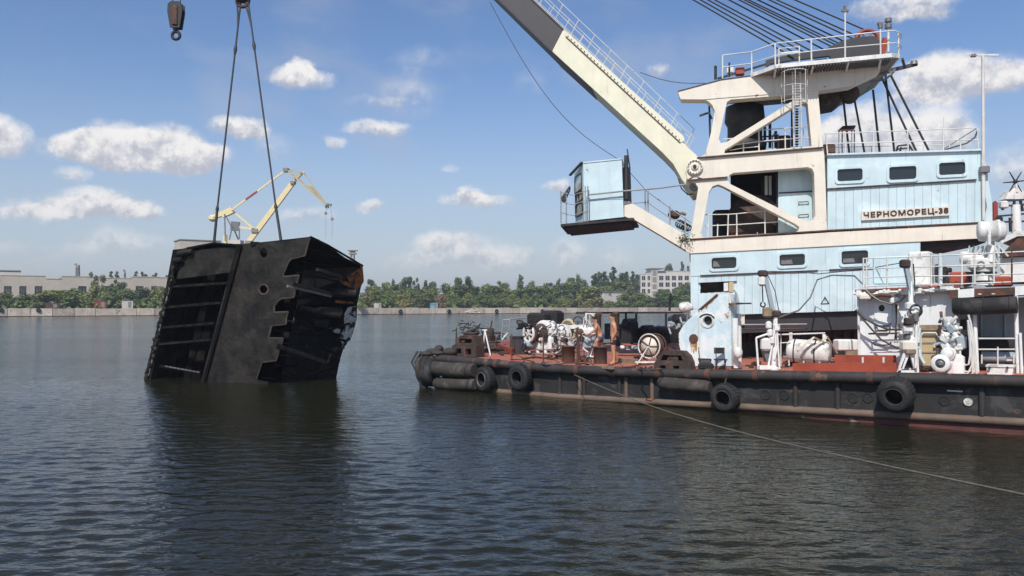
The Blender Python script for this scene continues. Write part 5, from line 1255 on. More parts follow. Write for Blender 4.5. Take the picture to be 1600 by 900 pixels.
# --- hoses, cables and oddments on the foredeck
dr = random.Random(101)
spots = [(772, 552, 'rope'), (783, 556, 'rope'), (832, 561, 'cable'), (866, 563, 'hose'), (915, 571, 'cable'), (985, 545, 'hose'), (1003, 556, 'cable'), (1035, 541, 'hose'), (1047, 533, 'rope'), (972, 575, 'cable'), (1165, 572, 'cable'), (1175, 560, 'hose'), (1030, 585 - 6, 'cable')]
wh = ['nearest the bow stand', 'between stand and bin', 'before the white winch', 'left of the left bollard', 'between the bollards', 'behind the rag tray', 'left of the cable reel', 'right of the cable reel', 'on the open deck before the black skirt', 'at the edge by the timber beam', 'between cabin and first davit', 'by the mushroom vent right of the cabin', 'at the round-roller fairlead']
for (px, py, kd), w_ in zip(spots, wh):
    c = DK(px, py); pts = [c + UP * .03]
    d = V((dr.gauss(0, 1), dr.gauss(0, 1), 0)).normalized()
    for i in range(14):
        d = (d + V((dr.gauss(0, .6), dr.gauss(0, .6), 0))).normalized(); p = pts[-1] + d * .2; p.z = zdeck(p) + .03 + abs(dr.gauss(0, .02)); pts.append(p)
    MB().tube(pts, {'rope': .03, 'cable': .022, 'hose': .035}[kd], 6).build('loose_' + kd, M[{'rope': 'rubdust', 'cable': 'dark', 'hose': 'rustdk'}[kd]], label='loose dark %s snaking on the deck %s' % (kd, w_), cat=kd)
for i, (px, py, sx, sz, m_n, lab) in enumerate(((772, 545, .5, .3, 'rust', 'small rusty box on the bow deck behind the A-stand'), (1036, 548, .4, .35, 'rustdk', 'dark box standing right of the cable reel'), (1048, 527, .8, .5, 'rust', 'brown chest on the open deck left of the cabin'), (1029, 529, .5, .4, 'dark', 'black drum-shaped chest on the open deck'), (955, 530, .7, .9, 'charcoal', 'charcoal cabinet right behind the standing man'), (896, 529, .5, .8, 'rustdk', 'dark rusty cabinet between the winch and control stand'))):
    c = DK(px, py); t = thing('deck_chest', c, lab, 'chest')
    MB().cbox(c + UP * sz / 2, (sx, sx * .7, sz), BD, BB, ch=.03).build('body', M[m_n], t); MB().cbox(c + UP * (sz + .03), (sx * 1.06, sx * .76, .06), BD, BB, ch=.02).build('lid', M['rustdk'], t); MB().box(c + UP * sz * .75 - BB * sx * .37, (.12, .03, .05), BD, BB).build('latch', M['steel'], t)
for i, (px, py, w, h, m_n, lab) in enumerate(((775, 549, .7, .3, 'rust', 'rusty chain pile between A-stand and bin'), (872, 561, .8, .35, 'rustdk', 'dark rusty pile under the winch bed'), (913, 566, .5, .4, 'rust', 'rusty valve pile between the bollards'), (889, 534, .7, .7, 'rust', 'rusty machine pile right of the winch gearbox'), (1001, 562, .5, .25, 'rustdk', 'dark scrap pile left of the reel stand'), (1042, 555, .7, .5, 'rust', 'rusty scrap pile behind the round-roller fairlead'), (1010, 527, 1.2, .7, 'rustdk', 'dark machine pile on the far open deck'), (1040, 522, 1.2, .8, 'rustdk', 'dark scrap pile near the far bow rail posts'), (1235, 572, .6, .3, 'rustdk', 'dark pipe pile under the life raft'), (1296, 573, .6, .25, 'dark', 'black oddments under the right end of the life raft'), (1180, 575, .4, .3, 'rust', 'rusty oddments left of the first davit'), (1445, 581, .5, .25, 'rustdk', 'dark oddments before the tan cabinet'))):
    lumpy(DK(px, py), (w, w * .7, h), m_n, 'scrap_pile', lab, 'scrap', 200 + i, 12)
# --- big white mooring winch
wc = DK(846, 551); A = V((-.80, -.60, 0)).normalized(); Aq = -A; Ap = V((A.y, -A.x, 0)); m_ = wc.y / F
wz0 = wc.z
winch = thing('mooring_winch', wc, 'big worn white mooring winch with spoked brake wheel near the bow', 'winch')
def WP(px, py, d=0.): return PY(px, py, wc.y + d)
hubc = WP(826, 521.5, -.4)
b = MB().torus(hubc, A, .36, .065, 28, 8)
for i in range(6):
    a = i * math.pi / 3 + .2; _, x_, y_ = frame(A); b.bar(hubc, hubc + (x_ * math.cos(a) + y_ * math.sin(a)) * .36, .075, .05)
b.cyl(hubc - A * .05, hubc + A * .08, .1, n=10); b.build('brake_wheel', M['white'], winch)
MB().lathe(hubc + Aq * .06, Aq, [(.30, 0), (.46, .02), (.46, .08), (.36, .14), (.36, .55), (.46, .62), (.46, .68)], 28).build('warping_drum', M['rust'], winch)
MB().lathe(hubc + Aq * .78, Aq, [(0, 0), (.56, 0), (.60, .04), (.60, .2), (.54, .26), (0, .26)], 32).build('gear_case', M['whiteold'], winch)
c2 = WP(858, 521, .25)
MB().lathe(c2, Aq, [(0, -.22), (.52, -.22), (.60, -.1), (.60, .1), (.5, .24), (0, .24)], 36, up=UP).build('main_gear_case', M['whiteold'], winch)
c3 = WP(876, 524, .5)
MB().lathe(c3, Aq, [(0, -.3), (.48, -.3), (.52, -.25), (.52, .22), (.44, .3), (0, .3)], 30).build('cable_drum', M['whiteold'], winch)
MB().torus(WP(888, 517, .6), Aq, .50, .075, 26, 8).build('yellow_band', M['tan'], winch)
MB().cbox(WP(870, 536, .2), (1.5, .8, .62), A, Ap, ch=.08).build('gearbox', M['whiteold'], winch)
MB().cbox(WP(843, 536, .0), (.62, .7, .6), A, Ap, ch=.06).build('bearing_stand', M['whiteold'], winch)
MB().cbox(WP(826, 538, -.25), (.5, .5, .34), A, Ap, ch=.1).build('motor', M['grey'], winch)
for x0 in (824, 838, 850, 860): MB().bar(WP(x0, 546, -.1), WP(x0 + 3, 552, -.35), .1, .1).build('base_leg', M['whiteold'], winch)
MB().bar(WP(812, 553, -.35), WP(866, 552, .1), .7, .07).build('base_plate', M['whiteold'], winch)
MB().bar(WP(855, 545.5, .0), WP(900, 543, .6), .9, .06).build('bed_plate', M['rust'], winch)
for i in range(9): MB().cyl(WP(823 + i * 7.4, 553, -.3 + i * .06), WP(823 + i * 7.4, 559, -.3 + i * .06), .02, n=5).build('bed_foot', M['rustdk'], winch)
wrg = random.Random(12)
for i in range(44):
    a_ = WP(wrg.uniform(832, 898), wrg.uniform(508, 545), -.45 + wrg.uniform(-.05, .2)); q = a_ + V((wrg.uniform(-.35, .35), wrg.uniform(-.1, .1), wrg.uniform(-.3, .3)))
    MB().tube([a_, a_.lerp(q, .5) + V((wrg.uniform(-.12, .12), -.08, wrg.uniform(-.12, .12))), q], wrg.uniform(.014, .032), 6).build('hydraulic_pipe', M[wrg.choice(('dark', 'dark', 'whiteold', 'rust', 'charcoal', 'rustdk'))], winch)
for (px, py) in ((853, 528), (868, 530), (884, 532), (878, 519), (861, 517)):
    MB().cbox(WP(px, py, -.42), (wrg.uniform(.14, .3), .16, wrg.uniform(.14, .34)), A, Ap, ch=.03).build('valve_block', M[wrg.choice(('whiteold', 'dark', 'white'))], winch)
MB().torus(WP(862, 510, -.25), A + UP * .3, .30, .025, 20, 5).build('hand_wheel', M['charcoal'], winch)
# black tarpaulin over gear behind the winch
def tarp(pts, d, mat, name, label, cat):
    MB().prism(pts, d).build(name, M[mat], label=label, cat=cat)
c = PY(846, 512, 38.5)
b = MB(); b.cbox(PY(843, 501, 38.5), (1.0, .8, .75), BD, BB, ch=.1); b.cbox(PY(863, 499, 38.8), (.95, .8, .85), BD, BB, ch=.12); b.cbox(PY(852, 515, 38.6), (1.6, .8, .7), BD, BB, ch=.1)
b.build('tarpaulin_stack', M['rubber'], label='black tarpaulin covered gear standing behind the white winch', cat='tarpaulin')
bx = DK(808, 553)
t = thing('deck_bin', bx, 'tall black steel bin left of the white winch', 'bin')
MB().prism([bx + V((-.36, -.3, 0)), bx + V((.34, -.3, 0)), bx + V((.28, -.3, .72)), bx + V((-.3, -.3, .72))], V((0, .6, 0))).build('body', M['charcoal'], t)
MB().box(bx + V((0, 0, .75)), (.66, .68, .06)).build('rim', M['dark'], t)
for x_ in (-.12, .12): MB().box(bx + V((x_, -.31, .36)), (.03, .03, .7)).build('rib', M['dark'], t)
lumpy(PY(822, 514, 35.2), (.9, .6, .55), 'rubber', 'hose_heap', 'black hose heap draped behind the brake wheel', 'hose', 4)
# frame ladder left of the winch and pole rail behind
t = thing('gangway_rail', DK(785, 535), 'grey pipe gangway rail standing behind the bin', 'railing')
for xa, xb in ((783, 786), (794, 797)): MB().cyl(PY(xa, 530, 38), PY(xb, 499.5, 38), .03, n=5).build('post', M['railgrey'], t)
for yy in (500, 510, 520): MB().tube([PY(784.5, yy, 38), PY(797, yy - .5, 38)], .022, 5).build('rung', M['railgrey'], t)
MB().tube([PY(785, 500, 38), PY(835, 494.5, 39)], .03, 5).build('hand_rail', M['railgrey'], t)
# --- bow clutter: capstan, rope heaps, A-stand, posts
cp = DK(736, 541); t = thing('bow_capstan', cp, 'dark rusty rope-wound capstan behind the bow fairlead', 'capstan')
MB().lathe(cp, UP, [(.5, 0), (.5, .12), (.34, .2), (.28, .5), (.42, .62), (.42, .7), (0, .72)], 20).build('drum', M['rustdk'], t)
MB().cbox(cp + V((.85, .3, .3)), (.6, .6, .6), BD, BB, ch=.08).build('motor', M['rustdk'], t)
MB().lathe(cp + V((.85, .3, .55)), UP, [(.3, 0), (.3, .3), (.24, .36), (0, .36)], 16).build('cover', M['rubdust'], t)
for i in range(7): MB().torus(cp + UP * (.22 + .04 * i), UP, .36 + .02 * (i % 3), .035, 20, 6).build('rope_turn', M['rubdust'], t)
bw = MB(); rg = random.Random(31); q0 = cp + UP * .85
for i in range(46):
    d = V((rg.gauss(0, .32), rg.gauss(0, .2), rg.gauss(.05, .14))); bw.tube([q0 + d, q0 + d + V((rg.gauss(0, .2), rg.gauss(0, .12), rg.gauss(0, .1)))], .025, 4)
bw.build('rope_tangle', M['rubdust'], label='tangled dark rope heaped over the bow capstan', cat='rope', kind='stuff')
MB().cyl(DK(713, 538), DK(713, 538) + UP * .85, .05, .03, 7).build('bow_post', M['rustdk'], label='thin dark post standing on the bow edge', cat='post')
t = thing('a_stand', DK(760, 555), 'white A-shaped pipe stand on the red bow deck', 'stand')
a_ = DK(760, 553) ; ap = PY(757.5, 516, a_.y); 
for p in (DK(754, 553), DK(766.5, 556), DK(760, 547)): MB().cyl(p, ap, .035, n=6).build('leg', M['rail'], t)
MB().cyl(ap - V((.1, 0, 0)), ap + V((.1, 0, 0)), .04, n=6).build('cap', M['rail'], t)
MB().tube([DK(763, 527), PY(769, 501, DK(763, 527).y)], [.06, .05], 6).build('leaning_pole', M['rustdk'], label='leaning rusty pole behind the bow stand', cat='pole')
for i, (px, py, w) in enumerate(((780, 531, .6), (771, 540, .5), (790, 548, .35))):
    lumpy(DK(px, py), (w, w * .8, .4), ('rustdk', 'dark', 'rust')[i], 'scrap_heap', ('dark scrap heap behind the A-stand', 'low black scrap heap beside the A-stand', 'small rusty scrap heap left of the bin')[i], 'scrap', 40 + i, 8)
MB().cbox(DK(779, 536) + UP * .55, (.55, .45, .12), BD, BB, ch=.03).build('bench_top', M['rust'], label='small rusty bench behind the bow scrap', cat='bench')
MB().prism([DK(783, 537) + UP * .2, DK(793, 530) + UP * .35, DK(795, 530) + UP * .35, DK(786, 538) + UP * .2], UP * .06).build('white_plank', M['white'], label='short white plank on the bow scrap', cat='plank')
rw = MB(); c = DK(815, 548); rw.prism([DK(775, 545) , DK(800, 538), DK(818, 546), DK(800, 556)], UP * .28); rw.build('deck_hatch', M['redox'], label='low red hatch coaming on the bow deck behind the bin', cat='hatch')
# --- pale grey hydraulic stand between winch and bending man
hc = DK(916, 560); t = thing('control_stand', hc, 'pale grey hydraulic control stand the bending man works on', 'machine')
HP = lambda px, py, d=0.: PY(px, py, hc.y + d)
MB().cbox(HP(921, 533, .2), (.62, .5, .62), (1, 0, 0), (0, 1, 0), ch=.06).build('cabinet', M['grey'], t)
MB().cbox(HP(917, 518, .1), (.72, .5, .36), (1, 0, 0), (0, 1, 0), ch=.08).build('valve_chest', M['whiteold'], t)
MB().lathe(HP(908, 519, -.05), (-.6, -.8, 0), [(0, 0), (.13, 0), (.16, .06), (.16, .2), (0, .24)], 18).build('pump', M['rust'], t)
MB().bar(HP(886, 511, .4), HP(916, 510, .4), .14, .16).build('beam', M['white'], t)
hg = random.Random(6)
for i in range(26):
    a_ = HP(hg.uniform(902, 932), hg.uniform(510, 545), hg.uniform(-.3, .1)); MB().tube([a_, a_ + V((hg.gauss(0, .12), 0, hg.gauss(0, .14))), a_ + V((hg.gauss(0, .2), 0, hg.gauss(-.15, .18)))], hg.uniform(.018, .035), 5).build('pipe', M[hg.choice(('whiteold', 'grey', 'rust', 'dark'))], t)
for i in range(7): MB().cyl(HP(904 + i * 4.3, 562, .1), HP(904 + i * 4.3, 541, .1), .022, n=5).build('leg', M['steel' if i % 2 else 'rust'], t)
MB().box(HP(923, 557, -.1), (.28, .2, .04)).build('step', M['white'], t)
MB().bar(HP(903, 570, -.2), HP(903, 528, -.1), .10, .10).build('rust_column', M['rust'], t)
# --- rusty columns and spoked wheel behind the men
for px, yb, yt, w, lab in ((935, 540, 488, 9, 'left brown steel column behind the bending man'), (963, 540, 487, 10, 'right brown steel column behind the standing man')):
    c = DK(px, yb); h = (yb - yt) * c.y / F; t = thing('mooring_column', c, lab, 'column'); r_ = w / 2 * c.y / F
    MB().lathe(c, UP, [(r_ * 1.5, 0), (r_ * 1.4, .15), (r_, .25), (r_, h * .86), (r_ * 1.15, h * .9), (r_ * 1.1, h), (0, h)], 16).build('shaft', M['rustdk'], t)
    MB().torus(c + UP * h * .5, UP, r_ * 1.05, .03, 16, 5).build('band', M['rustdk'], t)
wc2 = PY(921.5, 505, 37); t = thing('spoked_wheel', wc2 - UP * .45, 'large pale spoked hand wheel behind the bending man', 'hand wheel')
ax_ = V((-.8, -.6, 0)); MB().torus(wc2, ax_, .42, .035, 26, 6).build('rim', M['rail'], t)
b = MB(); _, x_, y_ = frame(ax_)
for i in range(8): b.bar(wc2, wc2 + (x_ * math.cos(i * .785) + y_ * math.sin(i * .785)) * .42, .025, .025)
b.build('spokes', M['rail'], t); MB().bar(PY(915.5, 521, 37), PY(915.5, 489, 37), .07, .07).build('post', M['rail'], t); MB().bar(PY(915.5, 490, 37), PY(930, 490, 37), .05, .05).build('arm', M['rail'], t)
wc3 = PY(903, 503, 37.5); t = thing('valve_wheel', wc3 - UP * .5, 'small dark valve wheel right of the winch band', 'hand wheel')
MB().torus(wc3, (-.5, -.86, 0), .24, .025, 20, 5).build('rim', M['dark'], t); MB().cyl(wc3, wc3 - UP * .45, .03, n=6).build('spindle', M['dark'], t); MB().bar(wc3 - V((.22, 0, 0)), wc3 + V((.22, 0, 0)), .03, .03).build('spoke', M['dark'], t)
# --- cable reel
rc_ = DK(1014, 569); rq = PY(1014, 541, rc_.y); ax_ = V((-.62, -.78, 0)).normalized()
t = thing('cable_reel', rc_, 'rusty cable reel with cream hub plate standing on the deck', 'reel')
for d, rr, m_n in ((0, .46, 'rail'), (-.5, .46, 'rust')):
    MB().torus(rq + ax_ * d, ax_, rr, .03, 30, 6).build('flange_ring', M[m_n], t)
MB().lathe(rq, -ax_, [(0, 0), (.34, 0), (.34, .02), (0, .02)], 28).build('hub_plate', M['signwhite'], t)
b = MB(); _, x_, y_ = frame(ax_)
for i in range(5): b.bar(rq + ax_ * .02, rq + ax_ * .02 + (x_ * math.cos(i * 1.256 + .6) + y_ * math.sin(i * 1.256 + .6)) * .46, .04, .03)
b.build('spokes', M['rustdk'], t)
for i in range(7): MB().torus(rq - ax_ * (.06 + .06 * i), ax_, .39 - .012 * (i % 2), .035, 28, 6).build('cable_turn', M['rust'], t)
for dx in (-.42, .42):
    for d in (.05, -.55): MB().cyl(rq + ax_ * d, V((rc_.x + dx, rc_.y, rc_.z)) + ax_ * d, .028, n=6).build('stand_leg', M['rail'], t)
MB().bar(V((rc_.x - .5, rc_.y, rc_.z + .08)) + ax_ * .05, V((rc_.x + .5, rc_.y, rc_.z + .08)) + ax_ * .05, .05, .06).build('stand_foot', M['white'], t)
# --- tray of rags, beams and small things on the deck
tr = DK(982, 556); t = thing('rag_tray', tr, 'shallow dark tray heaped with pale rags near the standing man', 'tray')
MB().prism([tr + V((-.42, -.25, .12)), tr + V((.42, -.25, .12)), tr + V((.5, -.25, .2)), tr + V((-.5, -.25, .2))], V((0, .5, 0))).build('tray', M['dark'], t)
rg = random.Random(9)
for i in range(16): MB().ball(tr + V((rg.uniform(-.38, .38), rg.uniform(-.15, .15), .26 + rg.uniform(0, .16))), (rg.uniform(.06, .13), .08, rg.uniform(.04, .09)), 7, 5).build('rag', M[rg.choice(('white', 'steel', 'whiteold', 'grey'))], t)
MB().bar(DK(968, 566) + UP * .08, DK(1000, 569) + UP * .08, .16, .16).build('timber_beam', M['wood'], label='weathered timber beam on deck under the rag tray', cat='beam')
MB().bar(DK(930, 574) + UP * .05, DK(957, 577) + UP * .05, .14, .1).build('timber_beam', M['wood'], label='short dark timber beam before the right bollard', cat='beam')
for i, (px, py) in enumerate(((961, 576), (993, 577), (1008, 578))): lumpy(DK(px, py), (.5, .3, .16), ('rustdk', 'rust', 'rustdk')[i], 'chain_heap', ('small chain heap at the standing mans feet', 'rusty chain heap left of the round-roller fairlead', 'flat chain heap touching the round-roller fairlead')[i], 'chain', 60 + i, 8)
for i, (px, py) in enumerate(((971, 524), (1003, 523.5))):
    c = DK(px, py); t = thing('mushroom_vent', c, ('white mushroom vent behind the standing man', 'white mushroom vent between the standing man and cabin')[i], 'vent')
    MB().cyl(c, c + UP * .22, .16, n=12).build('neck', M['white'], t); MB().lathe(c + UP * .2, UP, [(.40, 0), (.42, .06), (.3, .2), (0, .24)], 18).build('cap', M['white'], t)
c = DK(1170, 549); t = thing('mushroom_vent', c, 'white mushroom vent right of the rusty blue cabin', 'vent')
MB().cyl(c, c + UP * .2, .09, n=12).build('neck', M['rust'], t); MB().lathe(c + UP * .18, UP, [(.20, 0), (.2, .05), (.13, .14), (0, .16)], 18).build('cap', M['white'], t)
t = thing('deck_trestle', DK(990, 535), 'thin dark pipe trestle standing on the open deck', 'trestle')
for a_, c_ in (((985, 537), (988, 527)), ((996, 539), (994, 528)), ((988, 527), (996, 527.5)), ((985, 537), (996, 539))): MB().tube([PY(*a_, 41), PY(*c_, 41)], .025, 5).build('pipe', M['rustdk'], t)
# --- rail and dark gear on the far bow edge
t = thing('bow_rail', DK(1000, 522), 'long dark pipe rail on raised posts along the far bow edge', 'railing')
MB().tube([PY(900, 488.8, 47), PY(1068, 488.2, 49)], .06, 6).build('top_pipe', M['charcoal'], t)
for px, yb in ((978, 520), (994, 510), (1040.5, 520)): MB().cyl(PY(px, yb, 48), PY(px, 489, 48), .07, n=6).build('post', M['dark'], t)
MB().bar(PY(1046, 486, 49), PY(1048, 458, 49), .12, .12).build('tall_post', M['dark'], t)
for i, (px, py, sx, sz, lab) in enumerate(((984, 504, .8, .7, 'black winch cover'), (1012, 511, 1.0, .5, 'dark machine block'), (1030, 513, 1.1, .5, 'low dark machine'), (971, 514, .6, .8, 'rust-dark drum'), (1061, 497, 1.2, .7, 'grey box'))):
    c = PY(px, py + 5, 46 + i * .3); g_ = V((c.x, c.y, zdeck(c)))
    tt = thing('far_machine', g_, lab + ' by the far bow rail, %s from the left' % ('second third fourth first fifth'.split()[i]), 'machine', 'machines by the far bow rail')
    MB().cbox(c, (sx, .8, sz), BD, BB, ch=.16).build('housing', M[('rubber', 'dark', 'dark', 'rustdk', 'charcoal')[i]], tt)
    MB().obox(g_ - BD * sx * .4 - BB * .4, BD * sx * .8, BB * .8, UP * max(.1, c.z - g_.z)).build('bed', M['dark'], tt)
    MB().cyl(c + UP * sz * .3 - BB * .5, c + UP * sz * .3 + BB * .5, sz * .3, n=14).build('drum', M['dark'], tt)
lumpy(PY(1063, 515, 36), (1.1, .7, .6), 'grey', 'grey_bundle', 'dirty grey bundle left of the rusty blue cabin', 'bundle', 71, 9)
c = PY(1074, 480, 31); t = thing('searchlight', c - UP * .4, 'small white searchlight above the left edge of the blue cabin', 'searchlight')
MB().lathe(c - V((.32, 0, 0)), (1, 0, 0), [(0, 0), (.14, .02), (.2, .14), (.21, .34), (.12, .46), (.1, .52), (0, .52)], 18).build('drum', M['white'], t); MB().bar(c + V((.0, 0, -.1)), c + V((.55, .1, -.05)), .05, .05).build('bracket', M['rail'], t); MB().cyl(c - UP * .25, c - UP * 1.2, .05, n=7).build('stem', M['steel'], t)
# --- rusty pale blue cabin
KC1 = .75
co = [(1079, 572), (1076, 561), (1064, 549), (1061, 538), (1060.5, 521), (1066, 511), (1075, 500), (1083, 493), (1092, 484), (1121, 460), (1140, 459.5), (1142, 470), (1143, 572)]
cc = SD(1105, 577, KC1); cabin = thing('deck_cabin', V((cc.x, cc.y, zdeck(cc))), 'rust-streaked pale blue cabin with one round porthole at the deck edge', 'deck cabin')
MB().prism(sdp(co, KC1), BB * .72, [sdp(ell(1105.5, 501, 7.2, 7.4), KC1)]).build('shell', M['blue_old'], cabin)
MB().prism([SD(1084, 573, KC1 + .02), SD(1142, 573, KC1 + .02), SD(1142, 582, KC1 + .02), SD(1081, 581, KC1 + .02)], BB * .68).build('plinth', M['deck'], cabin)
MB().prism(sdp(ell(1105.5, 501, 11, 11.4), KC1 - .03), BB * .05, [sdp(ell(1105.5, 501, 7.2, 7.4), KC1 - .03)]).build('porthole_ring', M['white'], cabin)
MB().prism(sdp(ell(1105.5, 501, 7.4, 7.6), KC1 + .12), BB * .02).build('porthole_glass', M['dark'], cabin)
MB().tube(sdp([(1093, 496), (1097, 492.5), (1104, 490.5), (1111, 492), (1116, 496.5)], KC1 - .04), .025, 5).build('eyebrow', M['rustdk'], cabin)
MB().prism(sdp(ell(1083.5, 529.5, 7, 7.6), KC1 - .02), BB * .03).build('rust_patch', M['rust'], cabin)
M['ruststreak'] = material('orange_rust_stain', (.42, .20, .06), .8, var=.3, vscale=6, bump=.1, col2=(.62, .55, .42), c2=.45)
MB().prism(sdp([(1078, 534), (1089.5, 534), (1089, 546), (1087.5, 551), (1086, 546), (1084, 553), (1082, 547), (1080, 550)], KC1 - .008), BB * .01).build('rust_streak', M['ruststreak'], cabin)
MB().prism(sdp([(1092.5, 483.5), (1121, 460), (1124, 460), (1112, 473), (1107, 476), (1104, 483), (1099, 480), (1096, 487)], KC1 - .008), BB * .01).build('rust_streak', M['ruststreak'], cabin)
MB().prism(sdp([(1132, 490), (1139, 487), (1139, 494), (1136, 498), (1134, 494)], KC1 - .008), BB * .01).build('rust_streak', M['ruststreak'], cabin)
MB().bar(SD(1092, 485, KC1 - .02), SD(1121, 460, KC1 - .02), .05, .06).build('roof_edge', M['rust'], cabin)
MB().bar(SD(1094, 484, KC1 - .03), SD(1093, 571, KC1 - .03), .025, .04).build('corner_ridge', M['white'], cabin)
MB().cyl(SD(1150, 575, KC1 + .2), SD(1149, 497, KC1 + .2), .09, n=9).build('corner_pipe', M['whiteold'], cabin)
MB().cyl(SD(1156, 575, KC1 + .5), SD(1155, 490, KC1 + .5), .07, n=9).build('corner_pipe', M['whiteold'], cabin)
MB().bar(SD(1141, 475, KC1 - .1), SD(1173, 474, KC1 - .1), .14, .05).bar(SD(1141, 475, KC1 + .05), SD(1157, 474, KC1 + .05), .3, .05).build('shelf_arm', M['orange'], cabin)
MB().ball(SD(1153, 551, KC1 - .05), (.16, .14, .2), 10, 7).build('float', M['white'], cabin)
MB().tube([SD(1150, 473, KC1 + .1), SD(1150, 458, KC1 + .1), SD(1147, 453, KC1 + .1)], .03, 5).build('vent_pipe', M['railgrey'], cabin)
def chair(px, py, label, sx=1.):
    c = DK(px, py); t = thing('folding_chair', c, label, 'chair'); s = .82
    P = lambda x, y, z: c + V((x * sx, y, z)) * s
    for a_, q_ in (((-.22, -.2, 0), (-.2, .2, .9)), ((.22, -.2, 0), (.2, .2, .9)), ((-.22, .2, 0), (-.22, -.2, .42)), ((.22, .2, 0), (.22, -.2, .42))): MB().tube([P(*a_), P(*q_)], .016, 5).build('leg', M['charcoal'], t)
    MB().box(P(0, 0, .43), (.46 * s, .42 * s, .03)).build('seat', M['dark'], t); MB().box(P(0, .19, .78), (.42 * s, .03, .2)).build('backrest', M['dark'], t)
chair(1101, 577, 'dark folding chair before the rusty cabin, left one'); chair(1126, 578.5, 'dark folding chair before the rusty cabin, right one', .8)
MB().cbox(DK(1103, 579) + UP * .14, (.5, .3, .28), BD, BB, ch=.08).build('black_bag', M['dark'], label='black bag under the left folding chair', cat='bag')
# --- davits
def davit(base, pts, label, hook, kind):
    c = DK(*base); Y = c.y; t = thing('davit_crane', c, label, 'davit'); P = lambda x, y, d=0.: PY(x, y, Y + d)
    return t, P
t, P = davit((1203, 578), None, 'small white davit crane with chain hook beside the life raft', None, 0)
for a_, c_ in (((1185, 577), (1181.5, 528)), ((1200, 576), (1211, 514)), ((1218, 577), (1213, 500)), ((1186, 577), (1204, 575)), ((1181.5, 528), (1199, 522)), ((1210, 562), (1215, 540))): MB().cyl(P(*a_, -.1), P(*c_, -.1), .034, n=8).build('frame_tube', M['whiteold'], t)
MB().cyl(P(1209, 572), P(1212, 492), .085, .07, 10).build('column', M['whiteold'], t)
MB().bar(P(1208, 489), P(1194, 424), .11, .13).build('jib', M['grey'], t)
MB().tube([P(1197, 424), P(1211, 455), P(1217, 486)], .014, 4).build('topping_wire', M['rope'], t)
MB().cbox(P(1191.5, 427), (.28, .24, .2), (1, 0, 0), (0, 1, 0), ch=.04).build('head', M['rustdk'], t)
MB().cbox(P(1190.5, 439), (.24, .2, .34), (1, 0, 0), (0, 1, 0), ch=.06).build('chain_hoist', M['white'], t)
MB().tube([P(1191, 446), P(1192, 472)], .022, 5).build('chain', M['rustdk'], t)
MB().torus(P(1192, 476), (0, 1, 0), .075, .024, 16, 6, R(-250), R(60)).build('hook', M['dark'], t)
MB().cbox(P(1199, 488), (.28, .26, .34), (1, 0, 0), (0, 1, 0), ch=.05).build('winch_box', M['wood'], t)
MB().cbox(P(1212, 490), (.3, .3, .22), (1, 0, 0), (0, 1, 0), ch=.05).build('pivot', M['rustdk'], t)
MB().cbox(P(1197, 538), (.34, .3, .42), (1, 0, 0), (0, 1, 0), ch=.07).build('motor', M['white'], t)
MB().prism([P(1193, 548), P(1204, 548), P(1208, 566), P(1198, 566)], V((0, .3, 0))).build('gear_pan', M['steel'], t)
for px, py in ((1203, 520), (1206, 532), (1214, 512), (1201, 508)): MB().cbox(P(px, py, -.1), (.17, .2, .26), (1, 0, 0), (0, 1, 0), ch=.05).build('gear', M['whiteold'], t)
MB().box(P(1195, 574, -.15), (.42, .3, .12)).build('foot', M['whiteold'], t)
MB().ball(P(1210, 577, -.35), (.15, .12, .11), 12, 8).build('buoy', M['white'], label='small round white float at the foot of the davit', cat='float')
MB().tube([P(1214, 497), PY(1248, 485, 30), PY(1266, 465, 31), PY(1277, 437, 32), PY(1300, 430, 31.5), PY(1335, 431, 29.5), PY(1352, 448, 27.5)], .03, 6).build('air_hose', M['steel'], label='slack grey hose looping from the davit across the blue house', cat='hose')
for yy in (506.5, 513.5): MB().tube([PY(1156, yy + 1, 33), PY(1262, yy, 31.8)], .03, 5).build('pipe_run', M['railgrey' if yy < 510 else 'rust'], label='%s pipe running in front of the black skirt' % ('upper grey' if yy < 510 else 'lower rusty'), cat='pipe')
MB().tube([P(1194, 424), PY(1240, 424.5, 29), PY(1278, 428, 29), PY(1350, 421, 27), PY(1412, 410, 24.6)], .014, 4).build('guy_wire', M['rope'], label='thin guy wire between the two davit heads', cat='wire')
# life raft
lc = DK(1262, 573); Yl = lc.y + .1; t = thing('life_raft', PY(1262, 572, Yl), 'white life raft canister strapped in a cradle', 'life raft')
la_, lb_ = PY(1229, 547, Yl + .35), PY(1299, 552, Yl - .35); ax_ = (lb_ - la_); L_ = ax_.length; r_ = .40
MB().lathe(la_, ax_, [(0, 0), (r_ * .62, .02), (r_ * .9, .08), (r_, .2), (r_, L_ * .48), (r_ * 1.04, L_ * .49), (r_ * 1.04, L_ * .51), (r_, L_ * .52), (r_, L_ - .2), (r_ * .9, L_ - .08), (r_ * .62, L_ - .02), (0, L_)], 26).build('canister', M['white'], t)
for f in (.2, .66): MB().torus(la_ + ax_ * f, ax_, r_ + .015, .022, 26, 5).build('strap', M['dark'], t)
MB().bar(la_ - UP * .2 - BB * .34 - BD * .0, lb_ - UP * .2 - BB * .34, .04, .05).build('joint_band', M['railgrey'], t)
for f in (.12, .45, .8): MB().cyl(la_ + ax_ * f - UP * .75 - BB * .25, la_ + ax_ * f - UP * .3 - BB * .3, .03, n=6).build('cradle_leg', M['rail'], t)
for f in (.1, .85): MB().cyl(la_ + ax_ * f + UP * .3, la_ + ax_ * f + UP * .62, .06, n=8).build('upright', M['white'], t)
MB().bar(la_ + ax_ * -.05 - UP * .72, lb_ - UP * .72, .5, .05).build('cradle_base', M['dark'], t)
t = thing('raft_rail', PY(1265, 575, Yl), 'white pipe rail standing round the life raft', 'railing')
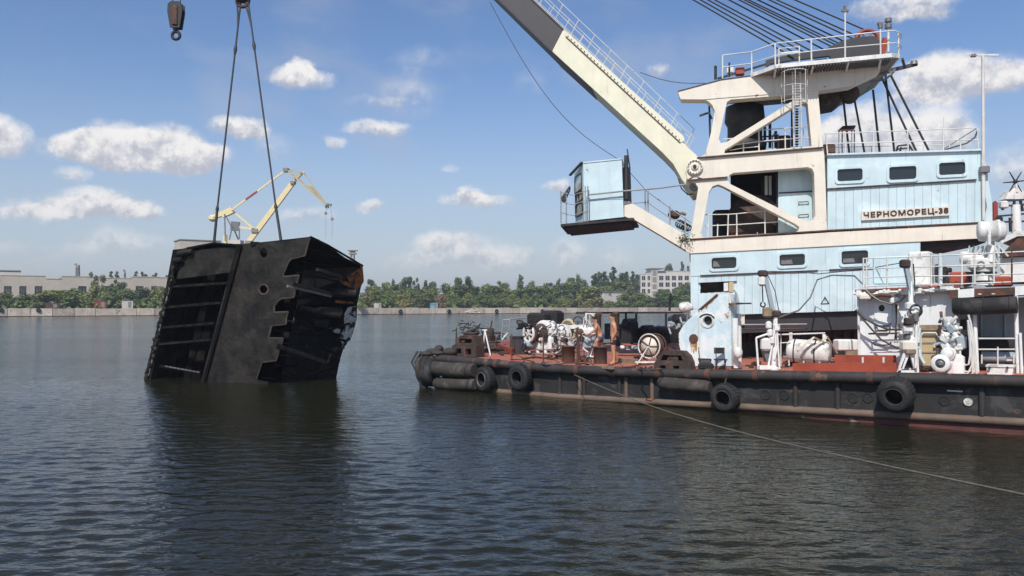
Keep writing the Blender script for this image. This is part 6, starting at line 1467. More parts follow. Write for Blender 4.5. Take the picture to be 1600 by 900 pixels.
MB().tube([PY(1214, 523, Yl), PY(1289, 520.5, Yl)], .028, 5).build('top_pipe', M['rail'], t); MB().tube([PY(1216, 536, Yl), PY(1236, 535, Yl)], .022, 5).build('mid_pipe', M['rail'], t)
for px in (1220, 1286): MB().cyl(PY(px, 575, Yl), PY(px, 521.5, Yl), .025, n=5).build('post', M['rail'], t)
for i, (a_, c_, m_n) in enumerate((((1252, 543), (1272, 527), 'signwhite'), ((1268, 545), (1293, 526), 'signwhite'), ((1272, 527), (1288, 535), 'wood'), ((1292, 526), (1308, 552), 'wood'))): MB().bar(PY(*a_, Yl - .55), PY(*c_, Yl - .55), .08, .05).build('batten', M[m_n], label='%s batten leaning on the life raft' % ('left pale', 'right pale', 'short brown', 'long brown')[i], cat='batten')
# red coaming, brown tarpaulin, spotted box behind
MB().bar(SD(1240, 576, .55), SD(1402, 576, .55), .12, .34).build('coaming', M['redox'], label='long red coaming plate along the deck edge below the life raft', cat='coaming')
MB().bar(SD(1305, 562, 1.3), SD(1400, 563, 1.3), .1, .3).build('coaming', M['redox'], label='shorter red coaming behind the long one', cat='coaming')
c = DK(1322, 556); MB().cbox(c + UP * .28, (1.5, 1.5, .62), BD, BB, ch=.1).build('brown_locker', M['wood'], label='wide brown deck locker behind the red coaming', cat='locker')
MB().cbox(PY(1322, 539, 31), (.78, .6, .42), (1, 0, 0), (0, 1, 0), ch=.05).build('spotted_box', M['whiteold'], label='white rust-spotted box behind the life raft', cat='box')
# --- white deckhouse at right
KH = 1.9
house = thing('deckhouse', bpt(14.5, KH + 1, None), 'peeling white deckhouse with overhanging upper deck at right', 'deckhouse')
w0, w1, w2 = 1341, 1494, 1760
doorh = [(1365, 477), (1394, 476), (1394, 569), (1365, 569)]
MB().prism(sdp([(w0, 459), (w1, 455), (w1, 588), (w0, 586)], KH), BB * .12, [sdp(ell(1377.5, 481.5, 5, 5.2), KH)]).build('front_wall', M['wallwhite'], house)
MB().prism(sdp([(1366, 474), (1393, 473.5), (1393, 508), (1366, 508)], KH - .05), BB * .05, [sdp(ell(1377.5, 481.5, 5, 5.2), KH - .05)]).build('door', M['blue_old'], house)
MB().prism(sdp(ell(1377.5, 481.5, 5.4, 5.6), KH + .04), BB * .02).build('door_porthole', M['dark'], house)
MB().prism(sdp([(1437, 462), (1487, 459), (1487, 512), (1437, 512)], KH - .03), BB * .03).build('wall_plate', M['wallwhite'], house)
MB().obox(SD(w0, 586, KH) + BB * .12, SD(w1, 586, KH) - SD(w0, 586, KH), BB * 3.0, UP * 2.3).build('house_body', M['grey'], house)
MB().prism([SD(1372, 560, KH - .03), SD(1386, 560, KH - .03), SD(1388, 568, KH - .03), SD(1369, 568, KH - .03)], BB * .04).build('kick_plate', M['rust'], house)
MB().tube(sdp([(1355, 468.5), (1362, 463), (1376, 460.5), (1392, 462), (1399, 467)], KH - .45), .06, 6).build('porch_rim', M['rust'], house)
pr = sdp([(1353, 470), (1360, 463), (1376, 460), (1394, 462), (1402, 469)], KH - .45); prb = [p + BB * .45 for p in pr]
b = MB()
for i in range(4): b.prism([pr[i], pr[i + 1], prb[i + 1], prb[i]], UP * .04)
b.build('porch_roof', M['white'], house)
for yy, x0, x1 in ((505, 1366, 1391), (512, 1368, 1391), (535, 1362, 1392)):
    MB().tube([SD(x0, yy, KH), SD(x0 + 2, yy, KH - .14), SD(x0 + 4, yy + 4, KH - .14), SD(x1 - 4, yy + 4, KH - .14), SD(x1, yy, KH - .14), SD(x1, yy, KH)], .022, 5).build('grab_bar', M['rustdk'], house)
MB().tube(sdp([(1357, 521.5), (1412, 520.5)], KH - .2), .028, 5).build('hand_rail', M['rust'], house)
for yy in (534, 550): MB().tube(sdp([(1362, yy), (1412, yy - 1)], KH - .3), .016, 4).build('wire_rail', M['rail'], house)
for px in (1348, 1380.5): MB().cyl(SD(px, 573, KH - 1.0), SD(px, 558, KH - 1.0), .035, n=6).build('short_post', M['rail'], house)
MB().cyl(SD(1342.5, 563, KH - .1), SD(1341, 455, KH - .1), .04, n=7).build('corner_post', M['whiteold'], house)
# hoses draped over the front
MB().tube(sdp([(1337, 484), (1350, 497), (1368, 507), (1388, 515), (1412, 515)], KH - .5), .035, 6).build('draped_hose', M['charcoal'], house)
MB().tube(sdp([(1345, 495), (1360, 512), (1376, 530), (1394, 540), (1405, 545)], KH - .5), .03, 6).build('draped_hose', M['charcoal'], house)
MB().tube(sdp([(1352, 452), (1362, 462), (1376, 471), (1392, 475), (1408, 470), (1416, 460)], KH - .6), .03, 6).build('draped_hose', M['steel'], house)
# upper deck slab and fascia
MB().prism(sdp([(1336, 458.5), (1500, 450), (1500, 446), (1336, 454)], KH - .28), BB * 4.3).build('upper_deck', M['whiteold'], house)
MB().bar(SD(1336, 454, KH - .31), SD(1500, 446, KH - .31), .04, .05).build('deck_trim', M['redox'], house)
MB().tube(sdp([(1334, 459), (1420, 455.5), (1500, 452)], KH - .34), .05, 6).build('deck_pipe', M['white'], house)
cl = random.Random(77)
for i in range(16):
    px = 1340 + i * 9.6 + cl.uniform(-3, 3); py = 457.5 - (px - 1340) * .05
    MB().cbox(SD(px, py + cl.uniform(-1, 5), KH - .34), (cl.uniform(.1, .3), .16, cl.uniform(.07, .2)), BD, BB, ch=.02).build('deck_bracket', M[cl.choice(('whiteold', 'rust', 'steel', 'white'))], house)
MB().cbox(SD(1352, 464, KH - .5), (.34, .22, .2), BD, BB, ch=.05).build('lamp_box', M['signwhite'], house); MB().cbox(SD(1398, 470, KH - .5), (.26, .2, .2), BD, BB, ch=.05).build('lamp_box', M['white'], house)
for px in (1400, 1404, 1426): MB().tube(sdp([(px, 472), (px + cl.uniform(-3, 3), 500), (px - 1, 530)], KH - .08), .03, 5).build('wall_pipe', M['rust' if px != 1404 else 'whiteold'], house)
MB().lathe(SD(1432, 486, KH), -BB, [(0, .06), (.17, .06), (.2, 0)], 18).build('round_vent', M['dark'], house)
# open grey bay right of the wall
MB().prism(sdp([(1494, 470), (1780, 455), (1780, 606), (1494, 590)], KH + 1.3), BB * .1).build('bay_back', M['grey'], house)
for px in (1533, 1570): MB().bar(SD(px, 492, KH + 1.26), SD(px, 590, KH + 1.26), .06, .05).build('bay_stiffener', M['grey'], house)
MB().obox(SD(1494, 588, KH) + BB * .12, BB * 1.2, BD * .08, UP * 2.2).build('bay_side', M['grey'], house)
MB().prism([SD(1483, 466, KH - .5), SD(1780, 449, KH - .5), SD(1780, 441, KH - .5), SD(1483, 453, KH - .5)], BB * 3.2).build('bay_roof', M['rust'], house)
MB().prism(sdp([(1497, 465.5), (1522, 464), (1522, 450.5), (1497, 452.5)], KH - .53), BB * .03).build('fascia_patch', M['whiteold'], house)
MB().prism(sdp([(1586, 461.5), (1640, 459), (1640, 444.5), (1586, 447.5)], KH - .53), BB * .03).build('fascia_patch', M['whiteold'], house)
for px in (1531, 1552): MB().prism(sdp(ell(px, 459.5 - (px - 1531) * .02, 3.2, .9, 10), KH - .515), BB * .02).build('lamp_slot', M['white'], house)
for (xa, ya, xb, yb, k) in ((1527, 583, 1523, 492, KH - .5), (1521, 586, 1514, 505, KH - .55), (1591, 590, 1587, 462, KH - .5), (1597, 590, 1594, 520, KH - .6)): MB().cyl(SD(xa, ya, k), SD(xb, yb, k), .055 if xa != 1597 else .04, n=8).build('bay_post', M['whiteold'], house)
for yy in (529, 546): MB().tube(sdp([(1529, yy), (1590, yy)], KH - .48), .024, 5).build('bay_rail', M['rail'], house)
for px, y0, y1 in ((1559, 570, 542), (1534, 568, 554), (1584, 568, 553)): MB().cyl(SD(px, y0, KH - .48), SD(px, y1, KH - .48), .022, n=5).build('bay_rail_post', M['rail'], house)
MB().tube(sdp([(1533, 541), (1590, 543)], KH + .6), .28, 12).build('dark_roll', M['rubber'], house); MB().tube(sdp([(1531, 572), (1590, 573)], KH + .5), .2, 12).build('dark_roll', M['rubber'], house)
MB().tube(sdp([(1534, 557), (1590, 559)], KH + .4), .17, 12).build('grey_roll', M['grey'], house)
MB().bar(SD(1573, 561, KH - .2), SD(1586, 561, KH - .2), .12, .1).build('white_fitting', M['white'], house)
# black rolled awning under the roof
ra, rb_ = SD(1489, 479, KH - .75), SD(1589, 476, KH - .75); t = thing('rolled_awning', ra.lerp(rb_, .5) - UP * .25, 'thick black rolled awning slung under the rusty bay roof', 'awning')
MB().tube([ra, ra.lerp(rb_, .02), ra.lerp(rb_, .5) - UP * .02, rb_], [.2, .235, .235, .235], 20).build('roll', M['rubber'], t)
for f in (.12, .5, .9): MB().torus(ra.lerp(rb_, f), rb_ - ra, .245, .015, 20, 5).build('strap', M['rope'], t)
# white trough box
tb = SD(1562, 587, .5); t = thing('white_trough', tb, 'white plastic trough on the deck edge under the bay rails', 'trough')
MB().prism(sdp([(1543, 588.5), (1581, 589.5), (1584, 572), (1541, 571)], .5), BB * .4).build('body', M['white'], t); MB().prism(sdp([(1540, 573), (1585, 574), (1585, 571), (1540, 570)], .47), BB * .46).build('rim', M['white'], t)
for px in (1546, 1574): MB().cyl(SD(px, 574.5, .46), SD(px, 574.5, .40), .035, n=8).build('clip', M['charcoal'], t)
# second davit
t, P = davit((1420, 583), None, 'larger white davit crane on a tapered frame in front of the deckhouse', None, 1)
for a_, c_ in (((1404, 582), (1416, 545)), ((1433, 582), (1429, 512)), ((1404, 581), (1433, 581)), ((1409, 576), (1418, 553)), ((1430, 576), (1424, 553))): MB().bar(P(*a_), P(*c_), .06, .09).build('frame_bar', M['whiteold'], t)
MB().box(P(1418.5, 584, 0), (.62, .45, .07)).build('foot', M['rust'], t)
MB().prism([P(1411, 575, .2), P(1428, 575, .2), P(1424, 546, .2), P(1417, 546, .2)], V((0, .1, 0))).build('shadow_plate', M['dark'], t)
MB().cbox(P(1419, 540), (.4, .3, .3), (1, 0, 0), (0, 1, 0), ch=.05).build('drum_box', M['signwhite'], t)
MB().cbox(P(1421, 549), (.3, .3, .16), (1, 0, 0), (0, 1, 0), ch=.03).build('drum', M['wood'], t)
MB().cyl(P(1424, 540), P(1423, 440), .085, .065, 10).build('column', M['whiteold'], t)
MB().cyl(P(1431, 575, -.1), P(1432, 500, -.1), .045, n=8).build('strut', M['white'], t)
MB().bar(P(1425, 462), P(1415, 412), .12, .13).build('jib', M['grey'], t)
MB().cbox(P(1414, 412), (.26, .24, .24), (1, 0, 0), (0, 1, 0), ch=.04).build('head', M['rustdk'], t)
MB().tube([P(1427, 412), P(1429, 440), P(1425, 500)], .02, 5).build('hose', M['charcoal'], t)
dg_ = random.Random(3)
for i in range(12): MB().cbox(P(1421 + dg_.gauss(0, 6), 478 + i * 6, dg_.uniform(-.2, .1)), (dg_.uniform(.12, .3), .2, dg_.uniform(.1, .28)), (1, 0, 0), (0, 1, 0), ch=.03).build('gear', M[dg_.choice(('whiteold', 'white', 'rustdk', 'steel'))], t)
MB().torus(P(1430, 484, -.2), (0, 1, .1), .15, .02, 16, 5).build('hand_wheel', M['charcoal'], t)
# tan cabinet
cb = SD(1451, 571, 1.2); t = thing('tan_cabinet', cb, 'tan ribbed cabinet standing between the second davit and windlass', 'cabinet')
MB().prism(sdp([(1438, 571), (1465, 571.5), (1465, 508), (1438, 508)], 1.2), BB * .4).build('body', M['tan'], t)
MB().prism(sdp([(1436.5, 516), (1467, 516), (1467, 508), (1436.5, 508)], 1.15), BB * .5).build('lid', M['wood'], t)
for yy in (522, 535, 550): MB().tube(sdp([(1439, yy), (1464, yy)], 1.16), .014, 4).build('rib', M['railgrey'], t)
MB().tube(sdp([(1439, 571), (1439, 524), (1443, 520), (1462, 520), (1466, 526), (1466, 560)], 1.1), .025, 5).build('pipe_guard', M['rail'], t)
MB().tube(sdp([(1437, 512), (1435, 530), (1437, 555), (1444, 568)], 1.0), .05, 6).build('blue_hose', M['blue'], t)
# windlass with white wheel
wq = PY(1469, 568, DK(1474, 585).y); t = thing('windlass', DK(1478, 584), 'white windlass with pale rimmed drum end at the deck edge', 'windlass')
ax_ = V((-.62, -.78, 0)).normalized()
MB().lathe(wq, -ax_, [(.13, 0), (.235, 0), (.25, .03), (.25, .08), (.19, .1), (.19, .3), (.25, .34), (.25, .4), (0, .4)], 26).build('drum_end', M['whiteold'], t)
MB().lathe(wq, -ax_, [(0, .03), (.06, .0), (.07, .03), (.13, .05)], 18).build('hub', M['steel'], t)
P = lambda x, y, d=0.: PY(x, y, wq.y + d)
MB().cbox(P(1489, 570, .4), (.5, .5, .62), (1, 0, 0), (0, 1, 0), ch=.08).build('gear_case', M['whiteold'], t)
MB().lathe(P(1480, 553, .2), ax_, [(0, -.1), (.14, -.1), (.17, -.05), (.17, .05), (.14, .12), (.06, .14), (0, .14)], 18).build('upper_drum', M['white'], t)
for i in range(5): MB().torus(P(1481, 553, .15) - ax_ * .05 * i, ax_, .17, .018, 18, 5).build('turn', M['white'], t)
cm = thing('covered_machine', P(1482, 548, .6), 'jumble of white valves and pipes standing above the windlass', 'machine'); rg = random.Random(15)
for i in range(46):
    p = P(1483 + rg.gauss(0, 6.5), 530 + rg.uniform(-26, 16), .6 + rg.gauss(0, .12)); ax, x, y = frame(V((rg.gauss(0, 1), rg.gauss(0, .6), rg.gauss(0, 1))))
    if i % 3 == 0: MB().cbox(p, (rg.uniform(.1, .26), rg.uniform(.1, .2), rg.uniform(.1, .26)), ax, x, ax.cross(x), ch=.03).build('valve_body', M[rg.choice(('whiteold', 'white', 'grey'))], cm)
    elif i % 3 == 1: MB().tube([p, p + ax * .15 + x * .05, p + ax * .34], rg.uniform(.02, .05), 7).build('pipe', M[rg.choice(('whiteold', 'white', 'rust', 'grey', 'dark'))], cm)
    else: MB().lathe(p, ax, [(0, 0), (.09, 0), (.1, .03), (.1, .07), (.05, .09), (.04, .2)], 12).build('flange', M[rg.choice(('whiteold', 'white', 'steel'))], cm)
MB().cbox(P(1487, 536, .75), (.42, .3, .8), (1, 0, 0), (0, 1, 0), ch=.08).build('casing', M['whiteold'], cm)
MB().cbox(P(1494, 535, .7), (.5, .4, .5), (1, 0, 0), (0, 1, 0), ch=.1).build('grey_motor', M['grey'], label='grey motor beside the covered machine', cat='motor')
t = thing('bent_rails', SD(1510, 586, .8), 'bundle of bent white pipes standing right of the windlass', 'pipes')
for pts in ([(1500, 548), (1501, 570), (1506, 580), (1514, 581), (1519, 570), (1521, 545), (1517, 520)], [(1504, 565), (1508, 571), (1514, 569), (1516, 555), (1516, 520), (1512, 500)], [(1526, 586), (1523, 545), (1517, 505), (1513, 492)], [(1519, 588), (1522, 560), (1519, 530)], [(1453, 583), (1480, 584.5), (1512, 584), (1517, 578)]): MB().tube(sdp(pts, .85), .03, 6).build('pipe', M['rail'], t)
MB().prism(sdp([(1494, 500), (1516, 498), (1518, 585), (1496, 585)], KH + .3), BB * .05).build('shade_panel', M['dark'], label='dark panel put in for the shade behind the bent white pipes', cat='panel')  # dark sheet stands for the shade at the bay's end
# --- upper deck railing, equipment
t = thing('upper_deck_rail', SD(1420, 450, KH - .45), 'long white guard rail along the upper deck of the deckhouse', 'railing')
for (a_, c_) in ((404, 395), (420, 413.5), (434, 431), (447.5, 443)): MB().tube([SD(1349, a_, KH - .45), SD(1420, a_ - 2.5, KH - .45), SD(1500, (a_ + c_) / 2 - 1.5, KH - .45), SD(1700, c_ - 7, KH - .45)], .02, 5).build('rail', M['rail'], t)
for px in (1349, 1354, 1386, 1426, 1455, 1468, 1503, 1523, 1553, 1581, 1620): MB().cyl(SD(px, 452 - (px - 1349) * .045, KH - .45), SD(px, 403 - (px - 1349) * .05, KH - .45), .026, n=5).build('post', M['rail' if px != 1581 else 'rust'], t)
cb = lambda x, y, k, s, m, n, lab, cat, ch=.05: MB().cbox(SD(x, y, k), s, BD, BB, ch=ch).build(n, M[m], label=lab, cat=cat)
cb(1405, 423, KH + 1.2, (1.4, .9, .9), 'blue', 'locker', 'large pale blue locker on the upper deck behind the rail', 'locker')
cb(1439, 420, KH + .9, (.62, .6, 1.05), 'white', 'cabinet', 'white cabinet on the upper deck right of the blue locker', 'cabinet')
MB().cyl(SD(1469.5, 449, KH + .2), SD(1469.5, 396, KH + .2), .06, n=8).build('blue_post', M['blue'], label='pale blue post on the upper deck', cat='post')
t = thing('pump_set', SD(1475, 447, KH + .9), 'dark pump set with pipes on the upper deck', 'pump')
pg = random.Random(19)
for i in range(14): MB().cbox(SD(1463 + pg.uniform(0, 24), 408 + pg.uniform(0, 36), KH + .9 + pg.uniform(-.2, .2)), (pg.uniform(.08, .22), .2, pg.uniform(.12, .4)), BD, BB, ch=.03).build('block', M[pg.choice(('dark', 'charcoal', 'steel', 'dark'))], t)
cb(1501, 436, KH + .5, (.55, .5, .42), 'redox', 'red_box', 'dark red box on the upper deck left of the white funnel', 'box'); cb(1560, 440, KH + .6, (.7, .5, .3), 'redox', 'red_box', 'low red box on the upper deck right of the white funnel', 'box')
c = SD(1537, 446, KH + .2); t = thing('vent_funnel', c, 'short white funnel below the grey winch on the upper deck', 'funnel')
MB().lathe(c, UP, [(.26, 0), (.24, .2), (.17, .52), (.2, .55), (0, .56)], 20).build('cone', M['white'], t); MB().torus(c + UP * .12, UP, .245, .02, 20, 5).build('band', M['dark'], t)
c = SD(1534, 412, KH + .3); t = thing('towing_winch', c - UP * .4, 'white rounded machine with round end caps under the big searchlight', 'machine')
MB().cbox(c, (.75, .6, .5), BD, BB, ch=.14).build('body', M['white'], t); MB().lathe(SD(1500, 403, KH + .2), BD, [(0, 0), (.16, 0), (.19, .05), (.19, .16), (.14, .22), (.14, .5)], 18).build('end_cap', M['white'], t)
MB().box(c - UP * .28, (.7, .6, .08), BD, BB).build('base', M['charcoal'], t); MB().torus(SD(1533, 413, KH - .02), BB, .09, .015, 16, 5).build('emblem_ring', M['railgrey'], t)
for i in range(8): MB().tube(sdp([(1515 + i * 7, 384), (1512 + i * 7.5, 396), (1516 + i * 7, 410)], KH + .2), .025, 5).build('pipe', M[('white', 'steel', 'whiteold')[i % 3]], t)
# big searchlight
c = SD(1548, 361, KH + .1); t = thing('searchlight', c - UP * .5, 'big white drum searchlight on a fork at the upper deck', 'searchlight')
ax_ = (BD * .9 + BB * .25).normalized()
MB().lathe(c - ax_ * .36, ax_, [(0, 0), (.2, .015), (.28, .06), (.30, .12), (.30, .5), (.325, .5), (.325, .58), (.29, .6), (.25, .70), (.1, .76), (0, .77)], 28).build('drum', M['white'], t)
b = MB(); b.bar(c - BB * .34, c - BB * .34 - UP * .42, .06, .08); b.bar(c + BB * .34, c + BB * .34 - UP * .42, .06, .08); b.bar(c - BB * .34 - UP * .42, c + BB * .34 - UP * .42, .08, .06); b.build('fork', M['white'], t)
MB().cyl(c - UP * .42, c - UP * .9, .09, .12, 12).build('pedestal', M['whiteold'], t)
for i in range(5): MB().bar(c - UP * .42 + BD * (.1 * i - .2), c - UP * .75 + BD * (.22 * i - .45), .04, .04).build('strut', M['rail'], t)
# white wheelhouse part at the right edge
MB().prism(sdp([(1563, 403), (1780, 392), (1780, 440), (1563, 441)], KH + .5), BB * 3).build('upper_cabin', M['whiteold'], label='white upper cabin wall at the right picture edge', cat='cabin')
MB().prism(sdp([(1560, 402), (1780, 390), (1780, 384), (1560, 397)], KH + .35), BB * 3.3).build('cabin_roof', M['rust'], label='rusty roof slab over the white upper cabin', cat='roof')
MB().prism(sdp([(1566, 396), (1590, 372), (1780, 358), (1780, 388)], KH + .9), BB * 2.2).build('void_block', M['rust'], label='dark brown block put in for the black void above the rusty slab', cat='boat')  # added dark block, stands for the black void over the roof slab
MB().prism(sdp([(1562, 372), (1590, 361), (1700, 356), (1700, 366), (1590, 369), (1566, 380)], KH + 1.2), BB * 2).build('white_dinghy', M['white'], label='white boat hull edge above the brown block', cat='boat')
for i, (px, py) in enumerate(((1555, 334), (1560, 345))): MB().cbox(SD(px, py, KH + 2.5), (.14 + .1 * i, .2, .8 - .5 * i), BD, BB, ch=.05).build('red_float', M['redbox' if not i else 'dark'], label=('red upright float behind the crane house corner', 'small dark box right of the crane house corner')[i], cat='float' if not i else 'box')
# --- tug mast behind, at the right edge
Ym = 33.; G = lambda x, y, d=0.: PY(x, y, Ym + d)
t = thing('signal_mast', G(1588, 372), 'white signal mast with radar bars and spiky aerial at the right edge', 'mast')
MB().cyl(G(1589, 372), G(1587, 320), .2, .16, 12).build('trunk', M['whiteold'], t)
MB().prism([G(1571, 311), G(1577, 298), G(1592, 290), G(1600, 300), G(1604, 311)], V((0, .5, 0))).build('radar_head', M['white'], t)
for xa, ya, xb, yb in ((1566, 314.5, 1625, 310), (1568, 322, 1625, 318), (1557, 338, 1625, 332), (1560, 347, 1625, 345)): MB().bar(G(xa, ya), G(xb, yb), .09, .07).build('yard', M['charcoal'], t)
for xa, ya, xb, yb in ((1578, 340, 1579, 362), (1585, 312, 1583, 335), (1594, 312, 1598, 330), (1570, 316, 1566, 328)): MB().bar(G(xa, ya), G(xb, yb), .08, .08).build('bracket', M['dark'], t)
MB().cbox(G(1568, 320), (.3, .3, .3), (1, 0, 0), (0, 1, 0), ch=.05).build('lamp', M['white'], t); MB().cyl(G(1589, 300), G(1587, 283), .05, n=8).build('spike', M['white'], t)
sc = G(1586.5, 284)
for a in (8, 60, 118, 185, 240, 300): MB().tube([sc, sc + V((math.cos(R(a)) * .5, 0, math.sin(R(a)) * .46))], [.035, .02], 5).build('aerial_rod', M['dark'], t)
MB().ball(sc, .09, 10, 7).build('aerial_hub', M['dark'], t)
# --- mooring rope to the quay
pts = [SD(896, 584, -.3)] + []
a_ = SD(897, 585.5, -.32); c_ = PY(1600, 773, 9.6); far_ = PY(2100, 893, 5.2)
b = MB(); pp = []
for i in range(31):
    f = i / 30; q = a_.lerp(c_, f); q.z -= .30 * math.sin(math.pi * f); pp.append(q)
pp += [c_.lerp(far_, f) for f in (.25, .5, .75, 1)]
b.tube(pp, .015, 6); b.build('mooring_rope', M['hemp'], label='long pale mooring rope running from the barge side across the water', cat='rope')
# ================================================================== PEOPLE
def person(name, label, base, height, joints, mats, face_dir, shorts, hair):
    """one skinned body: joints = {name:(x,y,z)} in units of body height, radii alongside; edges list"""
    root = thing(name, base, label, 'person')
    J, E, FING = joints
    keys = list(J); me = bpy.data.meshes.new('body')
    me.from_pydata([tuple(V(J[k][0]) * height) for k in keys], [(keys.index(a), keys.index(b)) for a, b in E], [])
    ob = bpy.data.objects.new('body', me); COL.objects.link(ob); ob.parent = root; me.materials.append(mats)
    sk = ob.modifiers.new('skin', 'SKIN'); sk.use_smooth_shade = True
    if not me.skin_vertices: 
        bm_ = bmesh.new(); bm_.from_mesh(me); bm_.verts.layers.skin.verify(); bm_.to_mesh(me); bm_.free()
    for i, k in enumerate(keys):
        rr = J[k][1] if isinstance(J[k][1], tuple) else (J[k][1], J[k][1]); me.skin_vertices[0].data[i].radius = (rr[0] * height * (1.1 if k[0] not in 'fgtu' else 1), rr[1] * height * (1.1 if k[0] not in 'fgtu' else 1))
        me.skin_vertices[0].data[i].use_root = (k == 'pelvis')
    ss = ob.modifiers.new('sub', 'SUBSURF'); ss.levels = 2; ss.render_levels = 2
    ORG[ob.name] = V(base)
    def W(k): return V(base) + V(J[k][0]) * height
    # face on the head
    hd = W('head'); fd = V(face_dir).normalized(); rt_ = fd.cross(UP).normalized(); h_ = height
    f = MB(); f.ball(hd + fd * .062 * h_ - UP * .004 * h_, (.011 * h_, .012 * h_, .018 * h_), 8, 6); f.build('nose', mats, root)
    for s in (-1, 1):
        MB().ball(hd + fd * .052 * h_ + rt_ * s * .02 * h_ + UP * .012 * h_, (.007 * h_,) * 3, 7, 5).build('eye', M['hair'], root); MB().ball(hd + rt_ * s * .045 * h_, (.008 * h_, .012 * h_, .018 * h_), 7, 5).build('ear', mats, root)
    MB().ball(hd + fd * .053 * h_ - UP * .032 * h_, (.014 * h_, .012 * h_, .004 * h_), 7, 5).build('mouth', M['rust'], root)
    MB().ball(hd - fd * .010 * h_ + UP * .022 * h_, (.051 * h_, .056 * h_, .048 * h_), 14, 10).build('hair', M['hair'], root)
    # shorts follow hips and thighs
    s_ = MB(); pl, hl, hr, kl, kr = W('pelvis'), W('hipL'), W('hipR'), W('kneeL'), W('kneeR')
    s_.tube([pl + (W('waist') - pl) * .6, pl, pl.lerp((hl + hr) / 2, .8)], [.078 * h_, .086 * h_, .088 * h_], 14)
    for a, c in ((hl, kl), (hr, kr)): s_.tube([a + (pl - a) * .5, a.lerp(c, .15), a.lerp(c, .48)], [.05 * h_, .062 * h_, .057 * h_], 12)
    s_.build('shorts', M[shorts], root)
    return root
def hand_joints(J, E, side, wrist, dirv, spread, r=.0055):
    d = V(dirv).normalized(); s = V(spread).normalized(); w = V(J[wrist][0])
    pk = 'palm' + side; J[pk] = (tuple(w + d * .035), (.017, .010)); E.append((wrist, pk))
    for i, (off, ln) in enumerate(((-.018, .036), (-.006, .043), (.006, .041), (.018, .033))):
        a, b_ = 'f%d%s' % (i, side), 'g%d%s' % (i, side)
        J[a] = (tuple(w + d * .052 + s * off), r); J[b_] = (tuple(w + d * (.052 + ln) + s * off * 1.1 - UP * .006), r * .8); E += [(pk, a), (a, b_)]
    J['t' + side] = (tuple(w + d * .022 - s * .024), r * 1.1); J['u' + side] = (tuple(w + d * .048 - s * .034), r * .9); E += [(wrist, 't' + side), ('t' + side, 'u' + side)]
def standing():
    # faces -X; arms hanging, hands in front of the thighs
    J = {'pelvis': ((0, 0, .51), (.062, .075)), 'waist': ((0, 0, .59), (.055, .07)), 'chest': ((.005, 0, .71), (.062, .085)), 'neckb': ((-.005, 0, .815), .04), 'neck': ((-.012, 0, .85), .031), 'head': ((-.022, 0, .925), (.05, .058)), 'crown': ((-.015, 0, .965), (.04, .048)), 'jaw': ((-.045, 0, .885), .028),
         'hipL': ((0, -.048, .49), .056), 'kneeL': ((-.012, -.055, .28), .037), 'calfL': ((.004, -.055, .2), .035), 'ankleL': ((.0, -.058, .045), .021), 'toeL': ((-.085, -.066, .018), .02), 'heelL': ((.02, -.057, .02), .02),
         'hipR': ((0, .048, .49), .056), 'kneeR': ((.02, .055, .28), .037), 'calfR': ((.045, .055, .2), .035), 'ankleR': ((.05, .058, .045), .021), 'toeR': ((-.03, .07, .018), .02), 'heelR': ((.07, .057, .02), .02),
         'shL': ((.0, -.1, .79), .042), 'elL': ((.03, -.125, .635), .028), 'wrL': ((-.03, -.105, .52), .02), 'shR': ((.0, .1, .79), .042), 'elR': ((.03, .125, .635), .028), 'wrR': ((-.03, .105, .52), .02)}
    E = [('pelvis', 'waist'), ('waist', 'chest'), ('chest', 'neckb'), ('neckb', 'neck'), ('neck', 'head'), ('head', 'crown'), ('head', 'jaw'), ('pelvis', 'hipL'), ('hipL', 'kneeL'), ('kneeL', 'calfL'), ('calfL', 'ankleL'), ('ankleL', 'toeL'), ('ankleL', 'heelL'), ('pelvis', 'hipR'), ('hipR', 'kneeR'), ('kneeR', 'calfR'), ('calfR', 'ankleR'), ('ankleR', 'toeR'), ('ankleR', 'heelR'), ('chest', 'shL'), ('shL', 'elL'), ('elL', 'wrL'), ('chest', 'shR'), ('shR', 'elR'), ('elR', 'wrR')]
    hand_joints(J, E, 'L', 'wrL', (-.15, .1, -1), (-1, 0, 0)); hand_joints(J, E, 'R', 'wrR', (-.15, -.1, -1), (-1, 0, 0))
    return J, E, None
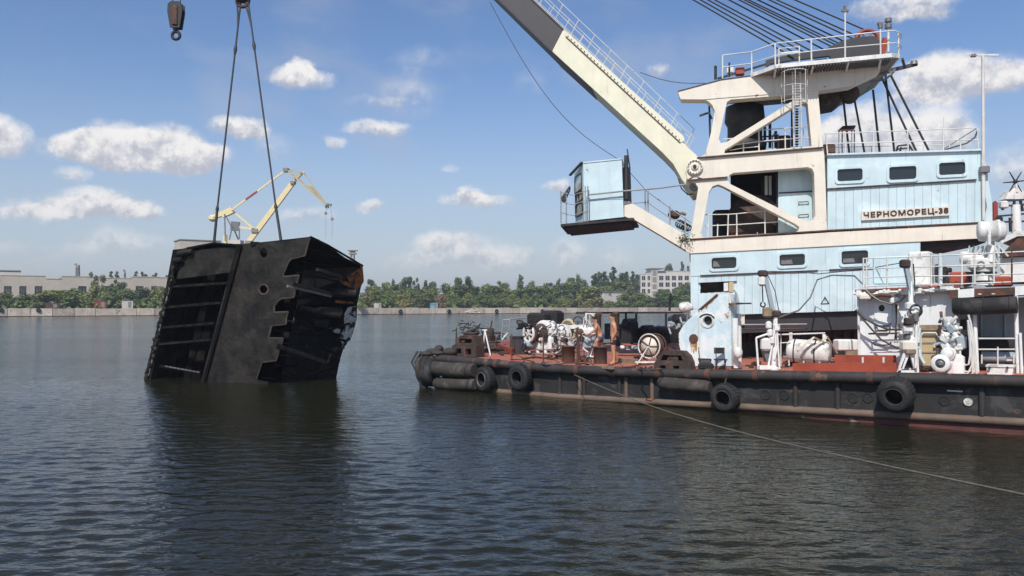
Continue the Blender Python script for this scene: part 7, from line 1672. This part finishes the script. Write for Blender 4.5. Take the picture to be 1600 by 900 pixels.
def bending():
    # leans left over the control stand, one foot raised
    J = {'pelvis': ((.06, 0, .50), (.06, .072)), 'waist': ((.03, 0, .575), (.055, .068)), 'chest': ((-.02, 0, .685), (.062, .085)), 'neckb': ((-.062, 0, .785), .04), 'neck': ((-.08, 0, .815), .032), 'head': ((-.105, -.01, .885), (.05, .056)), 'crown': ((-.105, -.01, .925), (.04, .046)), 'jaw': ((-.13, -.015, .848), .028),
         'hipL': ((.05, -.05, .48), .057), 'kneeL': ((-.06, -.06, .40), .04), 'calfL': ((-.05, -.06, .31), .036), 'ankleL': ((-.04, -.06, .16), .021), 'toeL': ((-.12, -.065, .135), .02), 'heelL': ((-.02, -.06, .135), .02),
         'hipR': ((.06, .05, .48), .057), 'kneeR': ((.07, .06, .27), .038), 'calfR': ((.09, .06, .2), .035), 'ankleR': ((.09, .06, .045), .021), 'toeR': ((.01, .07, .018), .02), 'heelR': ((.11, .06, .02), .02),
         'shL': ((-.045, -.1, .755), .043), 'elL': ((-.10, -.13, .63), .03), 'wrL': ((-.19, -.10, .575), .021), 'shR': ((-.04, .1, .755), .043), 'elR': ((-.10, .12, .62), .03), 'wrR': ((-.19, .07, .585), .021)}
    _, E, _ = standing(); E = [e for e in E if not any(k[0] in 'fgtup' and k[-1] in 'LR' and k not in J for k in e)]
    hand_joints(J, E, 'L', 'wrL', (-1, .1, -.25), (0, 1, .2)); hand_joints(J, E, 'R', 'wrR', (-1, -.1, -.25), (0, 1, .2))
    return J, E, None
b2 = DK(958.5, 569.5)
person('person', 'bare-chested person in black shorts standing by the right bollard', b2, (569.5 - 489) * b2.y / F, standing(), M['skin2'], (-1, -.35, -.1), 'trunks', 'hair')
b1 = DK(935, 561); b1.z = zdeck(b1)
person('person', 'bare-chested person in blue shorts leaning over the control stand', b1, 1.88, bending(), M['skin'], (-.85, -.45, -.3), 'bluetrunks', 'hair')
# ================================================================== WRECK SECTION, HOOKS AND SLINGS
WA = V((-17.1, 38.2, 0)); WD = V((6.5, -2.5, 0)).normalized(); WN = V((WD.y, -WD.x, 0)).normalized()    # WN looks at the camera side
if WN.y > 0: WN = -WN
WI = -WN                                                 # into the wreck
def WF(px, py, k=0.): return PP(px, py, WA + WI * k, WN)
CD = V((2.2, 3.2, 0)).normalized(); CN = V((CD.y, -CD.x, 0)).normalized(); CP = WF(485, 370); CP0 = WF(420, 600)
wreck = thing('wreck_section', WF(330, 596), 'burnt black ship section hanging in slings, half out of the water', 'wreck')
wf = lambda pts, k=0.: [WF(x, y, k) for x, y in pts]
edge = [(372, 382), (426, 376.5), (485, 369.8), (481, 380), (476, 399), (462, 402.5), (455, 404), (450, 410), (441, 431.5), (446, 432), (467, 430), (464, 440), (459, 464), (440, 466), (434, 470), (428, 478), (428, 488), (450, 487), (447, 496), (446.5, 506), (424, 508.5), (419, 528), (442, 528.5), (437, 545), (431, 563), (409, 566), (400, 593), (419, 597), (416, 640), (300, 652), (318, 590)]
plate = MB().prism(wf(edge), WI * .05, [wf(ell(412, 395, 6, 7.5, 11)), wf(ell(412, 452, 6.6, 7, 18))]).build('front_plate', M['wreck'], wreck, label='sooty steel plate with torn right edge and two holes')
eb = MB(); cut = wf(edge[2:27])
for a, c in zip(cut, cut[1:]): eb.bar(a + WI * .02, c + WI * .02, .04, .07)
eb.build('torn_edge', M['wreckedge'], plate)
eb = MB(); lp = wf(ell(412, 452, 7.2, 7.6, 18))
for a, c in zip(lp, lp[1:] + lp[:1]): eb.bar(a, c, .04, .07)
eb.build('hole_rim', M['rustdk'], plate)
# left bay: top plate, heavy posts, shelves of frames
MB().prism(wf([(284, 393), (374, 384.5), (364, 425), (276, 436)], .03), WI * .05).build('upper_plate', M['wreck'], wreck)
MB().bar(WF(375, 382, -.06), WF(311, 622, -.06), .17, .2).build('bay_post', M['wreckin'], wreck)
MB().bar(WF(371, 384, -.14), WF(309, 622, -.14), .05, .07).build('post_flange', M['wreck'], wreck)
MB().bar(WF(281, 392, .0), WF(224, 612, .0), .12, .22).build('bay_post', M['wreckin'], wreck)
MB().bar(WF(272, 418, -.05), WF(229, 600, -.05), .05, .06).build('hanging_pipe', M['steel'], wreck)
b = MB(); wr3 = random.Random(5)
for i in range(46):
    t_ = i / 45; b.ball(WF(lerp(270, 226, t_) + wr3.uniform(-2.5, 2.5), lerp(420, 604, t_), -.08), (wr3.uniform(.04, .12), wr3.uniform(.04, .1), wr3.uniform(.05, .16)), 6, 4)
b.build('ragged_scale', M['wreck'], wreck)
for (xa, ya, xb, yb) in ((273, 448, 356, 442), (266, 480, 345, 473), (258, 512, 335, 505), (250, 538, 330, 531), (258, 572, 313, 582)):
    bb = MB(); bb.bar(WF(xa - 6, ya, .15), WF(xb, yb, .15), .30, .07); bb.bar(WF(xa - 6, ya, .0), WF(xb, yb, .0), .03, .13)
    st = bb.build('stringer', M['wreckin'], wreck)
    n = 9
    for i in range(n):
        if i % 2 == 0 or ya > 530: MB().bar(WF(lerp(xa, xb, i / n), lerp(ya, yb, i / n), -.03), WF(lerp(xa, xb, (i + .8) / n), lerp(ya, yb, (i + .8) / n), -.03), .02, .05).build('stringer_edge', M['steel'] if ya > 560 else M['wreck'], st)
for (x0, y0, x1, y1) in ((300, 440, 262, 600), (330, 438, 290, 600)):
    MB().bar(WF(x0, y0, 1.1), WF(x1, y1, 1.1), .14, .3).build('inner_frame', M['wreckin'], wreck)
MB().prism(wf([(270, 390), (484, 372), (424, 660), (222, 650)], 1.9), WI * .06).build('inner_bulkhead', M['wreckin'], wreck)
MB().prism([WF(281, 392, 0), WF(224, 640, 0), WF(224, 640, 0) + WI * 2.6, WF(281, 392, 0) + WI * 2.6], -WD * .06).build('left_shell', M['wreck'], wreck)
# cut end: curved hull shell, roof plate, pipes and ribs
# the cut end runs from the plate's right edge back along CD; points given by height fraction along the edge and distance back
ET, EB = WF(485, 369.8), WF(414, 640)
def EP(t, d, dz=0.): return ET.lerp(EB, t) + CD * d + UP * dz
def EPx(px, py):     # picture point on the cut-end plane
    n = (EB - ET).cross(CD).normalized(); return PP(px, py, ET, n)
hull = [(565, 414), (567, 433), (562, 452), (557, 475), (556, 500), (548, 527), (536, 543), (530, 562), (524, 592), (520, 640)]
hp_ = [EPx(*p) for p in hull]
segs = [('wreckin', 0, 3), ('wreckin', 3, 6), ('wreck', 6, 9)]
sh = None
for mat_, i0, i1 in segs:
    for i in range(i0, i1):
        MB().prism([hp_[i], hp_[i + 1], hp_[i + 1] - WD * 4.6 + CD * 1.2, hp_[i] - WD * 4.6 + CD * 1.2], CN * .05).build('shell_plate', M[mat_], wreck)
# inward lips of the shell seen on the cut face: flaking paint
for mat_, pts in (('orange', [(566, 417), (568, 440), (560, 452), (547, 443), (541, 432), (553, 425)]), ('orange', [(533, 437), (560, 448), (562, 454), (545, 449), (531, 441)]), ('orange', [(524, 469), (553, 472), (553, 475.5), (523, 473)]),
                  ('hullwhite', [(556, 478), (556, 500), (548, 527), (536, 543), (531, 528), (538, 512), (537, 492), (544, 480)]), ('hullwhite', [(515, 512), (532, 514), (533, 522), (520, 519)]), ('wreck', [(529, 545), (531, 565), (522, 566), (526, 548)]), ('wreck', [(500, 572), (527, 563), (523, 588), (496, 590)])):
    MB().prism([EPx(*p) for p in pts], CN * .05 - WD * .02).build('torn_lip', M[mat_], wreck)
MB().prism([ET, EPx(485, 369.8), EPx(498, 374), EPx(520, 389), EPx(540, 403), EPx(566, 415), EPx(566, 415) - WD * 4.6 + CD * .2 - UP * .1, WF(400, 379) + WI * 2.4 - UP * .1, WF(402, 379.2)], UP * -.06).build('deck_plate', M['wreck'], wreck)
MB().bar(EPx(485, 370), EPx(512, 383), .05, .08).bar(EPx(512, 383), EPx(567, 415.5), .05, .08).build('deck_edge', M['wreckin'], wreck)
MB().prism([EP(0.03, .3) - WD * 3.6, EP(0.03, 2.6, -.7) - WD * 3.6, EP(1, 2.6) - WD * 3.6, EP(1, .3) - WD * 3.6], -WD * .05).build('end_bulkhead', M['wreckin'], wreck)
for (a, c, r_, m_) in (((455, 443), (520, 460), .07, 'wreck'), ((494, 421), (531, 433), .07, 'wreck'), ((430, 540), (505, 565), .09, 'wreck'), ((448, 447), (516, 463), .05, 'steel')):
    MB().bar(EPx(*a) + CN * .05, EPx(*c) + CN * .05, r_ * 2, r_ * 2).build('broken_stringer', M[m_], wreck)
for (a, c, r_) in (((520, 457), (556, 457), .21), ((500, 488), (532, 489), .24), ((490, 504), (512, 506), .18), ((470, 480), (505, 488), .12)):
    p0_, p1_ = EPx(*a), EPx(*c); ax_ = (p1_ - p0_)
    MB().lathe(p0_ - CN * .1, ax_, [(r_ * .8, 0), (r_, .1), (r_, ax_.length * .9), (r_ * 1.15, ax_.length * .9), (r_ * 1.15, ax_.length), (r_ * .75, ax_.length), (r_ * .7, ax_.length * .5)], 14).build('pipe_stub', M['wreck'], wreck)
for (a, c) in (((470, 512), (540, 533)), ((500, 520), (545, 505)), ((480, 540), (528, 553)), ((520, 575), (470, 590)), ((450, 585), (508, 592))):
    MB().bar(EPx(*a), EPx(*c), .12, .10).build('twisted_frame', M['wreckin'], wreck)
# ribs, torn tongues and drooping strips round the open end
wq_ = random.Random(44)
for i in range(13):
    t_ = .07 + i * .068; d0 = wq_.uniform(.1, .6); d1 = wq_.uniform(1.8, 2.6) - max(0, t_ - .55) * 1.6
    a_ = EP(t_, d0, wq_.uniform(-.1, .1)) - WD * wq_.uniform(.25, .9); c_ = EP(t_ + .02, max(d0 + .5, d1), wq_.uniform(-.15, .05)) - WD * wq_.uniform(.25, .9)
    MB().bar(a_, c_, wq_.uniform(.08, .2), wq_.uniform(.04, .1)).build('deep_rib', M['wreck' if i % 3 == 0 else 'wreckin'], wreck)
for i in range(22):
    f = wq_.uniform(0, 8.4); k = int(f); p = hp_[k].lerp(hp_[k + 1], f - k); l_ = wq_.uniform(.12, .5); w_ = wq_.uniform(.08, .22)
    q1 = p - CD * l_ + UP * wq_.uniform(-.25, .1) + CN * wq_.uniform(0, .12)
    MB().prism([p + UP * w_, p - UP * w_, q1 - UP * w_ * .3, q1 + UP * w_ * .5], CN * .03 - WD * .02).build('torn_tongue', M[('orange' if k < 2 and i % 2 else 'hullwhite' if 3 <= k < 6 and i % 2 else 'wreck')], wreck)
# gear on the top left corner
for (x, y) in ((283, 396), (277, 407)): MB().cyl(WF(x + 8, y - 2, -.1), WF(x - 4, y + 1, -.1), .13, .15, 10).build('pipe_end', M['wreck'], wreck)
MB().tube([WF(286, 394, -.1), WF(301, 393, -.1)], .12, 8).build('cross_pipe', M['wreck'], wreck)
MB().tube([WF(278, 413, -.12), WF(272, 420, -.15), WF(271, 430, -.1), WF(274, 442, -.1)], .035, 5).build('loose_cable', M['wreckin'], wreck)
tp = [WF(291, 386.5, -.1), WF(333, 378.5, -.1), WF(374, 381.5, -.1), WF(374, 381.5, -.1) + WI * 1.6, WF(333, 378.5, -.1) + WI * 1.6, WF(291, 386.5, -.1) + WI * 1.6]
MB().prism([tp[0], tp[1], tp[4], tp[5]], UP * -.08).prism([tp[1], tp[2], tp[3], tp[4]], UP * -.08).build('top_flange', M['wreckin'], wreck)
MB().box(WF(399, 381, .1), (.35, .3, .16)).build('lug', M['wreckin'], wreck)
MB().prism(wf([(293, 388), (372, 382.5), (372, 387), (290, 393)], .12), WI * .05).build('coaming', M['wreckin'], wreck)
# --- hooks and slings (hang below the boom head)
HKY = 39.2
hk = thing('main_hook_block', PY(380, 2, HKY), 'rusty brown main hook block holding the two slings at top of picture', 'hook block')
c = PY(381, 1, HKY)
MB().prism([c + V((x, -.25, z)) for x, z in ((-.34, 1.9), (.30, 1.9), (.40, .6), (.30, .18), (-.10, -.06), (-.36, .02), (-.42, .7))], V((0, .5, 0))).build('cheek_plate', M['rust'], hk)
MB().prism([c + V((x, -.30, z)) for x, z in ((.02, 1.6), (.26, 1.6), (.34, .6), (.24, .22), (.0, .1))], V((0, .6, 0))).build('side_plate', M['rustdk'], hk)
MB().torus(c + V((-.05, 0, -.02)), (0, 1, 0), .28, .09, 16, 8, R(150), R(390)).build('hook', M['rust'], hk)
for i in range(6): MB().tube([c + V((-.3 + .12 * i, 0, 1.6)), e0 + tdir * 1.4 + CV * (.4 + .28 * i) - UP * .5], .03, 5).build('hoist_rope', M['rope'], hk)
def sling(pts, label, loopend):
    t = thing('lifting_sling', pts[-1], label, 'sling')
    MB().tube(pts, .042, 7).build('wire', M['rope'], t)
    a, c_ = pts[0], pts[-1]; d = (c_ - a).normalized(); L_ = (c_ - a).length
    MB().tube([a + d * 2.15, a + d * 2.4, a + d * 2.65], [.05, .09, .05], 8).build('ferrule', M['rope'], t)
    MB().tube([c_ - d * 1.75, c_ - d * 1.6, c_ - d * 1.45], [.05, .085, .05], 8).build('ferrule', M['rope'], t)
    MB().tube([a + V((-.17, 0, .05)), a + d * .6 + V((-.07, 0, 0)), a + d * 1.3], .04, 6).build('eye', M['rope'], t)
    MB().tube([c_ - d * 1.5, c_ + V((.03, 0, 0))], .062, 7).build('doubled_end', M['rope'], t)
sling([PY(376, 5, HKY), WF(333.5, 379.5, .5)], 'left wire sling from the main hook to the wreck top', 0)
sling([PY(388, 5, HKY), WF(438, 375.5, .5)], 'right wire sling from the main hook to the wreck top', 1)
ah = thing('auxiliary_hook', PY(275.5, 61, HKY + .6), 'dark auxiliary hook block hanging free at top left', 'hook block')
c = PY(275.5, 4, HKY + .6); zb_ = PY(275.5, 45, HKY + .6).z; hgt = c.z - zb_
for s_, w_ in ((-1, 0), (1, 0)):
    MB().prism([c + V((x, s_ * .17 - .03, z)) for x, z in ((-.20, 0), (.20, 0), (.34, -.12), (.36, -.5), (.24, -hgt), (-.22, -hgt), (-.36, -.5), (-.34, -.12))], V((0, .06, 0))).build('cheek_plate', M['dark'], ah)
MB().cbox(c + V((.02, -.22, -hgt * .55)), (.26, .10, hgt * .72), (1, 0, 0), (0, 1, 0), ch=.03).build('name_plate', M['rust'], ah)
MB().lathe(c + V((0, -.12, -.32)), (0, 1, 0), [(0, 0), (.28, 0), (.24, .12), (.28, .24), (0, .24)], 20).build('sheave', M['steel'], ah)
MB().cyl(c + V((0, -.24, -.32)), c + V((0, .24, -.32)), .09, n=10).build('pin', M['steel'], ah)
MB().cyl(V((c.x, c.y, zb_ + .05)), V((c.x, c.y, zb_ - .12)), .10, n=10).build('swivel', M['dark'], ah)
MB().torus(V((c.x, c.y, zb_ - .33)), (0, 1, 0), .19, .075, 22, 8).build('hook_ring', M['dark'], ah)
for dx in (-.19, .2): MB().tube([c + V((dx, 0, -.2)), e0 + CV * BW / 2 + CU * (5.3 + dx) + UP * .6], .03, 5).build('hoist_rope', M['rope'], ah)
# ================================================================== HAZE over the harbour
def haze():
    x0, x1, y0, y1, z0, z1 = -3300, 3300, -12, 3300, -4.5, 64
    b = MB().obox((x0, y0, z0), (x1 - x0, 0, 0), (0, y1 - y0, 0), (0, 0, z1 - z0))
    m = bpy.data.materials.new('haze'); m.use_nodes = True; nt = m.node_tree; nt.nodes.clear()
    o = nt.nodes.new('ShaderNodeOutputMaterial'); v = nt.nodes.new('ShaderNodeVolumePrincipled'); v.inputs['Color'].default_value = (.82, .88, 1, 1); v.inputs['Density'].default_value = .00034; v.inputs['Anisotropy'].default_value = .2
    nt.links.new(v.outputs[0], o.inputs['Volume'])
    h = b.build('haze', m, label='thin summer haze over the harbour', cat='haze', kind='stuff'); h.display_type = 'WIRE'
haze()
